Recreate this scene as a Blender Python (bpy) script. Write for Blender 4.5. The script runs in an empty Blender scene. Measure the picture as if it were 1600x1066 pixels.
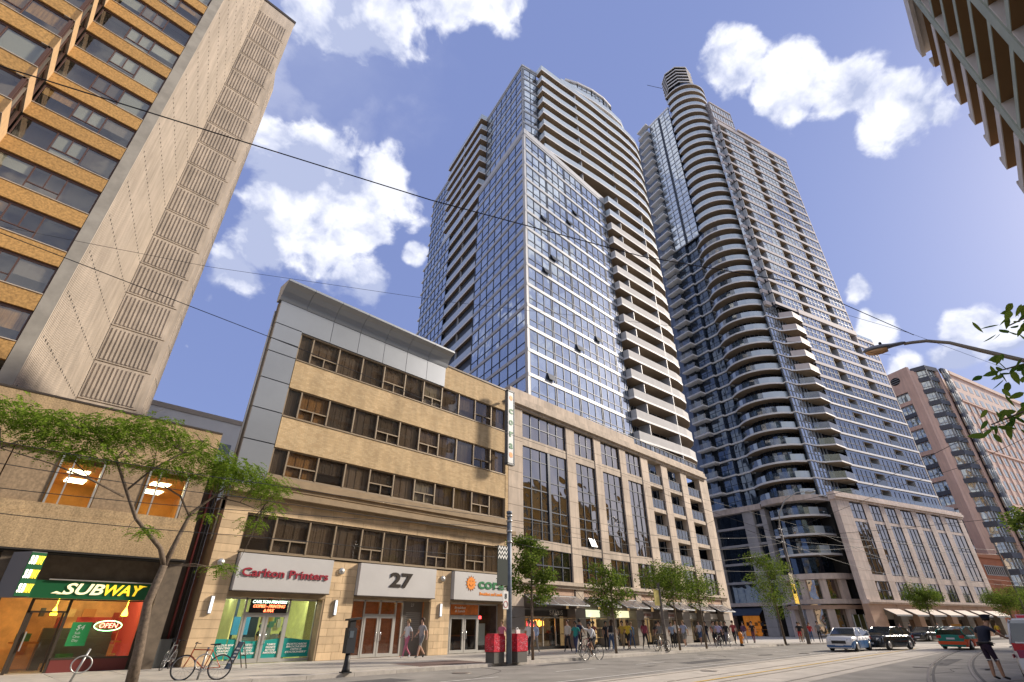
import bpy, bmesh, math, random
from mathutils import Vector, Matrix, Euler
R=math.radians; rnd=random.Random(7)
S=bpy.context.scene; COL=S.collection
# ---------------------------------------------------------------- camera
CAM=Vector((0,0,1.6)); YAW=44.247; PITCH=29.81
cd=bpy.data.cameras.new('camera'); cam=bpy.data.objects.new('camera',cd); COL.objects.link(cam)
cd.sensor_width=36; cd.lens=775/1600*36; cd.clip_start=.05; cd.clip_end=6000
cam.location=CAM; cam.rotation_euler=(R(90+PITCH),0,R(YAW-90)); S.camera=cam
# ---------------------------------------------------------------- exposure
S.view_settings.view_transform='Standard'; S.view_settings.look='None'
S.view_settings.gamma=1; S.view_settings.use_curve_mapping=False
S.view_settings.exposure=1.2
# ---------------------------------------------------------------- sun
SUN_AZ=-26.0; SUN_EL=28.0
sd=bpy.data.lights.new('sun','SUN'); sun=bpy.data.objects.new('sun',sd); COL.objects.link(sun)
sd.energy=2.7; sd.angle=R(7.0); sd.color=(1.0,.88,.74)
_v=Vector((math.cos(R(SUN_AZ))*math.cos(R(SUN_EL)),math.sin(R(SUN_AZ))*math.cos(R(SUN_EL)),math.sin(R(SUN_EL))))
sun.rotation_euler=_v.to_track_quat('Z','Y').to_euler()
# ---------------------------------------------------------------- sky with clouds
W=bpy.data.worlds.new('World'); S.world=W; W.use_nodes=True
def mk_world():
    nt=W.node_tree; N=nt.nodes; L=nt.links; N.clear()
    def nd(t,**k):
        n=N.new(t)
        for a,b in k.items(): setattr(n,a,b)
        return n
    def math_(op,a,b=None,c=None,clamp=False):
        n=nd('ShaderNodeMath',operation=op); n.use_clamp=clamp
        for i,v in enumerate((a,b,c)):
            if v is None: continue
            if isinstance(v,(int,float)): n.inputs[i].default_value=v
            else: L.new(v,n.inputs[i])
        return n.outputs[0]
    tc=nd('ShaderNodeTexCoord')
    sky=nd('ShaderNodeTexSky'); sky.sky_type='NISHITA'; sky.sun_disc=False
    sky.sun_elevation=R(SUN_EL); sky.sun_rotation=R(90-SUN_AZ); sky.air_density=1.0; sky.dust_density=1.4; sky.ozone_density=2.5
    # keep the sky at the hue of the photograph's blue (a touch of violet)
    tint=nd('ShaderNodeMix',data_type='RGBA',blend_type='MIX'); tint.inputs[0].default_value=SKYMIX
    L.new(sky.outputs[0],tint.inputs[6]); tint.inputs[7].default_value=SKYCOL
    # distorted view direction
    no=nd('ShaderNodeTexNoise'); no.inputs['Scale'].default_value=7; no.inputs['Detail'].default_value=5
    L.new(tc.outputs['Generated'],no.inputs['Vector'])
    sb=nd('ShaderNodeVectorMath',operation='SUBTRACT'); L.new(no.outputs['Color'],sb.inputs[0]); sb.inputs[1].default_value=(.5,.5,.5)
    sc=nd('ShaderNodeVectorMath',operation='SCALE'); L.new(sb.outputs[0],sc.inputs[0]); sc.inputs['Scale'].default_value=.06
    ad=nd('ShaderNodeVectorMath',operation='ADD'); L.new(tc.outputs['Generated'],ad.inputs[0]); L.new(sc.outputs[0],ad.inputs[1])
    acc=None; soft=None
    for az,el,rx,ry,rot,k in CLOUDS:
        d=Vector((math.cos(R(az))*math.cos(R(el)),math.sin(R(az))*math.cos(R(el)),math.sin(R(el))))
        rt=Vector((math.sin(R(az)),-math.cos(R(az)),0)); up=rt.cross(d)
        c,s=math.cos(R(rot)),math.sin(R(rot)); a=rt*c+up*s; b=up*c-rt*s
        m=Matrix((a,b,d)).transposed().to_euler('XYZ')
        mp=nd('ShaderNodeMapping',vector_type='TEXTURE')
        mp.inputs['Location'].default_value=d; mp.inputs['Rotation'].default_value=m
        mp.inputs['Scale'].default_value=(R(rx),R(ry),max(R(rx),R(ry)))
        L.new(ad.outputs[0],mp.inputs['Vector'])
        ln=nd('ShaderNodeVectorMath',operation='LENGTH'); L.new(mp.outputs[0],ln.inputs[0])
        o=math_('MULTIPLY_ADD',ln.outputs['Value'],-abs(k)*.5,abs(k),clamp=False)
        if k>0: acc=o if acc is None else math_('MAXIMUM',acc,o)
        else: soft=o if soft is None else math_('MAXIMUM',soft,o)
    n2=nd('ShaderNodeTexNoise'); n2.inputs['Scale'].default_value=11; n2.inputs['Detail'].default_value=8; n2.inputs['Roughness'].default_value=.54
    mpz=nd('ShaderNodeMapping'); mpz.inputs['Scale'].default_value=(1,1,1.3); L.new(ad.outputs[0],mpz.inputs[0]); L.new(mpz.outputs[0],n2.inputs['Vector'])
    f=math_('MULTIPLY_ADD',n2.outputs['Fac'],1.35,-.675)
    dn=math_('ADD',acc,f)
    mr=nd('ShaderNodeMapRange',interpolation_type='SMOOTHSTEP'); mr.inputs['From Min'].default_value=.50; mr.inputs['From Max'].default_value=.74
    L.new(dn,mr.inputs['Value'])
    # veil
    mv=nd('ShaderNodeMapRange',interpolation_type='SMOOTHSTEP'); mv.inputs['From Min'].default_value=-.1; mv.inputs['From Max'].default_value=1.25; mv.inputs['To Max'].default_value=.85
    L.new(math_('ADD',soft,math_('MULTIPLY',f,.35)),mv.inputs['Value'])
    tot=math_('MAXIMUM',mr.outputs[0],mv.outputs[0],clamp=True)
    # cloud body shade: thick parts bright, lower denser parts bluish grey
    n3=nd('ShaderNodeTexNoise'); n3.inputs['Scale'].default_value=7; n3.inputs['Detail'].default_value=6
    L.new(ad.outputs[0],n3.inputs['Vector'])
    cr=nd('ShaderNodeValToRGB'); cr.color_ramp.elements[0].position=.39; cr.color_ramp.elements[0].color=(.40,.45,.64,1)
    cr.color_ramp.elements[1].position=.64; cr.color_ramp.elements[1].color=(.82,.84,.93,1)
    # relief: compare the cloud density with the density a little higher up
    mp2=nd('ShaderNodeMapping'); mp2.inputs['Location'].default_value=(.02,-.02,.06); mp2.inputs['Scale'].default_value=(1,1,1.3); L.new(ad.outputs[0],mp2.inputs[0])
    n4=nd('ShaderNodeTexNoise'); n4.inputs['Scale'].default_value=11; n4.inputs['Detail'].default_value=5; n4.inputs['Roughness'].default_value=.54; L.new(mp2.outputs[0],n4.inputs['Vector'])
    rel=math_('MULTIPLY_ADD',math_('SUBTRACT',n2.outputs['Fac'],n4.outputs['Fac']),1.1,n3.outputs['Fac'])
    L.new(rel,cr.inputs[0])
    cs=nd('ShaderNodeVectorMath',operation='SCALE'); L.new(cr.outputs[0],cs.inputs[0]); cs.inputs['Scale'].default_value=CLOUDK
    mx=nd('ShaderNodeMix',data_type='RGBA'); L.new(tot,mx.inputs[0]); L.new(tint.outputs[2],mx.inputs[6]); L.new(cs.outputs[0],mx.inputs[7])
    bg=nd('ShaderNodeBackground'); bg.inputs['Strength'].default_value=.088; L.new(mx.outputs[2],bg.inputs[0])
    out=nd('ShaderNodeOutputWorld'); L.new(bg.outputs[0],out.inputs[0])
SKYMIX=.84; SKYCOL=(1.20,1.53,3.15,1); CLOUDK=6.2
CLOUDS=[
(74.0,59.6,7.3,2.2,26.0,1.25),
    (57.8,62.9,5.7,1.8,12.0,1.05),
    (80.1,55.3,2.9,2.1,31.0,0.9),
    (45.6,63.6,3.6,1.0,21.0,0.8),
    (73.9,41.8,6.8,3.2,16.0,1.25),
    (64.2,45.5,4.2,2.2,14.0,1.1),
    (77.6,36.6,4.5,2.3,21.0,1.0),
    (65.5,41.4,2.5,1.6,14.0,1.2),
    (79.6,31.9,3.8,1.7,21.0,0.95),
    (65.2,34.8,3.4,1.5,2.0,1.0),
    (58.1,38.7,1.4,1.1,9.0,1.1),
    (81.4,24.5,0.5,0.4,17.0,0.9),
    (6.8,52.9,3.3,1.8,-31.0,1.2),
    (1.1,49.0,3.3,2.0,-45.0,1.2),
    (-3.8,45.5,3.0,1.9,-48.0,1.25),
    (-6.5,42.3,3.2,1.5,-45.0,1.25),
    (4.8,48.5,1.6,1.0,-32.0,1.2),
    (-9.3,39.9,1.6,0.7,-41.0,0.95),
    (3.9,44.7,1.3,0.5,-11.0,0.75),
    (3.8,28.5,1.4,1.5,-22.0,1.1),
    (3.9,24.4,1.9,2.3,-49.0,1.25),
    (2.7,19.7,2.1,1.6,-17.0,1.2),
    (-4.0,21.6,2.3,2.0,-22.0,1.25),
    (-1.3,20.3,1.9,1.1,-19.0,1.1),
    (-4.5,18.4,1.7,1.2,-20.0,1.1),
    (81.3,55.5,7.1,7.0,32.0,-0.62),
    (151.4,35.4,20.7,11.8,0,1.3),  # large unseen clouds from here down, added to raise the fill light
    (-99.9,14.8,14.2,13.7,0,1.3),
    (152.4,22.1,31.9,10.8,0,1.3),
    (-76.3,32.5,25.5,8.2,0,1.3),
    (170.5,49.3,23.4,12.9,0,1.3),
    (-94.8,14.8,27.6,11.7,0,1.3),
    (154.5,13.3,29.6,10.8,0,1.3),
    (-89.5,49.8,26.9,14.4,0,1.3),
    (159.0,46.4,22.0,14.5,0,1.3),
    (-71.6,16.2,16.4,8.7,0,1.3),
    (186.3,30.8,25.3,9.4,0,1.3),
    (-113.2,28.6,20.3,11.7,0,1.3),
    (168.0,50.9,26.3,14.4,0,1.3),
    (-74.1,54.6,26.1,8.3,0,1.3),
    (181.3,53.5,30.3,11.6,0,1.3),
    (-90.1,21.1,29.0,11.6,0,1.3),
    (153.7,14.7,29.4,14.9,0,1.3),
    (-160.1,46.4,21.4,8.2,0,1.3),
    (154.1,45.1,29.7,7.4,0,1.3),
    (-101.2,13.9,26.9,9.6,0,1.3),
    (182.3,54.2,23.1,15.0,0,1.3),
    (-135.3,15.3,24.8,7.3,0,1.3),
]
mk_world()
# ---------------------------------------------------------------- materials
MAT={}
def mat(name,col,rough=.7,metal=0,spec=.5,noise=0,nscale=8,bump=0,bscale=40,emit=None,es=0,alpha=None,rand=0,stretch=None,col2=None,trans=0,lo=.35,hi=.65,streak=0):
    if name in MAT: return MAT[name]
    m=bpy.data.materials.new(name); m.use_nodes=True; nt=m.node_tree; N=nt.nodes; L=nt.links
    b=N['Principled BSDF']; b.inputs['Roughness'].default_value=rough; b.inputs['Metallic'].default_value=metal
    b.inputs['Specular IOR Level'].default_value=spec
    if trans: b.inputs['Transmission Weight'].default_value=trans
    c4=(*col,1); b.inputs['Base Color'].default_value=c4
    geo=N.new('ShaderNodeNewGeometry'); vec=geo.outputs['Position']
    if stretch:
        mp=N.new('ShaderNodeMapping'); mp.inputs['Scale'].default_value=stretch; L.new(vec,mp.inputs[0]); vec=mp.outputs[0]
    last=None
    if noise or col2:
        n=N.new('ShaderNodeTexNoise'); n.inputs['Scale'].default_value=nscale; n.inputs['Detail'].default_value=6; n.inputs['Roughness'].default_value=.6; L.new(vec,n.inputs['Vector'])
        r=N.new('ShaderNodeValToRGB'); r.color_ramp.elements[0].position=lo; r.color_ramp.elements[1].position=hi
        c2=col2 or tuple(min(1,x*(1+noise)) for x in col); c1=col if col2 else tuple(x*(1-noise) for x in col)
        r.color_ramp.elements[0].color=(*c1,1); r.color_ramp.elements[1].color=(*c2,1)
        L.new(n.outputs['Fac'],r.inputs[0]); last=r.outputs[0]
    if rand:
        oi=N.new('ShaderNodeObjectInfo'); mr=N.new('ShaderNodeMapRange'); mr.inputs['To Min'].default_value=1-rand; mr.inputs['To Max'].default_value=1+rand
        L.new(oi.outputs['Random'],mr.inputs['Value'])
        sc=N.new('ShaderNodeVectorMath'); sc.operation='SCALE'; L.new(mr.outputs[0],sc.inputs['Scale'])
        if last: L.new(last,sc.inputs[0])
        else: sc.inputs[0].default_value=col
        last=sc.outputs[0]
    if streak:
        mp2=N.new('ShaderNodeMapping'); mp2.inputs['Scale'].default_value=(2.2,2.2,.22); L.new(geo.outputs['Position'],mp2.inputs[0])
        n5=N.new('ShaderNodeTexNoise'); n5.inputs['Scale'].default_value=1.0; n5.inputs['Detail'].default_value=7; n5.inputs['Roughness'].default_value=.65; L.new(mp2.outputs[0],n5.inputs['Vector'])
        m5=N.new('ShaderNodeMapRange'); m5.inputs['From Min'].default_value=.3; m5.inputs['From Max'].default_value=.62; m5.inputs['To Min'].default_value=1-streak; m5.inputs['To Max'].default_value=1.06; L.new(n5.outputs[0],m5.inputs['Value'])
        s5=N.new('ShaderNodeVectorMath'); s5.operation='SCALE'; L.new(m5.outputs[0],s5.inputs['Scale'])
        if last: L.new(last,s5.inputs[0])
        else: s5.inputs[0].default_value=col
        last=s5.outputs[0]
    if last: L.new(last,b.inputs['Base Color'])
    if bump:
        n=N.new('ShaderNodeTexNoise'); n.inputs['Scale'].default_value=bscale; n.inputs['Detail'].default_value=4; L.new(vec,n.inputs['Vector'])
        bp=N.new('ShaderNodeBump'); bp.inputs['Strength'].default_value=bump; bp.inputs['Distance'].default_value=.02
        L.new(n.outputs['Fac'],bp.inputs['Height']); L.new(bp.outputs[0],b.inputs['Normal'])
    if emit: b.inputs['Emission Color'].default_value=(*emit,1); b.inputs['Emission Strength'].default_value=es
    MAT[name]=m; return m
def glass_pane(name,tint=(.8,.85,.85),refl=.12,rough=.02,dark=(0.03,.03,.03),see=.85):
    """pane: mirror reflection over a see-through / dark body"""
    m=bpy.data.materials.new(name); m.use_nodes=True; nt=m.node_tree; N=nt.nodes; L=nt.links
    out=N['Material Output']; N.remove(N['Principled BSDF'])
    tr=N.new('ShaderNodeBsdfTransparent'); tr.inputs[0].default_value=(*tint,1)
    df=N.new('ShaderNodeBsdfDiffuse'); df.inputs[0].default_value=(*dark,1)
    gl=N.new('ShaderNodeBsdfGlossy'); gl.inputs['Roughness'].default_value=rough
    m1=N.new('ShaderNodeMixShader'); m1.inputs[0].default_value=see; L.new(df.outputs[0],m1.inputs[1]); L.new(tr.outputs[0],m1.inputs[2])
    fr=N.new('ShaderNodeFresnel'); fr.inputs[0].default_value=1.5
    ma=N.new('ShaderNodeMath'); ma.operation='MULTIPLY_ADD'; ma.inputs[1].default_value=1.0; ma.inputs[2].default_value=refl; ma.use_clamp=True; L.new(fr.outputs[0],ma.inputs[0])
    nz=N.new('ShaderNodeTexNoise'); nz.inputs['Scale'].default_value=.9; g=N.new('ShaderNodeNewGeometry'); L.new(g.outputs['Position'],nz.inputs['Vector'])
    bp=N.new('ShaderNodeBump'); bp.inputs['Strength'].default_value=.05; bp.inputs['Distance'].default_value=.1; L.new(nz.outputs[0],bp.inputs['Height']); L.new(bp.outputs[0],gl.inputs['Normal'])
    m2=N.new('ShaderNodeMixShader'); L.new(ma.outputs[0],m2.inputs[0]); L.new(m1.outputs[0],m2.inputs[1]); L.new(gl.outputs[0],m2.inputs[2])
    # the far face of each pane only lets light through (a thin sheet reflects once)
    t2=N.new('ShaderNodeBsdfTransparent'); m3=N.new('ShaderNodeMixShader'); L.new(g.outputs['Backfacing'],m3.inputs[0]); L.new(m2.outputs[0],m3.inputs[1]); L.new(t2.outputs[0],m3.inputs[2])
    L.new(m3.outputs[0],out.inputs[0]); MAT[name]=m; return m
def tower_glass(name,body,refl=(.75,.83,.9),k=.5,rough=.04,wob=.12,rand=.5):
    """opaque coated curtain-wall glass: dark body + tinted mirror, each pane a little different"""
    m=bpy.data.materials.new(name); m.use_nodes=True; nt=m.node_tree; N=nt.nodes; L=nt.links
    out=N['Material Output']; N.remove(N['Principled BSDF'])
    df=N.new('ShaderNodeBsdfDiffuse'); gl=N.new('ShaderNodeBsdfGlossy'); gl.inputs['Color'].default_value=(*refl,1); gl.inputs['Roughness'].default_value=rough
    oi=N.new('ShaderNodeObjectInfo')
    g=N.new('ShaderNodeNewGeometry')
    nz=N.new('ShaderNodeTexNoise'); nz.inputs['Scale'].default_value=.55; nz.inputs['Detail'].default_value=1; L.new(g.outputs['Position'],nz.inputs['Vector'])
    bp=N.new('ShaderNodeBump'); bp.inputs['Strength'].default_value=wob; bp.inputs['Distance'].default_value=.25; L.new(nz.outputs[0],bp.inputs['Height']); L.new(bp.outputs[0],gl.inputs['Normal'])
    wn=N.new('ShaderNodeTexVoronoi'); wn.inputs['Scale'].default_value=.45; L.new(g.outputs['Position'],wn.inputs['Vector'])
    mr=N.new('ShaderNodeMapRange'); mr.inputs['To Min'].default_value=1-rand; mr.inputs['To Max'].default_value=1+rand
    av=N.new('ShaderNodeMath'); av.operation='FRACT'; ad=N.new('ShaderNodeMath'); ad.operation='ADD'
    L.new(oi.outputs['Random'],ad.inputs[0]); L.new(wn.outputs['Color'],ad.inputs[1]); L.new(ad.outputs[0],av.inputs[0]); L.new(av.outputs[0],mr.inputs['Value'])
    sc=N.new('ShaderNodeVectorMath'); sc.operation='SCALE'; sc.inputs[0].default_value=body; L.new(mr.outputs[0],sc.inputs['Scale']); L.new(sc.outputs[0],df.inputs[0])
    lw=N.new('ShaderNodeLayerWeight'); lw.inputs['Blend'].default_value=.35
    ma=N.new('ShaderNodeMath'); ma.operation='MULTIPLY_ADD'; ma.inputs[1].default_value=.6; ma.inputs[2].default_value=k; ma.use_clamp=True; L.new(lw.outputs['Fresnel'],ma.inputs[0])
    m2=N.new('ShaderNodeMixShader'); L.new(ma.outputs[0],m2.inputs[0]); L.new(df.outputs[0],m2.inputs[1]); L.new(gl.outputs[0],m2.inputs[2])
    L.new(m2.outputs[0],out.inputs[0]); MAT[name]=m; return m
def brickmat(name,c1,c2,mortar,scale=1.0,bw=.22,rh=.075,bump=.4):
    m=bpy.data.materials.new(name); m.use_nodes=True; nt=m.node_tree; N=nt.nodes; L=nt.links; b=N['Principled BSDF']; b.inputs['Roughness'].default_value=.85
    g=N.new('ShaderNodeNewGeometry'); sp=N.new('ShaderNodeSeparateXYZ'); L.new(g.outputs['Position'],sp.inputs[0])
    ad=N.new('ShaderNodeMath'); ad.operation='ADD'; L.new(sp.outputs[0],ad.inputs[0]); L.new(sp.outputs[1],ad.inputs[1])
    cb=N.new('ShaderNodeCombineXYZ'); L.new(ad.outputs[0],cb.inputs[0]); L.new(sp.outputs[2],cb.inputs[1])
    br=N.new('ShaderNodeTexBrick'); br.inputs['Scale'].default_value=scale; br.inputs['Brick Width'].default_value=bw; br.inputs['Row Height'].default_value=rh; br.inputs['Mortar Size'].default_value=.006
    br.inputs['Color1'].default_value=(*c1,1); br.inputs['Color2'].default_value=(*c2,1); br.inputs['Mortar'].default_value=(*mortar,1)
    L.new(cb.outputs[0],br.inputs['Vector'])
    nz=N.new('ShaderNodeTexNoise'); nz.inputs['Scale'].default_value=.9; nz.inputs['Detail'].default_value=7; nz.inputs['Roughness'].default_value=.65; mz=N.new('ShaderNodeMapping'); mz.inputs['Scale'].default_value=(1.6,1.6,.45); L.new(g.outputs['Position'],mz.inputs[0]); L.new(mz.outputs[0],nz.inputs['Vector'])
    mr=N.new('ShaderNodeMapRange'); mr.inputs['From Min'].default_value=.25; mr.inputs['From Max'].default_value=.7; mr.inputs['To Min'].default_value=.70; mr.inputs['To Max'].default_value=1.15; L.new(nz.outputs[0],mr.inputs['Value'])
    sc=N.new('ShaderNodeVectorMath'); sc.operation='SCALE'; L.new(br.outputs['Color'],sc.inputs[0]); L.new(mr.outputs[0],sc.inputs['Scale']); L.new(sc.outputs[0],b.inputs['Base Color'])
    bp=N.new('ShaderNodeBump'); bp.invert=True; bp.inputs['Strength'].default_value=bump; bp.inputs['Distance'].default_value=.01; L.new(br.outputs['Fac'],bp.inputs['Height']); L.new(bp.outputs[0],b.inputs['Normal'])
    MAT[name]=m; return m
# ---------------------------------------------------------------- object helpers
def tag(o,label=None,cat=None,group=None,kind=None):
    if label: o['label']=label
    if cat: o['category']=cat
    if group: o['group']=group
    if kind: o['kind']=kind
    return o
def empty(name,loc=(0,0,0),rz=0,label=None,cat=None,group=None):
    o=bpy.data.objects.new(name,None); o.empty_display_size=.2; o.location=loc; o.rotation_euler=(0,0,rz); COL.objects.link(o)
    return tag(o,label,cat,group)
class Fr:
    """facade frame: a runs along the wall, d out of it, z up"""
    def __init__(s,x,y,ang=0,flip=1):
        s.o=Vector((x,y,0)); s.u=Vector((math.cos(R(ang)),math.sin(R(ang)),0)); s.n=Vector((s.u.y,-s.u.x,0))*flip; s.ang=ang; s.flip=flip
    def p(s,a,d,z): return s.o+s.u*a+s.n*d+Vector((0,0,z))
WF=Fr(0,0,0)     # world frame: a=x, d=-y
CUBE={}
_q=[(0,3,2,1),(4,5,6,7),(0,1,5,4),(1,2,6,5),(2,3,7,6),(3,0,4,7)]
def cube(m):
    k=m.name
    if k not in CUBE:
        me=bpy.data.meshes.new('block'); h=.5
        me.from_pydata([(-h,-h,-h),(h,-h,-h),(h,h,-h),(-h,h,-h),(-h,-h,h),(h,-h,h),(h,h,h),(-h,h,h)],[],_q); me.materials.append(m); me.update(); CUBE[k]=me
    return CUBE[k]
def wloc(parent):
    v=Vector()
    while parent is not None: v+=parent.location; parent=parent.parent
    return v
class MB:
    def __init__(s): s.v=[]; s.f=[]; s.mi=[]; s.c=0; s.sm=[]
    def face(s,pts,c=None,smooth=False):
        i=len(s.v); s.v+= [tuple(p) for p in pts]; s.f.append(tuple(range(i,i+len(pts)))); s.mi.append(s.c if c is None else c); s.sm.append(smooth)
    def hexa(s,p,c=None):
        i=len(s.v); s.v+=[tuple(q) for q in p]
        for q in _q: s.f.append(tuple(i+k for k in q)); s.mi.append(s.c if c is None else c); s.sm.append(False)
    def fbox(s,fr,a0,a1,d0,d1,z0,z1,c=None):
        # order so that normals point outwards for either handedness
        P=[fr.p(a0,d1,z0),fr.p(a1,d1,z0),fr.p(a1,d0,z0),fr.p(a0,d0,z0),fr.p(a0,d1,z1),fr.p(a1,d1,z1),fr.p(a1,d0,z1),fr.p(a0,d0,z1)]
        s.hexa(P,c)
    def box(s,x0,x1,y0,y1,z0,z1,c=None):
        s.hexa([(x0,y0,z0),(x1,y0,z0),(x1,y1,z0),(x0,y1,z0),(x0,y0,z1),(x1,y0,z1),(x1,y1,z1),(x0,y1,z1)],c)
    def prism(s,poly,z0,z1,c=None,cap=True,smooth=False):
        n=len(poly); i=len(s.v); s.v+=[(x,y,z0) for x,y in poly]+[(x,y,z1) for x,y in poly]; cc=s.c if c is None else c
        for k in range(n):
            j=(k+1)%n; s.f.append((i+k,i+j,i+n+j,i+n+k)); s.mi.append(cc); s.sm.append(smooth)
        if cap:
            s.f.append(tuple(i+n+k for k in range(n))); s.mi.append(cc); s.sm.append(False)
            s.f.append(tuple(i+n-1-k for k in range(n))); s.mi.append(cc); s.sm.append(False)
    def wall(s,line,z0,z1,th,c=None):
        """vertical strip of thickness th along a plan polyline (offset to its left)"""
        for (p,q,r,t) in offs(line,th): s.hexa([(*p,z0),(*q,z0),(*r,z0),(*t,z0),(*p,z1),(*q,z1),(*r,z1),(*t,z1)],c)
    def tube(s,pts,rad,n=8,c=None,cap=True,smooth=True):
        pts=[Vector(p) for p in pts]; m=len(pts); i0=len(s.v); cc=s.c if c is None else c
        if not hasattr(rad,'__len__'): rad=[rad]*m
        ref=Vector((0,0,1))
        for k,p in enumerate(pts):
            t=(pts[min(k+1,m-1)]-pts[max(k-1,0)])
            if t.length<1e-9: t=Vector((0,0,1))
            t.normalize(); a=t.cross(ref)
            if a.length<.05: a=t.cross(Vector((1,0,0)))
            a.normalize(); b=t.cross(a)
            if k and a.dot(pa)<0: a=-a; b=-b
            pa=a
            for j in range(n):
                w=2*math.pi*j/n; q=p+(a*math.cos(w)+b*math.sin(w))*rad[k]; s.v.append(tuple(q))
        for k in range(m-1):
            for j in range(n):
                j2=(j+1)%n; s.f.append((i0+k*n+j,i0+k*n+j2,i0+(k+1)*n+j2,i0+(k+1)*n+j)); s.mi.append(cc); s.sm.append(smooth)
        if cap:
            s.f.append(tuple(i0+j for j in range(n))[::-1]); s.f.append(tuple(i0+(m-1)*n+j for j in range(n))); s.mi+=[cc,cc]; s.sm+=[False,False]
    def lathe(s,prof,n=16,cx=0,cy=0,c=None,smooth=True):
        i0=len(s.v); m=len(prof); cc=s.c if c is None else c
        for r,z in prof:
            for j in range(n): w=2*math.pi*j/n; s.v.append((cx+r*math.cos(w),cy+r*math.sin(w),z))
        for k in range(m-1):
            for j in range(n):
                j2=(j+1)%n; s.f.append((i0+k*n+j,i0+k*n+j2,i0+(k+1)*n+j2,i0+(k+1)*n+j)); s.mi.append(cc); s.sm.append(smooth)
        s.f.append(tuple(i0+j for j in range(n))[::-1]); s.f.append(tuple(i0+(m-1)*n+j for j in range(n))); s.mi+=[cc,cc]; s.sm+=[False,False]
    def xf(s,M,i0=0):
        for k in range(i0,len(s.v)): s.v[k]=tuple(M@Vector(s.v[k]))
    def build(s,name,m,parent=None,local=False,fix=True,**t):
        me=bpy.data.meshes.new(name); o=Vector() if local else wloc(parent)
        me.from_pydata([(x-o.x,y-o.y,z-o.z) for x,y,z in s.v],[],s.f)
        ms=m if isinstance(m,(list,tuple)) else [m]
        for q in ms: me.materials.append(q)
        if len(ms)>1: me.polygons.foreach_set('material_index',s.mi)
        me.polygons.foreach_set('use_smooth',s.sm)
        if fix and len(s.f)<60000:
            bm=bmesh.new(); bm.from_mesh(me); bmesh.ops.recalc_face_normals(bm,faces=bm.faces); bm.to_mesh(me); bm.free()
        me.update(); ob=bpy.data.objects.new(name,me); COL.objects.link(ob); ob.parent=parent
        return tag(ob,t.get('label'),t.get('cat'),t.get('group'),t.get('kind'))
def offs(line,th):
    """quads (p,q,q',p') of each segment of a polyline offset by th to its left, mitred"""
    n=len(line); L=[]; nm=[]
    for k in range(n-1):
        d=Vector((line[k+1][0]-line[k][0],line[k+1][1]-line[k][1])); d.normalize(); nm.append(Vector((-d.y,d.x)))
    off=[]
    for k in range(n):
        if k==0: m=nm[0]
        elif k==n-1: m=nm[-1]
        else:
            m=nm[k-1]+nm[k]; m=m/max(.35,m.dot(nm[k])) if m.length>1e-6 else nm[k]
        off.append((line[k][0]+m.x*th,line[k][1]+m.y*th))
    return [(line[k],line[k+1],off[k+1],off[k]) for k in range(n-1)]
def offline(line,th):
    q=offs(line,th); return [a[3] for a in q]+[q[-1][2]]
PIECES={}
def piece(parent,name,m,fr,a0,a1,d0,d1,z0,z1,tilt=None,label=None):
    """a countable piece (pane, block, slab...) - turned into objects by flush()"""
    PIECES.setdefault((parent.name,name),[]).append((parent,m,fr,a0,a1,d0,d1,z0,z1,tilt,label))
def flush():
    for (pn,name),L in PIECES.items():
        def dist(e):
            c=e[2].p((e[3]+e[4])/2,(e[5]+e[6])/2,(e[7]+e[8])/2); return (c-CAM).length/max(.05,min(abs(e[4]-e[3])+abs(e[6]-e[5]),abs(e[8]-e[7])+abs(e[6]-e[5])*.5))
        L.sort(key=dist)
        for e in L[:300]:
            parent,m,fr,a0,a1,d0,d1,z0,z1,tilt,label=e
            o=bpy.data.objects.new(name,cube(m)); COL.objects.link(o); o.parent=parent
            o.location=fr.p((a0+a1)/2,(d0+d1)/2,(z0+z1)/2)-wloc(parent); o.scale=(abs(a1-a0),abs(d1-d0),abs(z1-z0))
            o.rotation_euler=(0,0,math.atan2(fr.u.y,fr.u.x))
            if tilt: o.rotation_euler=(tilt,0,math.atan2(fr.u.y,fr.u.x))
            if label: o['label']=label
        if len(L)>300:
            ms=[]; mb=MB()
            for e in L[300:]:
                if e[1] not in ms: ms.append(e[1])
                mb.fbox(*e[2:9],c=ms.index(e[1]))
            mb.build(name,ms,L[0][0],kind='stuff')
    PIECES.clear()
def text_mesh(s,size=1,bold=0,ext=.01,shear=0,align='CENTER',space=1.0,xs=1.0):
    cu=bpy.data.curves.new('lettering','FONT'); cu.body=s; cu.size=size; cu.extrude=ext; cu.offset=bold; cu.shear=shear; cu.align_x=align; cu.align_y='CENTER'; cu.space_character=space; cu.resolution_u=3
    o=bpy.data.objects.new('lettering',cu); COL.objects.link(o); dg=bpy.context.evaluated_depsgraph_get(); me=bpy.data.meshes.new_from_object(o.evaluated_get(dg)); bpy.data.objects.remove(o); bpy.data.curves.remove(cu)
    me.name='lettering'
    if xs!=1: me.transform(Matrix.Diagonal((xs,1,1,1)))
    return me
def lettering(s,m,parent,fr,a,d,z,height,width=None,name='lettering',label=None,rot=0,**k):
    """flat lettering standing on a facade; height = cap height"""
    me=text_mesh(s,size=height/.70,**k)
    if width:
        xs=[v.co.x for v in me.vertices]; w=max(xs)-min(xs)
        if w>0: me.transform(Matrix.Diagonal((width/w,1,1,1)))
    me.materials.clear(); me.materials.append(m)
    o=bpy.data.objects.new(name,me); COL.objects.link(o); o.parent=parent
    M=Matrix((fr.u,Vector((0,0,1)),fr.n)).transposed()
    if rot: M=M@Matrix.Rotation(rot,3,'Z')
    o.rotation_euler=M.to_euler(); o.location=fr.p(a,d,z)-wloc(parent)
    if label: o['label']=label
    return o
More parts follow.
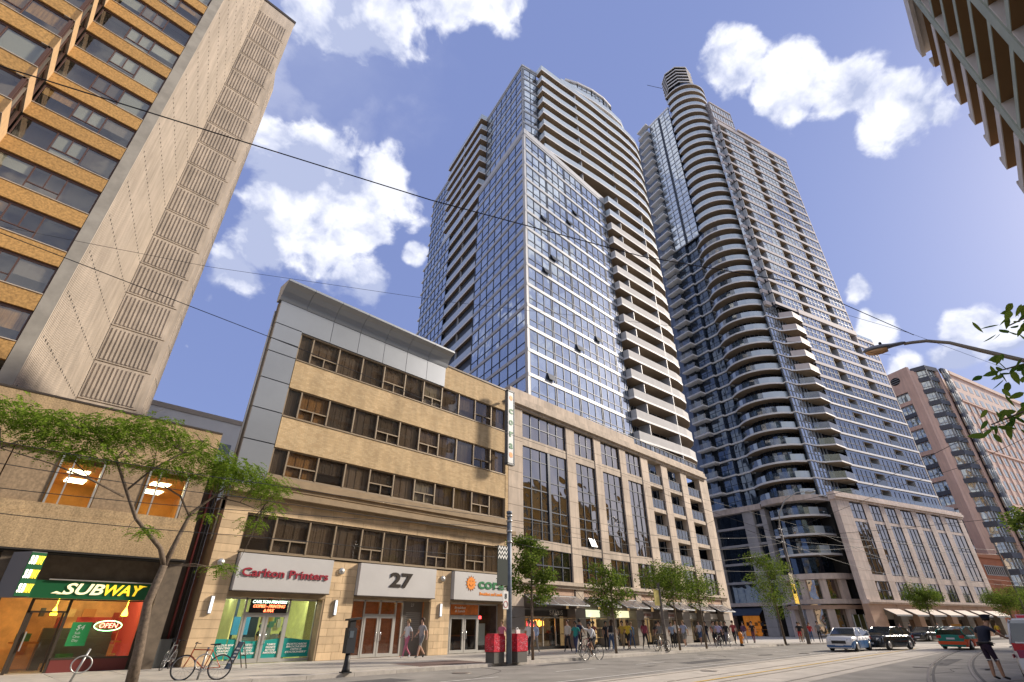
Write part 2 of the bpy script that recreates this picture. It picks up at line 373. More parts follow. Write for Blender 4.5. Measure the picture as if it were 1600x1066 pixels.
def copy_tree(o,parent=None):
    c=o.copy(); COL.objects.link(c); c.parent=parent
    for ch in o.children: copy_tree(ch,c)
    return c
# ================================================================ palette
asphalt=mat('asphalt',(.235,.22,.195),.85,noise=.30,nscale=.55,bump=.35,bscale=60,lo=.3,hi=.7)
asphalt2=mat('asphalt patch',(.085,.082,.080),.85,noise=.2,nscale=2,bump=.3,bscale=60)
trackc=mat('track concrete',(.46,.42,.36),.8,noise=.16,nscale=.8,bump=.2,bscale=40,lo=.3,hi=.7)
pavec=mat('pavement concrete',(.42,.39,.34),.85,noise=.12,nscale=1.5,bump=.15,bscale=50,rand=.12)
kerbc=mat('kerb concrete',(.40,.37,.33),.8,noise=.15,nscale=3,rand=.1)
paverd=mat('dark brick paving',(.15,.10,.085),.85,noise=.2,nscale=4)
steel=mat('rail steel',(.30,.27,.24),.45,.7)
whitep=mat('white road paint',(.62,.60,.56),.7,noise=.15,nscale=5)
yellowp=mat('yellow road paint',(.65,.42,.08),.7,noise=.15,nscale=5)
dark=mat('dark recess',(.02,.018,.016),.9)
black=mat('black metal',(.025,.025,.027),.45,.3)
darkmet=mat('dark bronze frame',(.07,.055,.042),.45,.4)
alu=mat('aluminium frame',(.50,.49,.46),.4,.6)
buff=brickmat('buff brick',(.60,.44,.24),(.49,.34,.17),(.40,.31,.2),bw=.24,rh=.085)
stoneg=mat('tan stone block',(.60,.44,.26),.8,streak=.2,noise=.10,nscale=1.3,bump=.15,bscale=25,rand=.13)
stonegl=mat('tan ledge',(.30,.22,.13),.8,noise=.12,nscale=2)
silver=mat('silver panel',(.30,.32,.345),.38,.55,noise=.04,nscale=.6,rand=.05)
silverw=mat('silver cornice',(.34,.36,.38),.42,.45)
winframe=mat('bronze window frame',(.26,.20,.13),.5,.2)
blind=mat('brown blind',(.185,.155,.125),.9,noise=.10,nscale=1.0,stretch=(9,9,.5),rand=.45,lo=.2,hi=.8)
blindw=mat('pale blind',(.42,.42,.36),.9)
curtw=mat('lit curtain',(.42,.24,.08),.9,noise=.25,nscale=2,stretch=(6,6,.5))
pane_g=glass_pane('bronze glass',(.74,.68,.60),.05,see=.8,dark=(.10,.07,.05))
pane_s=glass_pane('shop glass',(.92,.95,.93),.02,see=.97)
stucco=mat('pebble stucco',(.42,.30,.165),.95,streak=.3,noise=.28,nscale=18,bump=.5,bscale=90)
stucco2=mat('brown panel',(.30,.215,.13),.95,streak=.3,noise=.2,nscale=10,bump=.3,bscale=90)
orangec=mat('ochre pebble spandrel',(.43,.25,.085),.92,noise=.28,nscale=9,bump=.5,bscale=60,rand=.07)
rosec=mat('ochre return panel',(.50,.33,.17),.85,noise=.08,nscale=4)
concw=mat('pale concrete',(.50,.43,.35),.88,nscale=.35,bump=.2,bscale=30,col2=(.42,.36,.29),streak=.22)
concr=mat('ribbed concrete panel',(.45,.385,.31),.9,streak=.25,noise=.14,nscale=.5,bump=.35,bscale=30,rand=.05)
concg=mat('grey concrete strip',(.30,.28,.24),.9,noise=.15,nscale=1)
winp=glass_pane('left tower glass',(.9,.92,.88),.10,see=.85,dark=(.05,.045,.035))
# podium stone
pods=mat('podium limestone',(.56,.46,.36),.8,streak=.25,noise=.12,nscale=.7,bump=.12,bscale=30,rand=.08)
podl=mat('podium band',(.52,.43,.335),.8,streak=.3,noise=.12,nscale=.9)
podp=mat('podium pink stone',(.50,.335,.24),.8,noise=.1,nscale=.9)
podg=mat('shopfront grey stone',(.22,.195,.17),.75,noise=.15,nscale=.9,rand=.12)
podb=mat('second podium limestone',(.64,.53,.46),.8,streak=.22,noise=.1,nscale=.7,rand=.06)
pgl=tower_glass('podium glass',(.035,.03,.022),(.80,.74,.66),.42,.02,.35,.6)
tgl=tower_glass('tower glass',(.20,.24,.28),(.86,.91,.95),.50,.03,.16,.6)
tgl2=tower_glass('second tower glass',(.15,.17,.19),(.82,.87,.92),.45,.04,.2,.6)
tgl3=tower_glass('smoky tower glass',(.05,.055,.06),(.72,.78,.85),.30,.04,.25,.7)
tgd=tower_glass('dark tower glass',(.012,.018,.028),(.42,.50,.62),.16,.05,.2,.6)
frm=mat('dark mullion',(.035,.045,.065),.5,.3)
frml=mat('pale mullion',(.34,.36,.38),.5,.3)
band=mat('slab edge white',(.80,.78,.75),.6,noise=.06,nscale=2)
bandg=mat('spandrel grey',(.45,.46,.47),.55,.2,noise=.05,nscale=1)
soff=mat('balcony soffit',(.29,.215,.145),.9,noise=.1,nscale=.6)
guard=mat('frosted balcony guard',(.48,.55,.60),.2,.15,spec=.8,rand=.06)
guardc=mat('concrete balcony guard',(.54,.53,.51),.8,noise=.06,nscale=1,rand=.04)
guardg=glass_pane('clear balcony guard',(.70,.80,.85),.12,see=.6,dark=(.12,.16,.2))
pinks=mat('pink spandrel',(.56,.50,.475),.7,noise=.05,nscale=1)
pinkb=mat('salmon precast',(.64,.45,.37),.85,streak=.15,noise=.07,nscale=.3)
pinkl=mat('light salmon precast',(.64,.47,.39),.85,noise=.07,nscale=.3)
greyb=mat('slate spandrel',(.075,.085,.11),.6,.1)
pgl3=tower_glass('salmon building glass',(.16,.17,.14),(.80,.82,.76),.42,.05,.3,.7)
brickr=mat('red brick wall',(.36,.135,.07),.9,noise=.1,nscale=.8)
farw=mat('far white building',(.86,.83,.78),.9,noise=.05,nscale=.4)
# ================================================================ ground
U2=Fr(93.7,16.6,-18.1)
def ground():
    g=MB(); g.face([(-900,-900,-.02),(1500,-900,-.02),(1500,900,-.02),(-900,900,-.02)]); g.build('ground',asphalt,kind='structure')
    # road sheets follow the bend of the street
    K=[(-40,19.0),(56,19.0),(60,17.9),(80,12.9),(140,-6.7),(260,-46)]
    T0=[(-40,12.0),(30,11.9),(56,11.6),(80,5.6),(140,-14),(260,-53.3)]; T1=[(-40,6.6),(30,6.5),(56,5.9),(80,.3),(140,-19.3),(260,-58.6)]
    def strip(name,A,B,z,m,kind='structure'):
        g=MB()
        for k in range(len(A)-1): g.face([(*B[k],z),(*B[k+1],z),(*A[k+1],z),(*A[k],z)])
        return g.build(name,m,kind=kind)
    strip('road',[(x,y+.01) for x,y in K],[(x,y-21) for x,y in K],0,asphalt)
    # streetcar track slabs, cast in bays with joints
    root=empty('track_bed'); root['kind']='structure'
    for k in range(26):
        x0=-14+3.2*k
        for y0,y1 in ((6.7,9.15),(9.35,11.8)):
            piece(root,'concrete_slab',trackc,WF,x0,x0+3.17,-y1,-y0,-.01,.006+.001*((k*7)%3))
    strip('far_track_bed',T0[2:],T1[2:],.005,trackc)
    for yy in (7.15,8.65,9.9,11.4):
        o=yy-9
        r=MB()
        L=[(-40,yy),(30,yy),(56,yy-.4),(80,3.0+o),(140,-16.6+o)]
        r.wall(L,.0,.018,.07); r.build('rail',steel,kind='structure')
    # curved rail turning off towards the camera side
    for rr in (0,1.5):
        P=[]
        for k in range(18):
            t=k/17; x=58-44*t; y=6.4-rr*.9+.0*t- (t**2.2)*4.2; P.append((x,y))
        r=MB(); r.wall(P,.0,.02,.07); r.build('rail',steel,kind='structure')
        P2=[(x,y-.14) for x,y in P]; r=MB(); r.wall(P2,.0,.011,.08); r.build('rail_groove',asphalt2,kind='structure')
    # markings
    def mark(name,x0,x1,y0,y1,m):
        g=MB(); g.face([(x0,y0,.012),(x1,y0,.012),(x1,y1,.012),(x0,y1,.012)]); return g.build(name,m,kind='structure')
    for x in (-4,1.2,6.6,12.2,18.0,23.8,29.6,35.5,41.4): mark('lane_marking',x,x+2.6,15.05,15.17,whitep)
    mark('centre_line',-10,55,9.20,9.31,yellowp)
    mark('lane_line',-10,54,12.35,12.46,whitep)
    for x,y,w,h in ((9,16.2,3.2,1.3),(26,13.4,5,1.0),(14,4.2,6,1.6),(33,4.6,7,.8),(20,17.6,4,.7)): 
        g=MB(); g.face([(x,y,.004),(x+w,y+.15,.004),(x+w-.3,y+h,.004),(x+.2,y+h-.1,.004)]); g.build('road_patch',asphalt2,kind='structure')
    # manhole
    mh=MB(); mh.lathe([(.38,.004),(.38,.016),(.33,.018),(0.01,.016)],20,15.0,17.3); mh.build('manhole_cover',steel,kind='structure')
    for x,y in ((22.5,10.9),(31.0,5.2),(40.5,12.9)):
        mh=MB(); mh.lathe([(.36,.008),(.36,.017),(.31,.019),(0.01,.017)],18,x,y); mh.build('manhole_cover',steel,kind='structure')
    rc=random.Random(12)
    for k in range(12):
        x=rc.uniform(8,44); y=rc.choice((rc.uniform(12.8,18.5),rc.uniform(1.5,6))); a=rc.choice((0,0,90))+rc.uniform(-14,14); P=[]
        for q in range(14): P.append((x,y)); a+=rc.uniform(-24,24); x+=math.cos(R(a))*.45; y+=math.sin(R(a))*.45
        c=MB(); c.wall(P,.003,.006,.028); c.build('sealed_crack',mat('crack sealer',(.035,.033,.03),.6),kind='structure')
    st=mat('oil stained asphalt',(.10,.093,.085),.6,noise=.35,nscale=3)
    for k in range(9):
        x=rc.uniform(10,46); y=rc.choice((13.8,16.6,4.6,3.2))+rc.uniform(-.5,.5); n=14; g=MB(); rr=rc.uniform(.25,.7)
        g.face([(x+rr*1.9*math.cos(2*math.pi*q/n)*rc.uniform(.7,1.1),y+rr*.6*math.sin(2*math.pi*q/n)*rc.uniform(.7,1.1),.0045) for q in range(n)]); g.build('oil_stain',st,kind='structure',fix=False)
    # sidewalk: base + individually cast bays
    g=MB(); g.prism([(-40,19.28),(56,19.28),(60,18.2),(80,13.2),(140,-6.4),(260,-46),(260,60),(-40,60)],-.05,.105); sw=g.build('sidewalk',pavec,kind='structure')
    for i in range(32):
        x0=-6+1.9*i
        for j,(y0,y1) in enumerate(((19.9,22.0),(22.02,24.1),(24.12,26.25))):
            if x0<57: piece(sw,'paving_slab',paverd if (13.5<x0<17.5 and j==0) else pavec,WF,x0,x0+1.88,-y1,-y0,.10,.118+.002*((i+j)%3))
    for i in range(40):
        x0=-12+1.8*i
        if x0<54.5: piece(sw,'kerb_stone',kerbc,WF,x0,x0+1.785,-19.29,-19.0,-.02,.125)
    fk=Fr(56,19.0,-15)
    for i in range(50):
        piece(sw,'kerb_stone',kerbc,fk if i<14 else Fr(80,12.7,-18.1),(i if i<14 else i-14)*1.8,(i if i<14 else i-14)*1.8+1.78,-.3,0,-.02,.125)
    g=MB(); g.box(-40,20,-9.6,-1.6,-.05,.12); g.build('south_sidewalk',pavec,kind='structure')
    g=MB(); g.box(20,150,-9.6,-2.4,-.05,.12); g.build('south_sidewalk',pavec,kind='structure')
ground()
# ================================================================ far-left concrete tower  (C)
def tower_c():
    T=empty('concrete_apartment_tower',(-4,32,0),0,'tall tan concrete tower with stepped ochre window bays and a ribbed blank wall','building')
    YB=75; ZT=64.2
    core=MB(); core.box(-22,-2.25,33.2,YB,9,62.5); core.build('core',dark,T)
    # plan of the front: from right: bay 1 (-6.4..-1.8 at 32.2), return at -6.6 to 29.4, bay 2 (-11.2..-6.9 at 29.4), return, bay 3 at 26.6, ...
    bays=[(-6.45,-1.85,32.2),(-11.3,-6.47,29.4),(-16.2,-11.32,26.6)]
    z0=12.4+.3; nf=19
    for j in range(nf):
        zb=29.5-2.8*6+2.8*j  # bottom of spandrel
        zt=zb+.98
        for bi,(x0,x1,y) in enumerate(bays):
            fr=Fr(x0,y,0); w=x1-x0
            if bi and zb<22: continue
            piece(T,'spandrel',orangec,fr,0,w,-.25,0,zb,zt)
            piece(T,'sill',concw,fr,0,w,-.2,.04,zt,zt+.05)
            fb=MB(); zc=zb+2.8
            fb.fbox(fr,0,w,-.9,-.62,zt,zc)   # dark back of room
            # window framing
            cols=[0,.06,1.62,1.68,3.05,3.11,w-.06,w] if bi==0 else [0,.06,1.5,1.56,2.95,3.01,w-.06,w]
            f=MB()
            f.fbox(fr,0,w,-.2,-.12,zc-.16,zc); f.fbox(fr,0,w,-.2,-.12,zt+.05,zt+.1)
            for k in range(0,len(cols),2): f.fbox(fr,cols[k],cols[k+1],-.22,-.1,zt+.1,zc-.16)
            f.fbox(fr,cols[3],cols[4],-.2,-.13,zt+.52,zt+.58); xm=cols[3]+(cols[4]-cols[3])*.5
            f.fbox(fr,xm-.03,xm+.03,-.2,-.13,zt+.58,zc-.16)
            win=f.build('window_frame',mat('maroon window frame',(.10,.05,.035),.5,.2),T)
            for k in range(3):
                q0=cols[2*k+1]; q1=cols[2*k+2]
                piece(T,'pane',winp,fr,q0,q1,-.175,-.155,zt+.1,zc-.16)
            b=MB(); b.fbox(fr,0,w,-.75,-.7,zt,zc); b.build('room_back',blind,T,kind='stuff')
            for k in range(3):
                rr=rnd.random(); q0=cols[2*k+1]; q1=cols[2*k+2]
                if rr<.85 and j>4 or rr<.4:
                    h=rnd.uniform(.5,1.5) if rr<.5 else 1.6
                    piece(T,'blind',[blindw,blind,curtw,blindw][int(rr*40)%4],fr,q0+.03,q1-.03,-.23,-.21,zc-.16-h,zc-.16)
            # the return wall of the step: panel + window facing +x
            if bi<2:
                yy=bays[bi+1][2]; rf=Fr(x0-.02,yy,90,1); L=y-yy
                piece(T,'return_panel',rosec,rf,.0,L,-.25,0.02,zb-.0,zt)
                f=MB(); 
                for q in (0,L*.5-.04,L-.1): f.fbox(rf,q,q+.08,-.2,-.06,zt,zc)
                f.fbox(rf,0,L,-.2,-.1,zc-.14,zc); f.build('window_frame',MAT['maroon window frame'],T)
                for q0,q1 in ((.08,L*.5-.04),(L*.5+.04,L-.1)): piece(T,'pane',winp,rf,q0,q1,-.16,-.14,zt,zc-.14)
                piece(T,'slab_edge',concw,rf,0,L,-.5,.02,zb-.02,zb)
        cs=MB(); cs.box(-16.3,-2.2,33.0,34,zb+.02,zb+.3)
        for x0,x1,y in bays: cs.box(x0,x1,y+.27,34,zb+.05,zb+.3)
        cs.build('floor_slab',concg,T)
    # grey edge strip and the blank wall that runs back
    st=MB(); st.box(-1.82,-1.18,32.2,32.9,9,ZT-.3); st.build('corner_strip',concg,T)
    # smooth return wall, lower left edge near, running back to the ribbed panels
    fr=Fr(-1.18,32.2,73.3); L=9.7
    w=MB(); w.fbox(fr,0,L,-.5,0,9,ZT-.1); w.build('side_wall',concw,T)
    gr=MB()
    for k in range(52):
        a=.1+k*(L-.2)/52; gr.fbox(fr,a,a+.1,0,.035,9,ZT-.1)
    gr.build('fine_rib',concw,T,kind='stuff')
    th=MB()
    for j in range(20):
        for k in range(44):
            a=.15+k*(L-.3)/44; th.fbox(fr,a,a+.10,.03,.042,11.6+2.8*j,11.74+2.8*j) if k%2 else None
    th.build('tie_hole',dark,T,kind='stuff')
    # ribbed panel wall facing the street
    x0,y0=fr.p(L,0,0).x,fr.p(L,0,0).y; fp=Fr(x0,y0,0); PW=3.65
    w=MB(); w.fbox(fp,0,PW,-1,-.0,9,ZT); w.build('end_wall',concw,T)
    for j in range(18):
        zb=11.8+2.8*j
        piece(T,'ribbed_panel',concr,fp,.03,PW-.30,.0,.10,zb,zb+2.72)
        for k in range(12):
            a=.22+k*.252; piece(T,'rib',concr,fp,a,a+.135,.10,.155,zb+.14,zb+2.58)
    # wall behind, running back
    x1=x0+PW; fb=Fr(x1,y0,73.3)
    w=MB(); w.fbox(fb,.0,2.3,-1.5,0,9,54.3); w.build('rear_wall',concw,T)
    gr=MB()
    for k in range(10): gr.fbox(fb,.1+k*.22,.2+k*.22,0,.04,9,54.2)
    for j in range(16):
        for k in range(9): gr.fbox(fb,.2+k*.22,.28+k*.22,.04,.05,11.6+2.8*j,11.72+2.8*j,1)
    gr.build('rear_rib',[concw,dark],T,kind='stuff')
    cap=MB(); cap.box(-2,x1+.06,y0-.08,y0+3,ZT,ZT+.35); cap.box(-22,-1.5,32.0,y0,ZT-.3,ZT+.1); cap.build('roof_edge',darkmet,T)
    body=MB(); body.box(-22,x1-.05,y0+.6,YB,9,ZT-.2); body.build('rear_block',concw,T)
tower_c()
def clutter(T,F,a0,a1,d0,d1,z0,z1,seed,n,cols,name='shop_fitting'):
    """shelves, goods, posters and cabinets standing in a shop"""
    r=random.Random(seed); ms=[mat('goods %.2f %.2f %.2f'%c,c,.7) for c in cols]
    for s in range(3):
        m=MB(); d=d0+(d1-d0)*s/3
        for k in range(n//3):
            a=r.uniform(a0,a1-.3); w=r.uniform(.12,.55); h=r.uniform(.1,.6); z=r.choice((z0,z0+.5,z0+.95,z0+1.4,z0+1.8)) if s<2 else z0
            if z+h>z1: h=z1-z
            if h>.03: m.fbox(F,a,min(a1,a+w),d,d+r.uniform(.1,.3),z,z+h,k%len(ms))
        m.fbox(F,a0,a1,d,d+.12,z0+.88,z0+.93,0)
        m.build(name,ms,T)
# ================================================================ low building with the sandwich shop (D)
def bld_d():
    T=empty('sandwich_shop_building',(2,26,0),0,'low brown pebbled stucco building with a sandwich shop at street level','building')
    F=Fr(0,26.0,0); XR=6.72; XL=-14
    b=MB(); b.box(XL,XR,31.0,31.4,3.2,8.9); b.box(XL,XR,26.5,31.4,7.5,9.3); b.box(XL,XR,30.3,31.4,.1,3.2); b.box(XL,1.4,27.1,30.4,.1,3.3); b.build('core',stucco2,T)
    b=MB(); b.fbox(F,XL,XR,-.5,0,7.5,9.55); b.build('parapet',stucco,T)
    b=MB(); b.fbox(F,XL,XR,-.55,.03,9.55,9.62); b.build('coping',darkmet,T)
    # projecting lower stucco band and ledge
    b=MB(); b.fbox(F,XL,XR,-.6,.12,4.0,5.2); b.build('lower_band',stucco,T)
    b=MB(); b.fbox(F,XL,XR,-.5,.02,5.2,5.6); b.build('ledge',stucco,T)
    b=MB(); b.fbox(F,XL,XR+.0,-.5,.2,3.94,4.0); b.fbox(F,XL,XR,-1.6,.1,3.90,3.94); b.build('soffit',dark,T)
    for a0,a1 in ((-14,-9.2),(-7.6,-4.6),(-3.0,-.05),(-.05,1.40),(2.88,4.38),(5.98,6.72)): piece(T,'wall_panel',stucco2,F,a0+.02,a1-.02,-.5,-.12,5.6,7.5)
    # upper windows, warm lit rooms with ceiling lights
    warm=mat('warm room wall',(.42,.20,.05),.8,noise=.35,nscale=.8,emit=(1.0,.42,.06),es=.05)  # wall glows by itself, painted-in room light beside the ceiling panels
    lamp=mat('ceiling light panel',(.9,.9,.8),.5,emit=(1,.93,.55),es=5)
    for a0,a1 in ((1.42,2.86),(4.42,5.96),(-4.5,-3.1)):
        r=MB(); r.fbox(F,a0,a1+.7,-4.9,-4.85,5.6,7.3); r.fbox(F,a0,a1+.7,-4.9,-.3,7.20,7.25); r.fbox(F,a0,a1+.7,-4.9,-.3,5.58,5.62); r.fbox(F,a0-.05,a0,-4.9,-.3,5.6,7.3); r.fbox(F,a1+.7,a1+.74,-4.9,-.3,5.6,7.3); rm=r.build('room_wall',warm,T)
        l=MB(); l.fbox(F,a0+.45,a0+1.15,-1.9,-1.2,7.16,7.19); l.fbox(F,a0+.6,a0+1.3,-3.9,-3.0,7.16,7.19); l.build('ceiling_light',lamp,T)
        f=MB(); f.fbox(F,a0,a0+.07,-.3,-.05,5.6,7.5); f.fbox(F,a1-.06,a1,-.3,-.1,5.6,7.5); f.fbox(F,a0,a1,-.3,-.1,7.42,7.5); f.fbox(F,a0+.42,a0+.47,-.25,-.15,5.6,7.42)
        wf=f.build('window_frame',alu,T)
        g=MB(); g.fbox(F,a0+.07,a1-.06,-.22,-.2,5.62,7.42); g.build('window_pane',pane_s,T)
    # storefront recess
    wallc=mat('dark brown pier',(.13,.10,.07),.8,noise=.2,nscale=3)
    b=MB(); b.fbox(F,6.1,6.72,-1.6,-.05,.1,3.94); b.fbox(F,XL,1.15,-1.3,-.9,.1,3.94,0); b.fbox(F,1.0,1.5,-1.0,.0,.1,3.94); b.build('pier',wallc,T)
    b=MB(); b.fbox(F,1.5,6.1,-.75,-.65,3.05,3.92); b.build('fascia',wallc,T)
    green=mat('sign green',(.008,.10,.035),.4); cream=mat('cream letters',(.85,.78,.5),.5,emit=(.9,.8,.45),es=.35); yel=mat('yellow letters',(.95,.62,.03),.5,emit=(1,.6,.03),es=.45)
    b=MB(); b.fbox(F,2.2,6.08,-.66,-.5,2.46,3.05); sg=b.build('sign_board',green,T)
    lettering('SUB',cream,T,F,3.72,-.49,2.77,.36,1.25,bold=.012,shear=.25,ext=.03,name='sign_lettering')
    lettering('WAY',yel,T,F,4.95,-.49,2.77,.36,1.30,bold=.012,shear=.25,ext=.03,name='sign_lettering')
    ar=MB(); ar.face([F.p(2.95,-.48,2.60),F.p(3.2,-.48,2.66),F.p(3.2,-.48,2.60)]); ar.face([F.p(3.16,-.48,2.63),F.p(2.95,-.48,2.70),F.p(2.80,-.48,2.62)]); ar.build('sign_arrow',cream,T)
    ar=MB(); ar.face([F.p(5.5,-.48,2.92),F.p(5.8,-.48,2.96),F.p(5.5,-.48,3.0)]); ar.build('sign_arrow',yel,T)
    b=MB(); b.fbox(F,2.6,6.0,-.5,-.42,3.06,3.10); b.build('sign_light_bar',alu,T)
    # shop glazing
    f=MB()
    for a in (2.40,3.52): f.fbox(F,a,a+.09,-.95,-.85,.1,2.46)
    f.fbox(F,6.0,6.1,-.95,-.85,.1,2.46); f.fbox(F,2.4,3.6,-.95,-.85,2.0,2.06); f.fbox(F,3.6,6.0,-.97,-.83,.5,.56); f.fbox(F,2.4,6.1,-.95,-.85,2.42,2.46); f.build('shop_frame',darkmet,T)
    b=MB(); b.fbox(F,3.61,6.0,-.96,-.84,.1,.5); b.build('stall_riser',mat('oxblood tile',(.16,.03,.025),.5),T)
    b=MB(); b.fbox(F,3.61,6.0,-.94,-.92,.56,2.42); b.fbox(F,2.5,3.52,-.94,-.92,2.06,2.42); b.build('shop_pane',pane_s,T)
    d=MB(); d.fbox(F,2.52,3.50,-.96,-.90,.14,2.0); dr=d.build('door',glass_pane('door glass',(.7,.6,.5),.03,see=.9),T)
    h=MB(); h.fbox(F,2.60,2.64,-.88,-.82,.8,1.4); h.build('handle',alu,dr)
    fl=MB(); fl.fbox(F,2.5,2.58,-.97,-.89,.14,2.0,0); fl.fbox(F,3.44,3.5,-.97,-.89,.14,2.0); fl.build('door_frame',darkmet,dr)
    # interior
    iw=mat('shop interior wall',(.55,.30,.10),.8,noise=.3,nscale=1.5,emit=(1,.42,.10),es=.07); red=mat('red wall',(.35,.04,.03),.7,emit=(.8,.08,.04),es=.12)  # both walls glow: shop light is put into their colour
    r=MB(); r.fbox(F,1.5,6.1,-4.2,-4.1,.1,3); r.fbox(F,1.5,1.55,-4.1,-1,.1,3); r.build('interior_wall',iw,T)
    r=MB(); r.fbox(F,6.05,6.1,-4.1,-1,.1,3); r.fbox(F,4.4,6.0,-4.09,-4.0,.9,1.9); r.build('interior_wall',red,T)
    r=MB(); r.fbox(F,1.5,6.1,-4.2,-1,2.9,3); r.build('interior_ceiling',mat('shop ceiling',(.45,.38,.25),.9),T)
    r=MB(); r.fbox(F,3.3,5.6,-3.3,-2.7,.1,1.15); r.fbox(F,3.3,5.6,-3.2,-2.9,1.15,1.5); r.build('counter',mat('shop counter',(.12,.12,.11),.3,.3),T)
    for k in range(3): 
        l=MB(); l.fbox(F,2.9+k*1.05,3.7+k*1.05,-2.2-.5*(k%2),-2.05-.5*(k%2),2.82,2.88); l.build('tube_light',mat('tube light',(1,1,1),.5,emit=(1,.82,.5),es=13),T)
    for x,yy in ((5.55,-1.6),(3.3,-1.9)):
        l=MB(); c=F.p(x,yy,2.05); l.tube([(c.x,c.y,2.9),(c.x,c.y,2.2)],.012,6); l.lathe([(.02,2.22),(.05,2.15),(.11,2.0),(.11,1.93),(.02,1.92)],12,c.x,c.y); l.build('pendant_lamp',mat('pendant lamp glow',(1,.8,.1),.5,emit=(1,.75,.05),es=5),T)
    clutter(T,F,2.5,6.0,-3.9,-2.4,.1,2.2,5,34,[(.5,.2,.05),(.35,.05,.03),(.6,.4,.15),(.08,.08,.07),(.05,.2,.07),(.5,.45,.35)])
    # OPEN neon
    p=MB(); c=[F.p(5.02+.45*math.cos(2*math.pi*k/28),-1.02,1.58+.17*math.sin(2*math.pi*k/28)) for k in range(29)]; p.tube(c,.014,6,cap=False); p.build('neon_ring',mat('neon green',(.3,1,.4),.5,emit=(.35,1,.35),es=4),T)
    lettering('OPEN',mat('neon red',(1,.2,.15),.5,emit=(1,.18,.12),es=4),T,F,5.02,-1.03,1.58,.17,.6,shear=.2,name='open_sign')
    # $4 poster
    ps=MB(); ps.fbox(F,3.88,4.48,-1.02,-1.0,.92,1.70); ps.build('poster',mat('poster green',(.02,.22,.07),.6,emit=(.02,.3,.08),es=.15),T)
    wl=mat('white print',(.85,.85,.8),.6)
    lettering('$4',wl,T,F,4.15,-.995,1.52,.17,name='poster_print',shear=.2); lettering('Sub\nOne\nDay',wl,T,F,4.13,-.995,1.22,.085,name='poster_print')
    # projecting lightbox sign with three names
    P=empty('projecting_box_sign',(1.6,25.2,2.4),0,'grey projecting box sign with three stacked green and yellow names above the sandwich shop door','sign')
    fs=Fr(1.70,25.0,12)
    b=MB(); b.prism([(1.27,25.75),(1.70,25.02),(2.12,25.11),(1.75,25.95)],2.42,3.84); b.build('box',mat('sign box grey',(.17,.165,.17),.5),P)
    g=MB(); g.fbox(fs,.0,.43,-.02,.03,2.45,3.81); g.build('green_face',green,P)
    for k in range(3):
        z=3.56-.44*k
        lettering('SUB',mat('lit cream',(1,.95,.8),.5,emit=(1,.93,.75),es=.9),P,fs,.115,.035,z,.26,.19,shear=.2,bold=.01,name='sign_lettering')
        lettering('WAY',mat('lit yellow',(1,.8,.1),.5,emit=(1,.62,.03),es=.9),P,fs,.31,.035,z,.26,.2,shear=.2,bold=.01,name='sign_lettering')
bld_d()
# gap between the two buildings: pipes and dark wall
def gap():
    T=empty('alley_wall',(7.3,27,0),0,'dark narrow wall with grey drain pipes between the stucco and the tan building','wall')
    b=MB(); b.box(6.74,7.62,27.2,27.5,.1,8.6); b.build('wall',mat('alley wall',(.07,.055,.045),.9),T)
    for x,m in ((6.9,alu),(7.25,mat('maroon pipe',(.16,.03,.03),.5)),(7.45,black)):
        p=MB(); p.tube([(x,27.05,.1),(x,27.05,8.2)],.055,8); p.build('pipe',m,T)
    p=MB(); p.box(6.85,7.35,26.75,27.1,.12,1.1); p.build('meter_box',mat('grey meter box',(.12,.13,.13),.5),T)
gap()
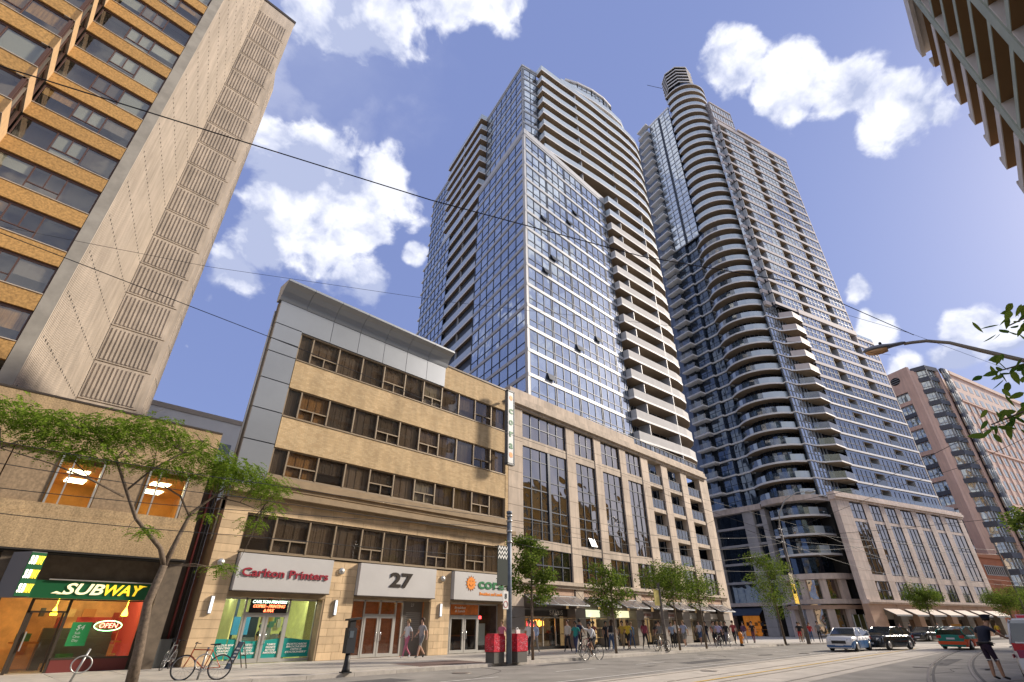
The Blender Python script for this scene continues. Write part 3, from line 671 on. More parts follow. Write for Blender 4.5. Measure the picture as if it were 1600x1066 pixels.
# ================================================================ tan office building with the three shop signs (G)
def bld_g():
    T=empty('tan_brick_office_building',(8,26.3,0),0,'five-storey tan brick building with silver corner panels and long window bands','building')
    F=Fr(0,26.3,0); X0,X1=7.76,26.55
    b=MB(); b.prism([(X0+.85,28.4),(X1-.05,28.4),(X1+3,44),(X0+5.2,44)],3.1,18.2); b.prism([(X0+1.6,30.6),(X1-.05,30.6),(X1+3,44),(X0+5.2,44)],.1,3.1); b.build('core',MAT['brown panel'],T)
    SW=Fr(X0+.02,26.36,73.6,-1); b=MB(); b.fbox(SW,.0,18,-.12,0,.1,18.3); b.build('side_wall',brickmat('side brick',(.30,.18,.11),(.25,.14,.09),(.25,.2,.15)),T)
    sp=MB(); sp.tube([(X0-.02,26.8,5),(X0-.02,26.8,17.5)],.05,6); sp.tube([(X0+.1,27.3,9),(X0+.1,27.3,16.5)],.04,6); sp.build('downpipe',alu,T)
    rows=[(14.74,16.47,'top'),(11.36,13.02,'mid'),(8.2,9.64,'low')]
    # brick spandrels
    for z0,z1 in ((13.02,14.74),(9.64,11.36)):
        b=MB(); b.fbox(F,9.36,26.32,-.5,.0,z0,z1); b.build('brick_spandrel',buff,T)
    b=MB(); b.fbox(F,19.95,26.5,-.5,0,16.47,18.2); b.build('brick_parapet',buff,T)
    b=MB(); b.fbox(F,26.28,26.55,-.5,.02,4.9,18.25); b.fbox(F,19.95,26.6,-.6,.05,18.2,18.32,1); b.build('end_pier',[buff,darkmet],T)
    b=MB(); b.fbox(F,7.76,9.36,-.5,-.1,8.2,18); b.build('pier_backing',darkmet,T)
    # silver corner panels (tall column) and header panels
    zz=[(6.9,8.05),(8.05,9.72),(9.75,11.42),(11.45,13.12),(13.15,14.72),(14.75,15.48),(15.51,16.50),(16.53,18.0)]
    for z0,z1 in zz: piece(T,'silver_panel',silver,F,7.76,9.30,-.1,.06,z0+.012,z1-.012)
    xs=[9.26,11.06,12.92,14.78,16.58,18.32,19.98]
    for a0,a1 in zip(xs[:-1],xs[1:]): piece(T,'silver_panel',silver,F,a0+.015,a1-.015,-.1,.06,16.50,17.98)
    # coved cornice
    prof=[(.06,18.02),(.10,18.12),(.16,18.30),(.30,18.55),(.52,18.80),(.80,18.95),(.86,18.97),(.86,19.10),(.0,19.12),(-.4,19.12),(-.4,18.02)]
    ja=[7.62,9.26,11.06,12.92,14.78,16.58,18.32,20.1]
    for a0,a1 in zip(ja[:-1],ja[1:]):
        m=MB(); n=len(prof); i=0
        m.v=[tuple(F.p(a0+.01,d,z)) for d,z in prof]+[tuple(F.p(a1-.01,d,z)) for d,z in prof]
        for k in range(n):
            j=(k+1)%n; m.f.append((k,j,n+j,n+k)); m.mi.append(0); m.sm.append(False)
        m.f.append(tuple(range(n))[::-1]); m.f.append(tuple(range(n,2*n))); m.mi+=[0,0]; m.sm+=[False,False]
        m.build('cornice_panel',silverw,T)
    # window bands
    mull=[9.36,10.16,11.86,13.5,15.1,16.75,18.3,19.9,21.5,23.1,24.75,26.28]
    def band_windows(z0,z1,mull,opener,lit,pale,name='window'):
        b=MB(); b.fbox(F,mull[0],mull[-1],-1.8,-1.7,z0,z1); b.build('room_wall',MAT['brown blind'],T)
        f=MB(); f.fbox(F,mull[0],mull[-1],-.22,-.08,z0,z0+.07); f.fbox(F,mull[0],mull[-1],-.22,-.08,z1-.06,z1); f.fbox(F,mull[0],mull[-1],-.3,.04,z0-.05,z0,0); f.build('band_frame',winframe,T)
        for k,(a0,a1) in enumerate(zip(mull[:-1],mull[1:])):
            f=MB(); 
            f.fbox(F,a0-.04,a0+.04,-.24,-.05,z0+.07,z1-.06)
            if k==len(mull)-2: f.fbox(F,a1-.08,a1,-.24,-.05,z0+.07,z1-.06)
            if k in opener:
                f.fbox(F,a0+.04,a1-.04,-.22,-.07,z0+.58,z0+.64); xm=(a0+a1)/2; f.fbox(F,xm-.03,xm+.03,-.22,-.07,z0+.07,z0+.58)
            w=f.build(name,winframe,T)
            p=MB(); p.fbox(F,a0+.04,a1-.04,-.17,-.15,z0+.07,z1-.06); p.build('pane',pane_g,w)
            m=blind; d=.24
            if k in lit: m=curtw
            if k in pale: m=blindw
            c=MB(); ncv=10; aa=a0+.05; st=(a1-a0-.1)/ncv
            zb=z0+.1 if rnd.random()<.85 else z0+.6
            for q in range(ncv): 
                dd=.016*math.sin(q*2.1+k)
                c.fbox(F,aa+q*st+.005,aa+(q+1)*st-.005,-d-.02+dd,-d+dd,zb,z1-.04)
            c.build('curtain',m,w)
    band_windows(14.76,16.47,mull,(1,4,6,9),(),(6,))
    band_windows(11.38,13.02,mull,(1,4,6,9),(1,),())
    band_windows(8.22,9.64,mull,(1,4,6,9),(1,),(6,))
    # ledge between the brick part and the stone base
    b=MB(); b.fbox(F,9.3,26.6,-.5,.25,7.75,7.98); b.fbox(F,9.3,26.6,-.5,.12,7.55,7.75); b.fbox(F,9.3,26.6,-.5,.04,7.98,8.17); b.build('ledge',stonegl,T)
    b=MB(); b.fbox(F,7.8,26.85,-.5,.55,7.1,7.35); b.fbox(F,7.8,26.7,-.5,.30,6.95,7.1); b.fbox(F,7.8,26.6,-.5,.08,7.35,7.55); b.build('cornice_ledge',stonegl,T)
    # stone base built of blocks
    def blocks(a0,a1,z0,z1,n=1,h=.337,off=0):
        k=0; z=z0
        while z<z1-.02:
            zz=min(z+h,z1); w=(a1-a0)/n; sh=(w/2 if (k%2 and n>1) else 0)
            xs=[a0]+[a0+w*i-sh+ (0 if not sh else 0) for i in range(1,n+ (1 if sh else 0))]+[a1]
            for q0,q1 in zip(xs[:-1],xs[1:]):
                if q1-q0>.03: piece(T,'stone_block',stoneg,F,q0+.006,q1-.006,-.4,off+rnd.uniform(-.004,.004),z+.006,zz-.006)
            z=zz; k+=1
    b=MB(); b.fbox(F,7.8,26.5,-.5,-.02,6.3,6.95); b.fbox(F,7.8,8.88,-1.5,-.02,.1,6.9); b.fbox(F,13.45,15.16,-1.5,-.02,.1,4.5)
    b.fbox(F,20.14,21.66,-1.5,-.02,.1,4.5); b.fbox(F,26.2,26.55,-1.5,-.02,.1,6.9); b.build('mortar_backing',stonegl,T)
    blocks(8.86,26.3,6.3,6.95,14,.325)
    blocks(7.8,8.88,.12,6.95,1); blocks(13.55,15.12,.12,4.46,2); blocks(20.2,21.64,.12,4.5,2); blocks(26.2,26.55,.12,6.95,1)
    m2=[8.88,10.35,12.1,13.55,15.15,16.55,18.1,19.65,21.2,22.75,24.4,26.2]
    band_windows(4.62,6.28,m2,(1,4,7,9),(),())
    # grey sign boxes
    sgm=mat('sign box pale grey',(.50,.49,.475),.5,.15,noise=.04,nscale=.8)
    for a0,a1 in ((8.93,13.55),(15.14,20.22),(21.66,26.15)):
        b=MB(); b.fbox(F,a0,a1,-.3,.30,2.95,4.50); sb=b.build('sign_box',sgm,T)
        b=MB(); b.fbox(F,a0-.02,a1+.02,-.3,.33,2.92,2.96); b.build('box_trim',darkmet,sb)
    D=.305
    lettering('Carlton Printers',mat('crimson letters',(.30,.012,.03),.5),T,F,11.25,D,3.70,.34,4.2,bold=.008,ext=.05,name='sign_lettering')
    lettering('27',mat('dark bronze letters',(.045,.035,.028),.4,.4),T,F,17.75,D,3.75,.68,1.5,bold=.03,ext=.04,name='sign_numerals')
    cg=mat('restaurant green',(.01,.17,.05),.5); co=mat('sun orange',(.85,.27,.02),.5)
    lettering('cora',cg,T,F,24.75,D,3.88,.58,2.3,bold=.022,ext=.03,name='sign_lettering')
    lettering('Breakfast and Lunch',co,T,F,24.75,D,3.32,.17,2.0,bold=.006,ext=.015,name='sign_lettering')
    # smiling sun emblem
    m=MB(); cx,cz=23.0,3.88
    def rays(n,r0,r1,d,c):
        for k in range(n):
            a=2*math.pi*k/n; b_=2*math.pi*(k+.5)/n; e=2*math.pi*(k+1)/n
            m.face([F.p(cx+r0*math.cos(a),d,cz+r0*math.sin(a)),F.p(cx+r1*math.cos(b_),d,cz+r1*math.sin(b_)),F.p(cx+r0*math.cos(e),d,cz+r0*math.sin(e))],c)
    rays(14,.31,.47,D+.01,1); rays(14,.29,.42,D+.014,0)
    m.face([F.p(cx+.33*math.cos(2*math.pi*k/28),D+.02,cz+.33*math.sin(2*math.pi*k/28)) for k in range(28)],0)
    def arc(x,z,r,a0,a1,w):
        q=[F.p(x+r*math.cos(R(a0+(a1-a0)*k/8)),D+.026,z+r*math.sin(R(a0+(a1-a0)*k/8))) for k in range(9)]; m.tube(q,w,4,2,cap=False)
    arc(cx,cz+.02,.17,200,340,.012); arc(cx-.11,cz+.08,.06,20,160,.009); arc(cx+.11,cz+.08,.06,20,160,.009)
    m.build('sun_emblem',[co,mat('dark outline',(.18,.05,.01),.5),mat('dark outline',(.18,.05,.01),.5)],T,fix=False)
    # wall lights
    for x in (8.25,14.2,20.95):
        l=MB(); c=F.p(x,0,4.05); 
        l.lathe([(.16,0),(.17,.05),(.15,.1),(.05,.14),(.02,.15)],16); l.xf(Matrix.Translation(c)@Matrix.Rotation(R(90),4,'X')); l.build('round_floodlight',alu,T)
    for x in (8.3,14.15,20.9):
        l=MB(); l.fbox(F,x-.07,x+.07,.0,.1,2.02,2.72,0); l.fbox(F,x-.05,x+.05,.1,.13,2.06,2.68,1); l.build('wall_sconce',[alu,mat('sconce lens',(.8,.82,.85),.3,emit=(.9,.93,1),es=.5)],T)
    # ---- shop 1: printers
    def interior(a0,a1,wall,dep=4.2,h=2.95,floor=None):
        r=MB(); r.fbox(F,a0,a1,-dep,-dep+.05,.1,h); r.fbox(F,a0-.05,a0,-dep,-.6,.1,h); r.fbox(F,a1,a1+.05,-dep,-.6,.1,h); r.fbox(F,a0,a1,-dep,-.6,.08,.12); r.build('shop_interior',wall,T)
        r=MB(); r.fbox(F,a0,a1,-dep,-.6,h,h+.05); r.build('shop_ceiling',mat('shop ceiling',(.45,.38,.25),.9),T)
    pw=mat('yellow green shop wall',(.50,.52,.16),.8,emit=(.75,.8,.28),es=.14,noise=.25,nscale=1.6); interior(9.6,13.45,pw); dv=MB(); dv.fbox(F,9.9,10.3,-2.6,-2.2,.1,2.95); dv.fbox(F,11.3,12.1,-4.1,-4.05,.1,2.2); dv.build('dark_partition',mat('dark blue partition',(.05,.08,.12),.6),T)  # shop wall emits too, painted-in brightness on top of the tubes
    tube=mat('tube light',(1,1,1),.5)
    for k,(x,dd) in enumerate(((9.1,-1.3),(10.6,-1.3),(12.2,-1.4),(9.3,-2.4))):
        l=MB(); l.fbox(F,x,x+1.15,dd-.08,dd+.08,2.72,2.78); l.build('tube_light',mat('shop tube light',(1,1,1),.5,emit=(.95,1,.9),es=8),T)
    SD=-.62
    def shopfront(a0,a1,xs,zt,ztr,m,base=.12,door=None,pm=pane_s):
        f=MB()
        for x in xs: f.fbox(F,x-.045,x+.045,SD-.06,SD+.06,base,zt)
        f.fbox(F,a0,a1,SD-.06,SD+.06,zt-.08,zt); f.fbox(F,a0,a1,SD-.055,SD+.055,base,base+.13)
        if ztr: f.fbox(F,xs[1]-.0 if len(xs)>3 else a0,xs[-2] if len(xs)>3 else a1,SD-.055,SD+.055,ztr-.05,ztr+.05)
        fo=f.build('shopfront_frame',m,T)
        for x0,x1 in zip(xs[:-1],xs[1:]):
            piece(T,'shop_pane',pm,F,x0+.045,x1-.045,SD-.012,SD+.012,base+.13,zt-.08)
        return fo
    b=MB(); b.fbox(F,8.86,13.57,SD-.1,-.0,2.72,2.97); b.fbox(F,15.1,20.2,SD-.1,0,2.8,2.97); b.fbox(F,21.6,26.2,SD-.1,0,2.8,2.97); b.build('header',stonegl,T)
    shopfront(8.9,13.5,[8.93,10.0,11.02,12.06,13.47],2.72,2.08,alu)
    for x0,x1,hx in ((10.05,11.0,10.88),(11.05,12.02,11.16)):
        d=MB(); 
        d.fbox(F,x0,x0+.10,SD-.03,SD+.075,.14,2.03); d.fbox(F,x1-.10,x1,SD-.03,SD+.075,.14,2.03); d.fbox(F,x0+.1,x1-.1,SD-.03,SD+.075,1.93,2.03); d.fbox(F,x0+.1,x1-.1,SD-.03,SD+.075,.14,.30)
        dr=d.build('door',alu,T); h=MB(); h.tube([F.p(hx,SD+.07,.85),F.p(hx,SD+.14,.88),F.p(hx,SD+.14,1.28),F.p(hx,SD+.07,1.31)],.016,6); h.build('handle',mat('bright steel',(.6,.6,.6),.2,.9),dr)
    teal=mat('teal vinyl',(.0,.27,.235),.5); wp=mat('white print',(.85,.85,.8),.6)
    for x0,x1,tx in ((8.99,9.95,'COLOUR B/W\nPRINTING\nGRAPHIC\nDESIGN'),(10.16,10.88,'POSTERS\nBANNERS\nCD/DVD\nDUPLICATION'),(11.16,11.90,'T-SHIRTS\nMAGNETS\nBUTTONS\nINVITATIONS'),(12.12,13.42,'POSTCARDS\nBROCHURES\nOFFICE\nSTATIONERY')):
        m=MB(); n=8; top=[F.p(x0+(x1-x0)*k/n,SD+.02,1.02+.05*math.sin((x0+(x1-x0)*k/n)*2.2)) for k in range(n+1)]
        m.face([F.p(x0,SD+.02,.30),F.p(x1,SD+.02,.30)]+top[::-1]); m.build('window_vinyl',teal,T,fix=False)
        lettering(tx,wp,T,F,(x0+x1)/2,SD+.03,.66,.075,(x1-x0)*.82,shear=.25,name='vinyl_lettering',bold=.003)
    b=MB(); b.fbox(F,10.16,11.94,SD+.07,SD+.11,2.10,2.66); lb=b.build('led_board',mat('led board black',(.012,.008,.008),.4),T)
    lettering('CARLTON PRINTERS',mat('led pale green',(.7,1,.75),.5,emit=(.7,1,.75),es=1.6),T,F,11.05,SD+.12,2.55,.12,1.62,shear=.25,name='led_lettering')
    lettering('COPIES - PRINTING',mat('led red',(1,.15,.05),.5,emit=(1,.16,.06),es=2.2),T,F,11.05,SD+.12,2.37,.12,1.5,shear=.25,bold=.005,name='led_lettering')
    lettering('& FAX',mat('led red',(1,.15,.05),.5),T,F,11.05,SD+.12,2.19,.12,.5,shear=.25,bold=.005,name='led_lettering')
    clutter(T,F,9.7,13.3,-3.9,-1.8,.1,1.9,8,30,[(.3,.32,.33),(.1,.11,.12),(.5,.5,.45),(.12,.3,.28),(.55,.4,.15),(.25,.08,.06)])
    # copiers, posters, screen inside
    for x,dd,w,h,mm in ((9.4,-3.0,.7,1.0,'copier grey'),(11.6,-3.3,1.0,.95,'copier grey'),(12.7,-2.6,.6,1.1,'copier grey')):
        b=MB(); b.fbox(F,x-w/2,x+w/2,dd-.3,dd+.3,.1,h); b.fbox(F,x-w/2+.05,x+w/2-.05,dd-.25,dd+.2,h,h+.12); b.build('copier',mat(mm,(.30,.32,.33),.5),T)
    for k in range(12):
        x=12.25+.36*(k%3); z=1.35+.35*(k//3); piece(T,'wall_poster',mat('poster %d'%(k%4),[(.5,.35,.12),(.12,.3,.25),(.55,.5,.4),(.3,.1,.07)][k%4],.8),F,x,x+.28,-4.14,-4.12,z,z+.28)
    b=MB(); b.fbox(F,10.2,10.95,-2.2,-2.15,1.2,1.95); b.build('blue_display',mat('blue screen',(.03,.12,.16),.4,emit=(.05,.25,.35),es=.4),T)
    # ---- lobby 27
    lw=mat('copper lobby wall',(.28,.10,.035),.6,noise=.35,nscale=1.6,emit=(.9,.28,.06),es=.03,stretch=(1,1,3)); interior(15.2,20.1,lw)  # lobby wall has a faint copper glow as painted lamplight
    for x in (16.2,17.7): 
        l=MB(); l.fbox(F,x,x+.9,-2.4,-2.25,2.82,2.88); l.build('tube_light',mat('warm lobby light',(1,.8,.5),.5,emit=(1,.6,.25),es=6),T)
    shopfront(15.15,18.7,[15.18,16.2,17.18,18.2,18.66],2.8,2.08,alu,pm=pane_g)
    for x0,x1,hx in ((16.25,17.15,17.04),(17.2,18.15,17.32)):
        d=MB(); d.fbox(F,x0,x0+.10,SD-.03,SD+.075,.14,2.03); d.fbox(F,x1-.10,x1,SD-.03,SD+.075,.14,2.03); d.fbox(F,x0+.1,x1-.1,SD-.03,SD+.075,1.93,2.03); d.fbox(F,x0+.1,x1-.1,SD-.03,SD+.075,.14,.30)
        dr=d.build('door',alu,T); h=MB(); h.tube([F.p(hx,SD+.07,.85),F.p(hx,SD+.14,.88),F.p(hx,SD+.14,1.28),F.p(hx,SD+.07,1.31)],.016,6); h.build('handle',MAT['bright steel'],dr)
    b=MB(); b.fbox(F,18.75,20.15,SD-.2,SD-.02,.1,2.8); b.build('directory_wall',mat('directory grey',(.15,.13,.11),.5),T)
    dl=mat('directory print',(.5,.47,.42),.6)
    lettering('27',dl,T,F,19.35,SD+.0,2.6,.16,name='directory_lettering')
    m=MB()
    for k in range(13): m.fbox(F,18.95,19.95,SD-.01,SD+.0,1.0+k*.1,1.025+k*.1)
    m.build('directory_lines',dl,T,kind='stuff')
    # ---- restaurant
    rw=mat('restaurant wall',(.12,.09,.07),.8,noise=.3,nscale=2); interior(21.7,26.1,rw)
    shopfront(21.65,26.2,[21.68,22.12,23.3,24.48,26.17],2.8,2.08,alu,pm=pane_s)
    clutter(T,F,21.8,26,-3.9,-1.6,.1,2.0,9,26,[(.25,.12,.06),(.08,.08,.08),(.4,.3,.2),(.3,.33,.3)])
    b=MB(); b.fbox(F,22.16,24.44,SD+.06,SD+.08,2.16,2.72); b.build('transom_banner',mat('orange banner',(.60,.17,.03),.6,noise=.25,nscale=3),T)
    lettering('Breakfast\n& Lunch',wp,T,F,22.9,SD+.09,2.45,.13,.9,shear=.2,name='banner_lettering')
    b=MB(); b.fbox(F,24.7,25.4,SD-.3,SD-.28,.5,1.7); b.build('menu_board',mat('menu pale',(.35,.38,.36),.6),T)
    b=MB(); b.fbox(F,24.65,25.0,SD-.25,SD-.22,1.95,2.12); b.build('red_neon',mat('red neon',(1,.1,.1),.5,emit=(1,.05,.05),es=3),T)
    for x0,x1,hx in ((22.18,23.26,23.14),(23.34,24.42,23.46)):
        d=MB(); d.fbox(F,x0,x0+.10,SD-.03,SD+.075,.14,2.03); d.fbox(F,x1-.10,x1,SD-.03,SD+.075,.14,2.03); d.fbox(F,x0+.1,x1-.1,SD-.03,SD+.075,1.93,2.03); d.fbox(F,x0+.1,x1-.1,SD-.03,SD+.075,.14,.30)
        dr=d.build('door',alu,T); h=MB(); h.tube([F.p(hx,SD+.07,.85),F.p(hx,SD+.14,.88),F.p(hx,SD+.14,1.28),F.p(hx,SD+.07,1.31)],.016,6); h.build('handle',MAT['bright steel'],dr)
bld_g()
def blade():
    T=empty('vertical_blade_sign',(26.8,25.6,11.9),0,'tall white vertical blade sign reading cora with orange suns at both ends','sign')
    F=Fr(25.5,25.25,0)
    wh=mat('sign white',(.62,.64,.62),.5); bk=mat('sign return dark',(.10,.11,.12),.5)
    b=MB(); b.fbox(F,.0,.62,-.22,.0,11.95,17.6); b.build('face_box',wh,T)
    b=MB(); b.fbox(F,-.05,.67,-.28,-.03,11.88,17.68,0); b.fbox(F,.62,.68,-.3,.03,11.86,17.7,0); b.fbox(F,-.06,.0,-.3,.03,11.86,17.7,0); b.fbox(F,-.06,.68,-.3,.03,11.80,11.92,0); b.fbox(F,-.06,.68,-.3,.03,17.62,17.74); b.build('edge_trim',bk,T)
    for z in (12.6,17.0):
        b=MB(); b.fbox(F,.2,.4,-.9,-.2,z,z+.12); b.build('bracket',bk,T)
    for k,ch in enumerate('cora'): lettering(ch,MAT['restaurant green'],T,F,.31,.005,16.05-.92*k,.56,.42,bold=.02,ext=.02,name='sign_letter')
    for z in (12.55,17.1):
        m=MB(); 
        for k in range(12):
            a=2*math.pi*k/12; e=2*math.pi*(k+1)/12; h=(a+e)/2; m.face([F.p(.31+.15*math.cos(a),.008,z+.15*math.sin(a)),F.p(.31+.25*math.cos(h),.008,z+.25*math.sin(h)),F.p(.31+.15*math.cos(e),.008,z+.15*math.sin(e))])
        m.face([F.p(.31+.17*math.cos(2*math.pi*k/20),.012,z+.17*math.sin(2*math.pi*k/20)) for k in range(20)]); m.build('sun_emblem',MAT['sun orange'],T,fix=False)
blade()
# ================================================================ glass tower (A) with its podium
ARM=0
def tower_a():
    T=empty('glass_condo_tower',(34,30,0),0,'nearer tall blue glass tower with a flat glass corner and long curving balconies','building')
    L=lambda j:82.5-2.8*j
    zbot=17.5
    # --- cores
    th=75.5; cu=Vector((math.cos(R(th)),math.sin(R(th)))); 
    def q(x,y,a,off=0): return (x+cu.x*a+cu.y*off,y+cu.y*a-cu.x*off)
    B0=(33.2,30.1); B1=(51.6,29.75)
    body=MB(); body.prism([q(*B0,.35,.35),(51.3,30.2),(58,32.5),(66,36),(66,64),q(*B0,34.5,.35)],10,59.6)
    body.prism([(36.9,33.6),(39.5,33.2),(52,32.0),(62,32),(65.2,35),(66,64),q(36.3,33.0,36,.35)],59.6,83.2)
    body.build('core',mat('dark blue wall',(.03,.04,.055),.5),T)
    FA=Fr(*B0,-1.05); FL=Fr(B0[0],B0[1],th,-1)   # left face: outward normal to the left
    # --- lower glass corner block: floors 8..22
    for j in range(8,23):
        zt=L(j); zb=L(j+1) if j<22 else L(22)-2.8
        # spandrel bands
        piece(T,'spandrel_band',bandg,FA,0,18.35,-.3,.07,zt-.38,zt)
        piece(T,'side_spandrel_band',bandg,FL,0,13.2,-.3,.07,zt-.38,zt)
        f=MB(); zc=zt-.38; ztr=zb+ (zc-zb)*.36
        f.fbox(FA,0,18.35,-.1,.03,ztr-.035,ztr+.035); 
        a=.35; cols=[a]; k=0
        while a<18.0:
            a+=1.27; cols.append(min(a,18.3)); k+=1
            if k%3==0 and a<17.8: a+=.26; cols.append(a)
        for c in cols: f.fbox(FA,c-.04,c+.04,-.1,.04,zb,zc)
        f.build('window_frame',frm,T)
        for c0,c1 in zip(cols[:-1],cols[1:]):
            if c1-c0<.4: 
                piece(T,'narrow_pane',tgl,FA,c0+.03,c1-.03,-.12,-.02,zb,zc); continue
            piece(T,'pane',tgl,FA,c0+.03,c1-.03,-.12,-.02,ztr,zc,rnd.uniform(-.006,.006)); piece(T,'pane',tgl,FA,c0+.03,c1-.03,-.12,-.02,zb,ztr,rnd.uniform(-.006,.006))
        if j in (10,11,12,14,15,17,18,20) :
            c0=cols[rnd.choice((2,4,5,7,9,11))]; ov=MB(); h=ztr-zb
            ov.hexa([FA.p(c0+.05,.34,zb+.1),FA.p(c0+1.2,.34,zb+.1),FA.p(c0+1.2,.30,zb+.1),FA.p(c0+.05,.30,zb+.1),FA.p(c0+.05,.08,ztr),FA.p(c0+1.2,.08,ztr),FA.p(c0+1.2,.03,ztr),FA.p(c0+.05,.03,ztr)]); ov.build('open_window',frm,T)
        f=MB(); f.fbox(FL,0,13.2,-.1,.03,ztr-.035,ztr+.035); cs=[.35+1.83*k for k in range(8)]
        for c in cs: f.fbox(FL,c-.035,c+.035,-.1,.04,zb,zc)
        f.build('side_window_frame',frm,T)
        for c0,c1 in zip(cs[:-1],cs[1:]):
            piece(T,'side_pane',tgl,FL,c0+.03,c1-.03,-.12,-.02,ztr,zc,rnd.uniform(-.006,.006)); piece(T,'side_pane',tgl,FL,c0+.03,c1-.03,-.12,-.02,zb,ztr,rnd.uniform(-.006,.006))
    c=MB(); c.fbox(FA,-.02,.34,-.34,.035,zbot,60.0); c.build('corner_post',bandg,T)
    # block parapet
    c=MB(); c.fbox(FA,-.05,18.4,-.4,.12,60.05,61.0); c.fbox(FL,-.05,13.2,-.4,.12,60.05,61.0); c.build('block_parapet',bandg,T)
    # --- left face beyond: recessed balcony strip then far glass wing (lower and upper)
    for j in range(0,23):
        zt=L(j); zb=zt-2.8; zc=zt-.38
        up=j<8
        o=Fr(*(q(36.3,33.0,0) if up else B0),th,-1); d0=0
        a0,a1=(12.0,26.2) if up else (13.3,23.7); e1=36.6 if up else 34.8
        pd=1.25 if up else .0
        # balcony slab + guard
        piece(T,'side_balcony_slab',band,o,a0,a1,-1.7,pd+.06,zt-.22,zt)
        piece(T,'side_balcony_guard',guard,o,a0+.03,a1-.03,pd-.06,pd,zt+.02,zt+1.05)
        if up: piece(T,'side_balcony_guard',guard,o,a0,a0+.06,-.0,pd,zt+.02,zt+1.05)
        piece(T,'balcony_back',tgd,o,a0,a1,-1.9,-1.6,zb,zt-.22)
        piece(T,'balcony_divider',bandg,o,(a0+a1)/2-.06,(a0+a1)/2+.06,-1.6,pd-.1,zb,zt-.22)
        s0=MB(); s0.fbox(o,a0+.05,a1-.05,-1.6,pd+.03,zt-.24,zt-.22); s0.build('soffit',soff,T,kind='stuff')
        # far glass
        piece(T,'side_spandrel_band',bandg,o,a1,e1,-.3,.07,zt-.38,zt)
        f=MB(); ztr=zb+(zc-zb)*.36; f.fbox(o,a1,e1,-.1,.03,ztr-.035,ztr+.035); n=7
        for k in range(n+1): x=a1+.05+(e1-a1-.1)*k/n; f.fbox(o,x-.04,x+.04,-.1,.04,zb,zc)
        f.build('far_window_frame',frm,T)
        for k in range(n):
            x0=a1+.05+(e1-a1-.1)*k/n; x1=a1+.05+(e1-a1-.1)*(k+1)/n; piece(T,'far_side_pane',tgl,o,x0+.03,x1-.03,-.12,-.02,zb,zc,rnd.uniform(-.006,.006))
        # small fins at far edge
        piece(T,'edge_balcony',band,o,e1-.4,e1+.9,-.6,.1,zt-.2,zt)
    # --- upper narrow glass by the corner (floors 0..7)
    UA=Fr(36.3,33.0,-14); UL=Fr(36.3,33.0,th,-1)
    for j in range(0,9):
        zt=L(j); zb=zt-2.8; zc=zt-.38; ztr=zb+(zc-zb)*.36
        piece(T,'spandrel_band',bandg,UA,0,2.85,-.3,.06,zt-.38,zt); piece(T,'side_spandrel_band',bandg,UL,0,12,-.3,.06,zt-.38,zt)
        f=MB(); f.fbox(UA,0,2.8,-.1,.03,ztr-.035,ztr+.035)
        for c in (.05,.3,1.5,2.7): f.fbox(UA,c-.04,c+.04,-.1,.04,zb,zc)
        f.fbox(UL,0,12,-.1,.03,ztr-.035,ztr+.035)
        cs=[.3+1.65*k for k in range(8)]
        for c in cs: f.fbox(UL,c-.035,c+.035,-.1,.04,zb,zc)
        f.build('window_frame',frm,T)
        for c0,c1 in ((.3,1.5),(1.5,2.7)): piece(T,'pane',tgl,UA,c0+.03,c1-.03,-.12,-.02,ztr,zc); piece(T,'pane',tgl,UA,c0+.03,c1-.03,-.12,-.02,zb,ztr)
        for c0,c1 in zip(cs[:-1],cs[1:]): piece(T,'side_pane',tgl,UL,c0+.03,c1-.03,-.12,-.02,ztr,zc); piece(T,'side_pane',tgl,UL,c0+.03,c1-.03,-.12,-.02,zb,ztr)
    c=MB(); c.fbox(UA,-.02,.25,-.25,.03,60.5,82.9); c.build('corner_post',bandg,T)
    c=MB(); c.fbox(UA,-.1,2.85,-.4,.15,82.5,82.9); c.fbox(UL,-.1,36.6,-.4,.15,82.5,82.9); c.build('roof_parapet',bandg,T)
    # --- curved balconies
    UPL=[(39.1,32.45),(38.8,30.95),(42.8,30.3),(46.4,29.6),(50,29.0),(53.8,28.5),(57.2,28.0),(60.3,27.75),(62.6,27.75),(64.6,28.15),(66.2,28.95),(67.4,30.1),(68.1,31.6),(68.3,33.6)]
    LOW=[(51.65,31.4),(51.65,28.95)]+UPL[5:]
    LOW=[(51.65,31.4),(51.65,28.95),(53.8,28.75),(57.2,28.4),(60.3,28.1),(62.6,27.95)]+UPL[9:]
    for j in range(0,23):
        zt=L(j); line=UPL if j<8 else LOW
        inner=offline(line,1.9)
        s=MB(); poly=line+[(66.4,35),(66,36)]+[p for p in inner[::-1]]
        for (a,b,c2,d) in offs(line,1.9): s.hexa([(*a,zt-.24),(*b,zt-.24),(*c2,zt-.24),(*d,zt-.24),(*a,zt-.0),(*b,zt),(*c2,zt),(*d,zt)],0)
        sl=s.build('balcony_slab',[band],T)
        so=MB()
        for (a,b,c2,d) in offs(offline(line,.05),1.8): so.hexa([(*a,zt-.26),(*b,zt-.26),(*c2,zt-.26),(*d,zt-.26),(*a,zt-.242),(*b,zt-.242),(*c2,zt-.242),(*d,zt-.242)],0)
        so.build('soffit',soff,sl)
        gm=guardc if j>=10 else guard
        g=MB()
        gl=offline(line,.04)
        for k,(a,b,c2,d) in enumerate(offs(gl,.07)):
            g.hexa([(*a,zt+.01),(*b,zt+.01),(*c2,zt+.01),(*d,zt+.01),(*a,zt+1.06),(*b,zt+1.06),(*c2,zt+1.06),(*d,zt+1.06)],0)
        g.build('balcony_guard',[gm],T)
        w=MB(); wl=inner[1:] 
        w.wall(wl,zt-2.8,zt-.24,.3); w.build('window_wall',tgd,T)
        f=MB()
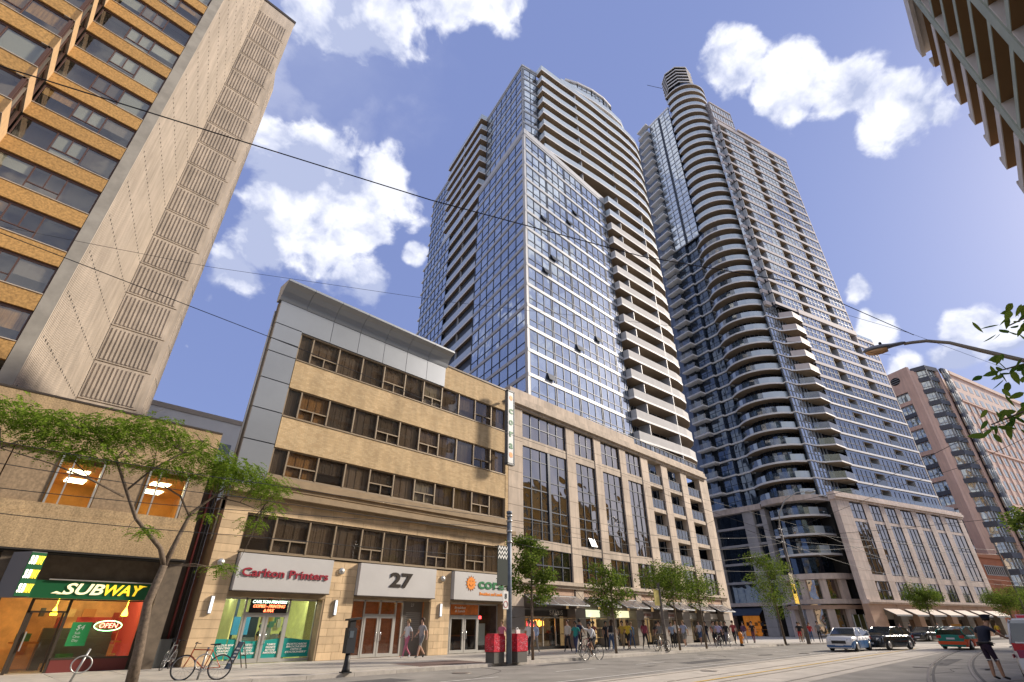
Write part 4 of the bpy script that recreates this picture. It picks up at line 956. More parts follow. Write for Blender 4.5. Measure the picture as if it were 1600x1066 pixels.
        for (a,b,c2,d) in offs(offline(wl,-.04),.05):
            n=max(1,int(math.dist(a,b)/1.3))
            for k in range(n):
                x=a[0]+(b[0]-a[0])*k/n; y=a[1]+(b[1]-a[1])*k/n; f.box(x-.04,x+.04,y-.04,y+.04,zt-2.8,zt-.24)
        f.build('window_frame',frml,T)
        for x,y,fx in ((46.4,29.7,0),(54.3,28.7,1),(60.6,28.0,2)):
            if j>=8 and fx==0: continue
            piece(T,'balcony_divider',bandg,WF,x-.06,x+.06,-y-1.7,-y-.12,zt-2.8+.0,zt-1.0 if False else zt-.24)
    # roof terraces / curved penthouse, stepping back
    top=MB()
    P1=[(44.5,31.2),(48,30.2),(52,29.2),(56,28.5),(59.2,28.3),(61.5,28.9),(62.6,30.3),(62.9,33)]
    T2=MB(); T2.wall(P1,85.3,85.6,2.0); T2.build('roof_slab',band,T)
    T2=MB(); T2.wall(P1,85.6,86.6,.08); T2.build('roof_guard',guard,T)
    T2=MB(); T2.wall(offline(P1,1.6),82.6,85.3,.3); T2.build('window_wall',tgd,T)
    P2=[(47.8,32.6),(50,31.4),(53,30.3),(56,29.7),(58.4,29.7),(60,30.6),(60.6,32.4),(60.6,36)]
    T2=MB(); T2.wall(P2,86,91.0,.4); T2.build('penthouse_glass',tgl,T)
    f=MB()
    for z in (87.3,88.6,89.9): f.wall(offline(P2,-.05),z,z+.1,.1)
    for (a,b,c2,d) in offs(offline(P2,-.06),.1):
        n=max(1,int(math.dist(a,b)/1.0))
        for k in range(n+1): x=a[0]+(b[0]-a[0])*k/n; y=a[1]+(b[1]-a[1])*k/n; f.box(x-.05,x+.05,y-.05,y+.05,86,91)
    f.build('penthouse_frame',frml,T)
    f=MB(); f.wall(offline(P2,-.25),91,91.5,1.2); f.build('penthouse_cornice',band,T)
    f=MB(); f.prism(offline(P2,.3)+[(48,40)],83,90.8); f.build('penthouse_core',MAT['dark blue wall'],T)
    # a few things on balconies seen from the street
    return T
def podium_a():
    T=empty('limestone_podium',(28,26.3,0),0,'limestone podium with tall window bays at the foot of the nearer glass tower','building')
    F=Fr(0,26.3,0); piers=[(26.62,28.22),(33.9,35.1),(38.1,39.2),(42.4,43.5),(46.4,47.8),(50.6,51.95),(55.0,56.45),(59.8,61.2)]
    b=MB(); b.box(26.7,61,29,40,.1,17); b.build('core',dark,T)
    # pier stones
    for a0,a1 in piers:
        zs=[4.45,5.6,6.9,8.1,9.35,10.6,11.85,13.1,14.35,15.6,17.1]
        b=MB(); b.fbox(F,a0+.03,a1-.03,-.7,-.03,2.7,17.15); b.build('pier_joint',podg,T)
        for z0,z1 in zip(zs[:-1],zs[1:]): piece(T,'pier_stone',pods,F,a0,a1,-.65,0,z0+.012,z1-.012)
        zs=[.12,.75,1.4,2.05,2.7]
        for z0,z1 in zip(zs[:-1],zs[1:]): piece(T,'base_stone',podg,F,a0-.05,a1+.05,-1.2,-.02,z0+.012,z1-.012)
        piece(T,'pier_stone',podl,F,a0+.1,a1-.1,-.65,.04,2.72,3.98)
    # main cornice with parapet
    b=MB(); b.fbox(F,26.6,61.2,-.8,.12,17.1,17.35); b.fbox(F,26.6,61.35,-.8,.35,17.35,17.6); b.fbox(F,26.6,61.3,-.8,.22,17.6,18.0); b.build('cornice',podl,T)
    for k in range(24):
        a=26.7+1.44*k; piece(T,'parapet_stone',pods,F,a,a+1.425,-.5,.1,18.0,18.75 if a<45 else 18.25)
    b=MB()
    for k in range(24): 
        a=38+k; b.fbox(F,a,a+.04,-.55,-.5,18.2,19.3)
    b.fbox(F,38,61,-.56,-.5,19.25,19.32); b.build('terrace_rail',black,T)
    g=MB(); g.fbox(F,44,61,-.6,-.57,18.3,19.2); g.build('terrace_guard',guardg,T)
    for i,((_,a0),(a1,__)) in enumerate(zip(piers[:-1],piers[1:])):
        w=a1-a0
        # beams
        for z0,z1 in ((14.15,14.85),(6.55,7.18)):
            if i<4: piece(T,'beam',podl,F,a0,a1,-.6,-.06,z0,z1)
        if i<4:
            n=5 if w>4 else 3
            for (z0,z1,hs) in ((14.85,17.1,[.5]),(7.18,14.15,[.2,.32,.53,.65,.86]),(4.45,6.55,[.48])):
                f=MB(); D=-.2
                for k in range(n+1): x=a0+w*k/n; f.fbox(F,max(a0,x-.04),min(a1,x+.04),D-.05,D+.06,z0,z1)
                if i==0 and z0==7.18: f.fbox(F,a0+w*.55,a0+w*.60,D-.05,D+.12,z0,z1)
                for h in hs+[0,1]: zz=z0+(z1-z0)*h; f.fbox(F,a0,a1,D-.05,D+.05,max(z0,zz-.04),min(z1,zz+.04))
                f.build('window_frame',frm if z0<14 else frm,T)
                hh=[0]+hs+[1]
                for k in range(n):
                    for h0,h1 in zip(hh[:-1],hh[1:]): piece(T,'pane',pgl,F,a0+w*k/n+.04,a0+w*(k+1)/n-.04,D-.03,D,z0+(z1-z0)*h0+.03,z0+(z1-z0)*h1-.03,rnd.uniform(-.012,.012))
            if i==1:
                ov=MB(); ov.hexa([F.p(a0+1.35,.1,7.3),F.p(a0+2.2,.1,7.3),F.p(a0+2.2,.05,7.3),F.p(a0+1.35,.05,7.3),F.p(a0+1.35,-.38,8.4),F.p(a0+2.2,-.38,8.4),F.p(a0+2.2,-.42,8.4),F.p(a0+1.35,-.42,8.4)]); ov.build('open_window',frml,T)
        else:
            # open loggias with balcony guards
            for fl in range(4):
                z0=6.75+2.6*fl; z1=z0+2.6
                piece(T,'beam',podl,F,a0,a1,-1.2,-.08,z0-.2,z0+.18)
                g=MB(); g.fbox(F,a0,a1,-.2,-.17,z0+.2,z0+1.15); g.build('balcony_guard',guardg,T)
                r=MB(); r.fbox(F,a0,a1,-.22,-.15,z0+1.14,z0+1.2); 
                for k in range(5): r.fbox(F,a0+w*k/4-.02,a0+w*k/4+.02,-.22,-.15,z0+.18,z0+1.14)
                r.build('balcony_rail',black,T)
                piece(T,'loggia_back',tgd,F,a0,a1,-2.4,-2.2,z0,z1)
                f=MB(); 
                for k in range(4): f.fbox(F,a0+w*k/3-.03,a0+w*k/3+.03,-2.2,-2.12,z0,z1)
                f.build('loggia_frame',frml,T)
            f=MB(); D=-.2; z0,z1=4.45,6.5
            for k in range(4): x=a0+w*k/3; f.fbox(F,max(a0,x-.04),min(a1,x+.04),D-.05,D+.06,z0,z1)
            f.fbox(F,a0,a1,D-.05,D+.05,5.7,5.78); f.build('window_frame',frm,T)
            for k in range(3): piece(T,'pane',pgl,F,a0+w*k/3+.04,a0+w*(k+1)/3-.04,D-.03,D,4.45,6.5)
        # frieze above shopfront, sloping glazed awning, shop
        piece(T,'frieze_panel',podp,F,a0+.02,a1-.02,-.5,-.04,3.52,3.98)
        aw=empty('glazed_awning',(0,0,0),0,'%s sloping glazed awning over the shopfronts of the nearer podium'%['first long','second','third','fourth','fifth','sixth','last'][i],'awning','sloping glazed awnings along the nearer podium')
        e0,e1=a0-.05,a1+.15; P=lambda a,t:F.p(a,.0+1.25*t,3.45-.62*t)
        f=MB(); n=max(3,int(round((e1-e0)/1.1)))
        for k in range(n+1): x=e0+(e1-e0)*k/n; f.tube([P(x,0),P(x,1)],.03,4)
        for t in (0,1): f.tube([P(e0,t),P(e1,t)],.04,4)
        f.build('awning_frame',frml,aw)
        for k in range(n):
            x0=e0+(e1-e0)*k/n; x1=e0+(e1-e0)*(k+1)/n; g=MB(); q0,q1,q2,q3=P(x0+.03,.02),P(x1-.03,.02),P(x1-.03,.98),P(x0+.03,.98); up=Vector((0,0,.02)); g.hexa([q3,q2,q1,q0,q3+up,q2+up,q1+up,q0+up]); g.build('awning_pane',mat('awning glass',(.22,.20,.19),.25,.3,rand=.15),aw)
        g=MB()
        for x in (e0+.05,e1-.05): g.tube([F.p(x,0.02,3.95),P(x,.75)],.015,4)
        g.build('stay_rod',black,aw)
        # shop: sign band, glazing, interior wall with lamplight painted in as glow
        sh=MB(); sh.fbox(F,a0,a1,-.9,-.85,.12,.3); sh.build('stall_riser',black,T)
        wm=mat('shop interior %d'%i,[(.10,.07,.05),(.40,.30,.17),(.45,.33,.15),(.30,.13,.08),(.35,.33,.18),(.2,.2,.13),(.3,.28,.2)][i],.8,noise=.5,nscale=1.6,emit=(1,.62,.28),es=[.03,.10,.35,.12,.15,.05,.06][i])
        r=MB(); r.fbox(F,a0,a1,-2.6,-2.55,.1,3.4); r.build('shop_interior',wm,T)
        clutter(T,F,a0,a1,-2.5,-1.3,.1,2.0,20+i,20,[(.1,.08,.06),(.35,.25,.15),(.5,.45,.38),(.3,.1,.07),(.12,.14,.16)])
        r=MB(); r.fbox(F,a0,a1,-1.0,-.9,2.62,3.45); r.build('transom_wall',podg,T)
        D=-.88; f=MB(); n=4 if w>4 else 3
        for k in range(n+1): x=a0+w*k/n; f.fbox(F,max(a0,x-.04),min(a1,x+.04),D-.04,D+.04,.3,2.1)
        f.fbox(F,a0,a1,D-.04,D+.04,2.05,2.12); f.build('shop_frame',alu,T)
        for k in range(n): piece(T,'shop_pane',pane_s,F,a0+w*k/n+.04,a0+w*(k+1)/n-.04,D-.01,D+.01,.3,2.06)
        sc=[(.03,.025,.02),(.62,.64,.50),(.62,.60,.45),(.40,.34,.30),(.45,.40,.38),(.3,.3,.28),(.4,.38,.35)][i]
        em={1:(.8,.85,.55),2:(.9,.85,.5)}.get(i)
        sm=mat('shop sign %d'%i,sc,.6,emit=em,es=.5 if em else 0)
        s=MB(); s.fbox(F,a0+.1,a1-.15,-.85,-.70,2.16,2.66); s.build('shop_sign',sm,T)
        if i==0:
            lettering('SALUS',mat('pale letters',(.5,.45,.38),.5),T,F,a0+4.2,-.69,2.40,.30,1.5,name='sign_lettering',space=1.2)
            piece(T,'red_poster',mat('red lit poster',(.8,.05,.06),.5,emit=(1,.08,.1),es=.8),F,a0+1.1,a0+2.0,-.84,-.82,1.55,1.85)
            lettering('RD',mat('white print',(.85,.85,.8),.6),T,F,a0+1.55,-.81,1.70,.17,.55,name='poster_print')
            for k in range(5):
                l=MB(); c=F.p(a0+2.6+.35*k,-1.9,1.75); l.lathe([(.02,1.95),(.09,1.85),(.1,1.6),(.03,1.5)],8,c.x,c.y); l.build('pendant_lamp',mat('amber lamp',(1,.5,.1),.5,emit=(1,.35,.05),es=3),T)
        if i in (3,4):
            m=MB(); m.lathe([(.2,-.02),(.2,.02)],18); m.xf(Matrix.Translation(F.p(a0+.5,-.6,2.42 if i==3 else 1.75))@Matrix.Rotation(R(90),4,'X')); m.build('round_red_sign',mat('sign red',(.5,.03,.03),.5),T)
            m=MB()
            for q in range(7): m.fbox(F,a0+.85+.22*q,a0+.99+.22*q,-.70,-.69,2.30,2.52)
            m.build('sign_marks',mat('sign brown marks',(.2,.07,.05),.6),T,kind='stuff')
    # ground-floor cornice
    b=MB(); b.fbox(F,26.6,61.2,-.6,.30,4.18,4.42); b.fbox(F,26.6,61.2,-.6,.15,3.98,4.18); b.build('lower_cornice',podl,T)
    # short angled return at the far end with stacked curved balconies
    E=Fr(61.2,26.3,62); 
    for z0,z1 in ((4.4,17.1),): 
        b=MB(); b.fbox(E,.6,6,-1.2,-.8,.1,17.1); b.build('end_wall',tgd,T)
    for k in range(6):
        z=4.2+2.6*k; b=MB(); b.fbox(E,0,1.4,-.7,0,z,z+.45); b.fbox(E,4.4,5.8,-.7,0,z,z+.45); b.build('end_stone',pods,T)
        s=MB(); s.prism([(62.2,27.6),(63.6,27.2),(65.2,28.0),(66.0,29.6),(66.1,31.5),(64,33)],z+1.9,z+2.15); s.prism([(62.25,27.62),(63.6,27.25),(65.15,28.05),(65.95,29.6),(66.0,31.5),(64,33)],z+2.15,z+3.1); 
        if k<5: s.build('end_balcony',guardc,T)
    for k,(x,y) in enumerate(((61.3,26.4),(63.0,29.7))):
        b=MB(); b.box(x-.1,x+.9,y,y+.9,.1,17.4); b.build('end_pier',pods,T)
tower_a(); podium_a()
# ================================================================ second tower (B)
darkguard=glass_pane('smoked balcony guard',(.55,.65,.72),.08,see=.75,dark=(.03,.04,.06))
def arc(cx,cy,r,a0,a1,n): return [(cx+r*math.cos(R(a0+(a1-a0)*k/n)),cy+r*math.sin(R(a0+(a1-a0)*k/n))) for k in range(n+1)]
def tower_b():
    T=empty('bulging_balcony_tower',(93,25,0),0,'farther taller condo tower with a round bulging stack of balconies on its corner','building')
    L=lambda k:19.4+2.797*k
    BC=(93.9,25.9)
    core=MB(); core.prism([(92.9,39.5),(93.0,33),(92.4,30.5),(93.5,24),(95.5,20.5),(121,11.6),(127,30),(100,45)],.1,106.8); core.prism([(92.9,39.5),(93.0,33),(92.4,30.5),(93.5,26),(97,24),(104,30),(100,45)],106,121.8)
    core.build('core',mat('dark blue wall',(.03,.04,.055),.5),T)
    zig=[(91.6,39.6),(90.5,36.1),(92.0,35.8),(91.1,33.1),(91.6,32.9),(90.9,30.6)]
    zg2=[(91.6,39.6),(90.5,36.1),(92.0,35.8)]
    for k in range(0,37):
        z=L(k)
        up=k>=21
        line=(zg2 if up else zig)
        e=line[::-1]   # travel so that 'left' is inward (+x)
        e=line
        s=MB()
        for (a,b,c,d) in offs(e,1.6): s.hexa([(*a,z-.28),(*b,z-.28),(*c,z-.28),(*d,z-.28),(*a,z),(*b,z),(*c,z),(*d,z)])
        s.build('side_slab',band,T)
        g=MB()
        for (a,b,c,d) in offs(offline(e[:3],.05),.05): g.hexa([(*a,z),(*b,z),(*c,z),(*d,z),(*a,z+1.0),(*b,z+1.0),(*c,z+1.0),(*d,z+1.0)])
        g.build('side_guard',darkguard,T)
        if not up:
            for (a,b,c,d),nm in zip(offs(offline(e,.25 if 1 else 0),.1)[2:],'abc'):
                ang=math.degrees(math.atan2(b[1]-a[1],b[0]-a[0])); w=math.dist(a,b); fr=Fr(a[0],a[1],ang,1)
                n=max(1,int(w/1.1))
                for q in range(n): piece(T,'side_pane',tgd,fr,w*q/n+.04,w*(q+1)/n-.04,-.06,.0,z,z+2.55)
                f=MB()
                for q in range(n+1): f.fbox(fr,w*q/n-.04,w*q/n+.04,-.08,.05,z,z+2.57)
                f.fbox(fr,0,w,-.08,.04,z+1.0,z+1.07); f.build('side_frame',frm,T)
            g=MB(); g.wall(offline(zg2,1.5),z,z+2.6,.2); g.build('side_back',tgd,T)
        else:
            g=MB(); g.wall(offline(zg2,1.5),z,z+2.6,.2); g.build('side_back',tgl,T)
            a=Vector((92.0,35.8)); b=Vector((90.35,29.2)); w=(b-a).length; fr=Fr(a.x,a.y,math.degrees(math.atan2(b.y-a.y,b.x-a.x)),1)
            piece(T,'side_spandrel',bandg,fr,0,w,-.2,.08,z-.3,z); f=MB()
            for q in range(5): f.fbox(fr,w*q/4-.05,w*q/4+.05,-.1,.06,z,z+2.5)
            f.fbox(fr,w*.5-.2,w*.5+.2,-.1,.25,z-.3,z+2.5); f.fbox(fr,0,w,-.1,.05,z+1.3,z+1.37); f.build('side_frame',frm,T)
            for q in range(4):
                piece(T,'side_pane_light',tgl,fr,w*q/4+.05,w*(q+1)/4-.05,-.08,-.0,z,z+1.3); piece(T,'side_pane_light',tgl,fr,w*q/4+.05,w*(q+1)/4-.05,-.08,-.0,z+1.37,z+2.5)
    # bulge
    A0,A1=136,318
    edge=arc(*BC,5.5,A0,A1,22)
    for k in range(-3,39):
        z=L(k)
        if k<0: e=arc(*BC,5.3,150,300,18)
        elif k<=20: e=[(90.9,30.6)]+edge
        else: e=arc(*BC,5.5,150,330,22)
        s=MB(); rin=[(BC[0]+(x-BC[0])*.42,BC[1]+(y-BC[1])*.42) for x,y in e]
        i=0
        for p,q in zip(range(len(e)-1),range(1,len(e))):
            s.hexa([(*e[p],z-.30),(*e[q],z-.30),(*rin[q],z-.30),(*rin[p],z-.30),(*e[p],z),(*e[q],z),(*rin[q],z),(*rin[p],z)])
        sl=s.build('round_balcony_slab',band,T)
        s=MB(); e2=[(BC[0]+(x-BC[0])*.985,BC[1]+(y-BC[1])*.985) for x,y in e]
        for p,q in zip(range(len(e)-1),range(1,len(e))):
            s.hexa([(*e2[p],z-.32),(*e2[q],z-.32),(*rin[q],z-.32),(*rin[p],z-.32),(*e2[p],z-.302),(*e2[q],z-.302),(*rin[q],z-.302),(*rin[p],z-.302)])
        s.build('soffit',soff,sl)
        if k==38: continue
        # guard: glass run with solid ends; lower floors have broken runs
        n=len(e); g=MB(); 
        lo=k<21
        for p in range(n-1):
            a=(BC[0]+(e[p][0]-BC[0])*.985,BC[1]+(e[p][1]-BC[1])*.985); b=(BC[0]+(e[p+1][0]-BC[0])*.985,BC[1]+(e[p+1][1]-BC[1])*.985)
            a2=(BC[0]+(a[0]-BC[0])*.985,BC[1]+(a[1]-BC[1])*.985); b2=(BC[0]+(b[0]-BC[0])*.985,BC[1]+(b[1]-BC[1])*.985)
            fr_=p/(n-1)
            c=0
            if lo: c=0 if (.07<fr_<.13 or .34<fr_<.78) else (2 if (k>8 and (.78<=fr_<.97)) else 1)
            if k<6 and lo: c=0 if (.10<fr_<.16 or .40<fr_<.55) else 1
            h=1.05
            g.hexa([(*a,z),(*b,z),(*b2,z),(*a2,z),(*a,z+h),(*b,z+h),(*b2,z+h),(*a2,z+h)],c)
        g.build('round_balcony_guard',[guard,guardg,guardc],T)
        # set-back glass drum with frames
        rr=3.55; w=arc(*BC,rr,125,330,16)
        d=MB()
        for p in range(16): 
            a,b=w[p],w[p+1]; a2=(BC[0]+(a[0]-BC[0])*.9,BC[1]+(a[1]-BC[1])*.9); b2=(BC[0]+(b[0]-BC[0])*.9,BC[1]+(b[1]-BC[1])*.9)
            d.hexa([(*a,z),(*b,z),(*b2,z),(*a2,z),(*a,z+2.55),(*b,z+2.55),(*b2,z+2.55),(*a2,z+2.55)],1 if (k<5 and 9<p<12) else 0)
        d.build('drum_glass',[tgd,mat('painted amber reflection',(.30,.15,.03),.3,.3,spec=.8)],T)  # amber panes: warm reflection painted as base colour
        f=MB()
        for p in range(17): x,y=BC[0]+(w[p][0]-BC[0])*1.01,BC[1]+(w[p][1]-BC[1])*1.01; f.tube([(x,y,z),(x,y,z+2.55)],.05,4)
        f.build('drum_mullion',frml if k>8 else frm,T,kind='stuff')
    # drum top and finned octagonal crown
    d=MB(); d.prism(arc(*BC,3.9,0,337.5,15),106,128.8,smooth=False); d.build('drum',tgd,T)
    oc=[(BC[0]-.6+4.0*math.cos(R(22.5+45*k)),BC[1]+.2+4.0*math.sin(R(22.5+45*k))) for k in range(8)]
    ic=[(BC[0]-.6+2.6*math.cos(R(22.5+45*k)),BC[1]+.2+2.6*math.sin(R(22.5+45*k))) for k in range(8)]
    d=MB(); d.prism(ic,126,135.6); d.build('crown_core',MAT['dark blue wall'],T)
    for j in range(6):
        z=128.9+1.32*j; d=MB()
        for p in range(8): q=(p+1)%8; d.hexa([(*oc[p],z),(*oc[q],z),(*ic[q],z),(*ic[p],z),(*oc[p],z+.24),(*oc[q],z+.24),(*ic[q],z+.24),(*ic[p],z+.24)])
        d.build('crown_ring',band,T)
        d=MB()
        for p in range(8): q=(p+1)%8; a=[(BC[0]-.6+(oc[w][0]-BC[0]+.6)*.95,BC[1]+.2+(oc[w][1]-BC[1]-.2)*.95) for w in (p,q)]; d.hexa([(*a[0],z-.04),(*a[1],z-.04),(*ic[q],z-.04),(*ic[p],z-.04),(*a[0],z-.005),(*a[1],z-.005),(*ic[q],z-.005),(*ic[p],z-.005)])
        d.build('crown_shade',dark,T)  # near-black sheet added below each ring, painting its underside in shade
        if j<5:
            d=MB()
            for p in range(8): x,y=oc[p]; x=BC[0]-.6+(x-BC[0]+.6)*.95; y=BC[1]+.2+(y-BC[1]-.2)*.95; d.tube([(x,y,z+.2),(x,y,z+1.33)],.05,4)
            d.build('crown_post',frm,T,kind='stuff')
    d=MB(); d.tube([(90.2,29.3,131.5),(86.6,31.9,131.9)],.06,5); d.build('antenna_arm',black,T)
    d=MB(); d.wall([(92.0,36),(90.3,29.2)],122.8,123.4,.6); d.wall([(91.6,39.6),(90.5,36.1),(92,35.8)],122.8,123.2,1.6); d.build('roof_edge',band,T)
    # ---- right face
    F=Fr(94.2,18.2,-18.1)
    def glazed(z,a0,a1,n=None,low=False):
        zs=z; w=a1-a0; n=n or max(1,round(w/1.3)); h0,h1,h2=z+.0,z+.95,z+1.95
        f=MB()
        for q in range(n+1): x=a0+w*q/n; f.fbox(F,max(a0,x-.045),min(a1,x+.045),-.12,.04,h0,h2)
        f.fbox(F,a0,a1,-.12,.03,h1-.04,h1+.04); f.build('window_frame',frml if not low else frm,T)
        for q in range(n):
            for u,v in ((h0,h1-.04),(h1+.04,h2)): piece(T,'pane',tgl3 if z<42 else tgl2,F,a0+w*q/n+.045,a0+w*(q+1)/n-.045,-.1,-.02,u,v,rnd.uniform(-.008,.008))
    for k in range(0,32):
        z=L(k)+.15
        low=k<13
        if not low:
            lo_,hi_=-2.4,22.8; ops=[(-2.2,.1),(6.3,9.0),(15.1,17.8)]
        else:
            lo_,hi_=4.3,28.9; ops=[(10.8,13.6),(20.2,23.0)]
        if k<11 or k>12:
            pass
        # spandrel band (pinkish precast) / white slab edge on the lowest floors
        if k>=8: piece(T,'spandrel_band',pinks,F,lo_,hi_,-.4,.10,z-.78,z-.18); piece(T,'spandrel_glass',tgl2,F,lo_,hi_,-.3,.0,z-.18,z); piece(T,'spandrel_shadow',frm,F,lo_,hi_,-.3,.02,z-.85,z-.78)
        else:
            piece(T,'slab_edge',band,F,lo_,hi_,-1.4,.2,z-.45,z-.15); piece(T,'spandrel_glass',tgl3,F,lo_,hi_,-.3,0,z-.85,z-.45); piece(T,'spandrel_glass',tgl3,F,lo_,hi_,-.3,0,z-.15,z)
        segs=[]; x=lo_
        for a,b in ops:
            if a-x>.3: segs.append((x,a))
            x=b
        segs.append((x,hi_))
        for a,b in segs: glazed(z,a,b,low=low)
        for a,b in ops:
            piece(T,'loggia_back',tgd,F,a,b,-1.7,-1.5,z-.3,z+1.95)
            piece(T,'loggia_cheek',bandg,F,a-.0,a+.08,-1.5,0.02,z,z+1.95); piece(T,'loggia_cheek',bandg,F,b-.08,b,-1.5,0.02,z,z+1.95)
            s=MB(); s.fbox(F,a,b,-1.5,-.0,z+1.9,z+1.95); s.build('loggia_ceiling',soff,T,kind='stuff')
            if k<8:
                g=MB(); g.fbox(F,a,b,-.06,.0,z,z+.9); g.build('loggia_guard',guardg,T)
    # parapets, precast band, penthouse
    b=MB(); b.fbox(F,-2.5,22.9,-.5,.14,L(32)-.75,L(32)+.5); b.build('roof_parapet',pinks,T)
    b=MB(); b.fbox(F,-2.5,5,-2,-.6,L(32)+.4,117.4); b.build('mechanical_glass',tgl2,T)
    b=MB(); 
    for z in (111.2,114.2,117.2): b.fbox(F,-2.5,5.1,-2,-.45,z,z+.45)
    for q in range(9): b.fbox(F,-2.5+.95*q,-2.4+.95*q,-2,-.5,107,117.2)
    b.build('mechanical_band',pinks,T)
    b=MB(); b.fbox(F,5.1,12.4,-4,-1.2,107,109.6); b.fbox(F,4.6,12.9,-4.5,.4,109.7,110.2,0); b.build('penthouse',[pinks],T)
    b=MB(); b.fbox(F,5.1,12.4,-1.2,-1.1,107.3,108.9); b.build('penthouse_glass',tgd,T)
    b=MB(); b.fbox(F,4.3,23.2,-.6,.16,L(12)+1.95,L(13)+.2); b.fbox(F,22.8,28.9,-.6,.10,L(12)+1.2,L(12)+1.7); b.build('belt_parapet',pinks,T)
    b=MB(); b.fbox(F,22.8,28.95,-.1,-.05,L(12)+1.7,L(12)+2.6); b.build('terrace_guard',guardg,T)
    c=MB(); c.fbox(F,22.7,22.95,-8,.05,L(12),L(32)); c.fbox(F,28.85,29.1,-8,.05,L(0),L(12)+1.7); c.build('corner_post',pinks,T)
    body=MB(); body.fbox(F,-2.2,22.6,-12,-1.75,.1,106.5); body.fbox(F,4,28.8,-14,-1.75,.1,L(12)+1); body.build('inner_core',dark,T)
    # zigzag projecting balconies between the bulge and the face
    for k in range(0,13):
        z=L(k)+.15; zz=[F.p(-4.2,-1.3,0),F.p(-1.7,-1.25,0),F.p(-.9,-.9,0),F.p(.9,.75,0),F.p(4.3,.3,0),F.p(4.4,-.6,0)]
        line=[(p.x,p.y) for p in zz]; back=[(F.p(4.4,-2.2,0).x,F.p(4.4,-2.2,0).y),(F.p(-4.2,-2.2,0).x,F.p(-4.2,-2.2,0).y)]
        s=MB(); s.prism(line+back,z-.38,z-.15); sl=s.build('zigzag_slab',band,T)
        s=MB(); s.prism([(BC[0]*0+x,y) for x,y in line+back],z-.40,z-.382); s.build('soffit',soff,sl)
        g=MB()
        g.wall(offline(line[2:5],.06) if 1 else line,z-.15,z+.95,.06); g.build('zigzag_guard',pinks if k>=8 else guardg,T)
        piece(T,'recess_glass',tgl2,F,-4.2,-.6,-1.7,-1.4,z-.15,z+2.4); piece(T,'recess_glass',tgd,F,-.6,4.3,-2.2,-1.6,z-.15,z+2.4)
        f=MB()
        for q in range(7): f.fbox(F,-4.2+.9*q,-4.12+.9*q,-1.5,-1.3,z-.15,z+2.4)
        f.fbox(F,-4.2,-.6,-1.5,-1.32,z+.9,z+.98)
        f.build('recess_frame',frml,T)
    for k in range(13,32):
        z=L(k)+.15; piece(T,'recess_glass',tgl2,F,-4.0,-2.4,-1.2,-.8,z,z+1.95); piece(T,'spandrel_band',pinks,F,-4.0,-2.4,-1.3,-.7,z-.85,z)
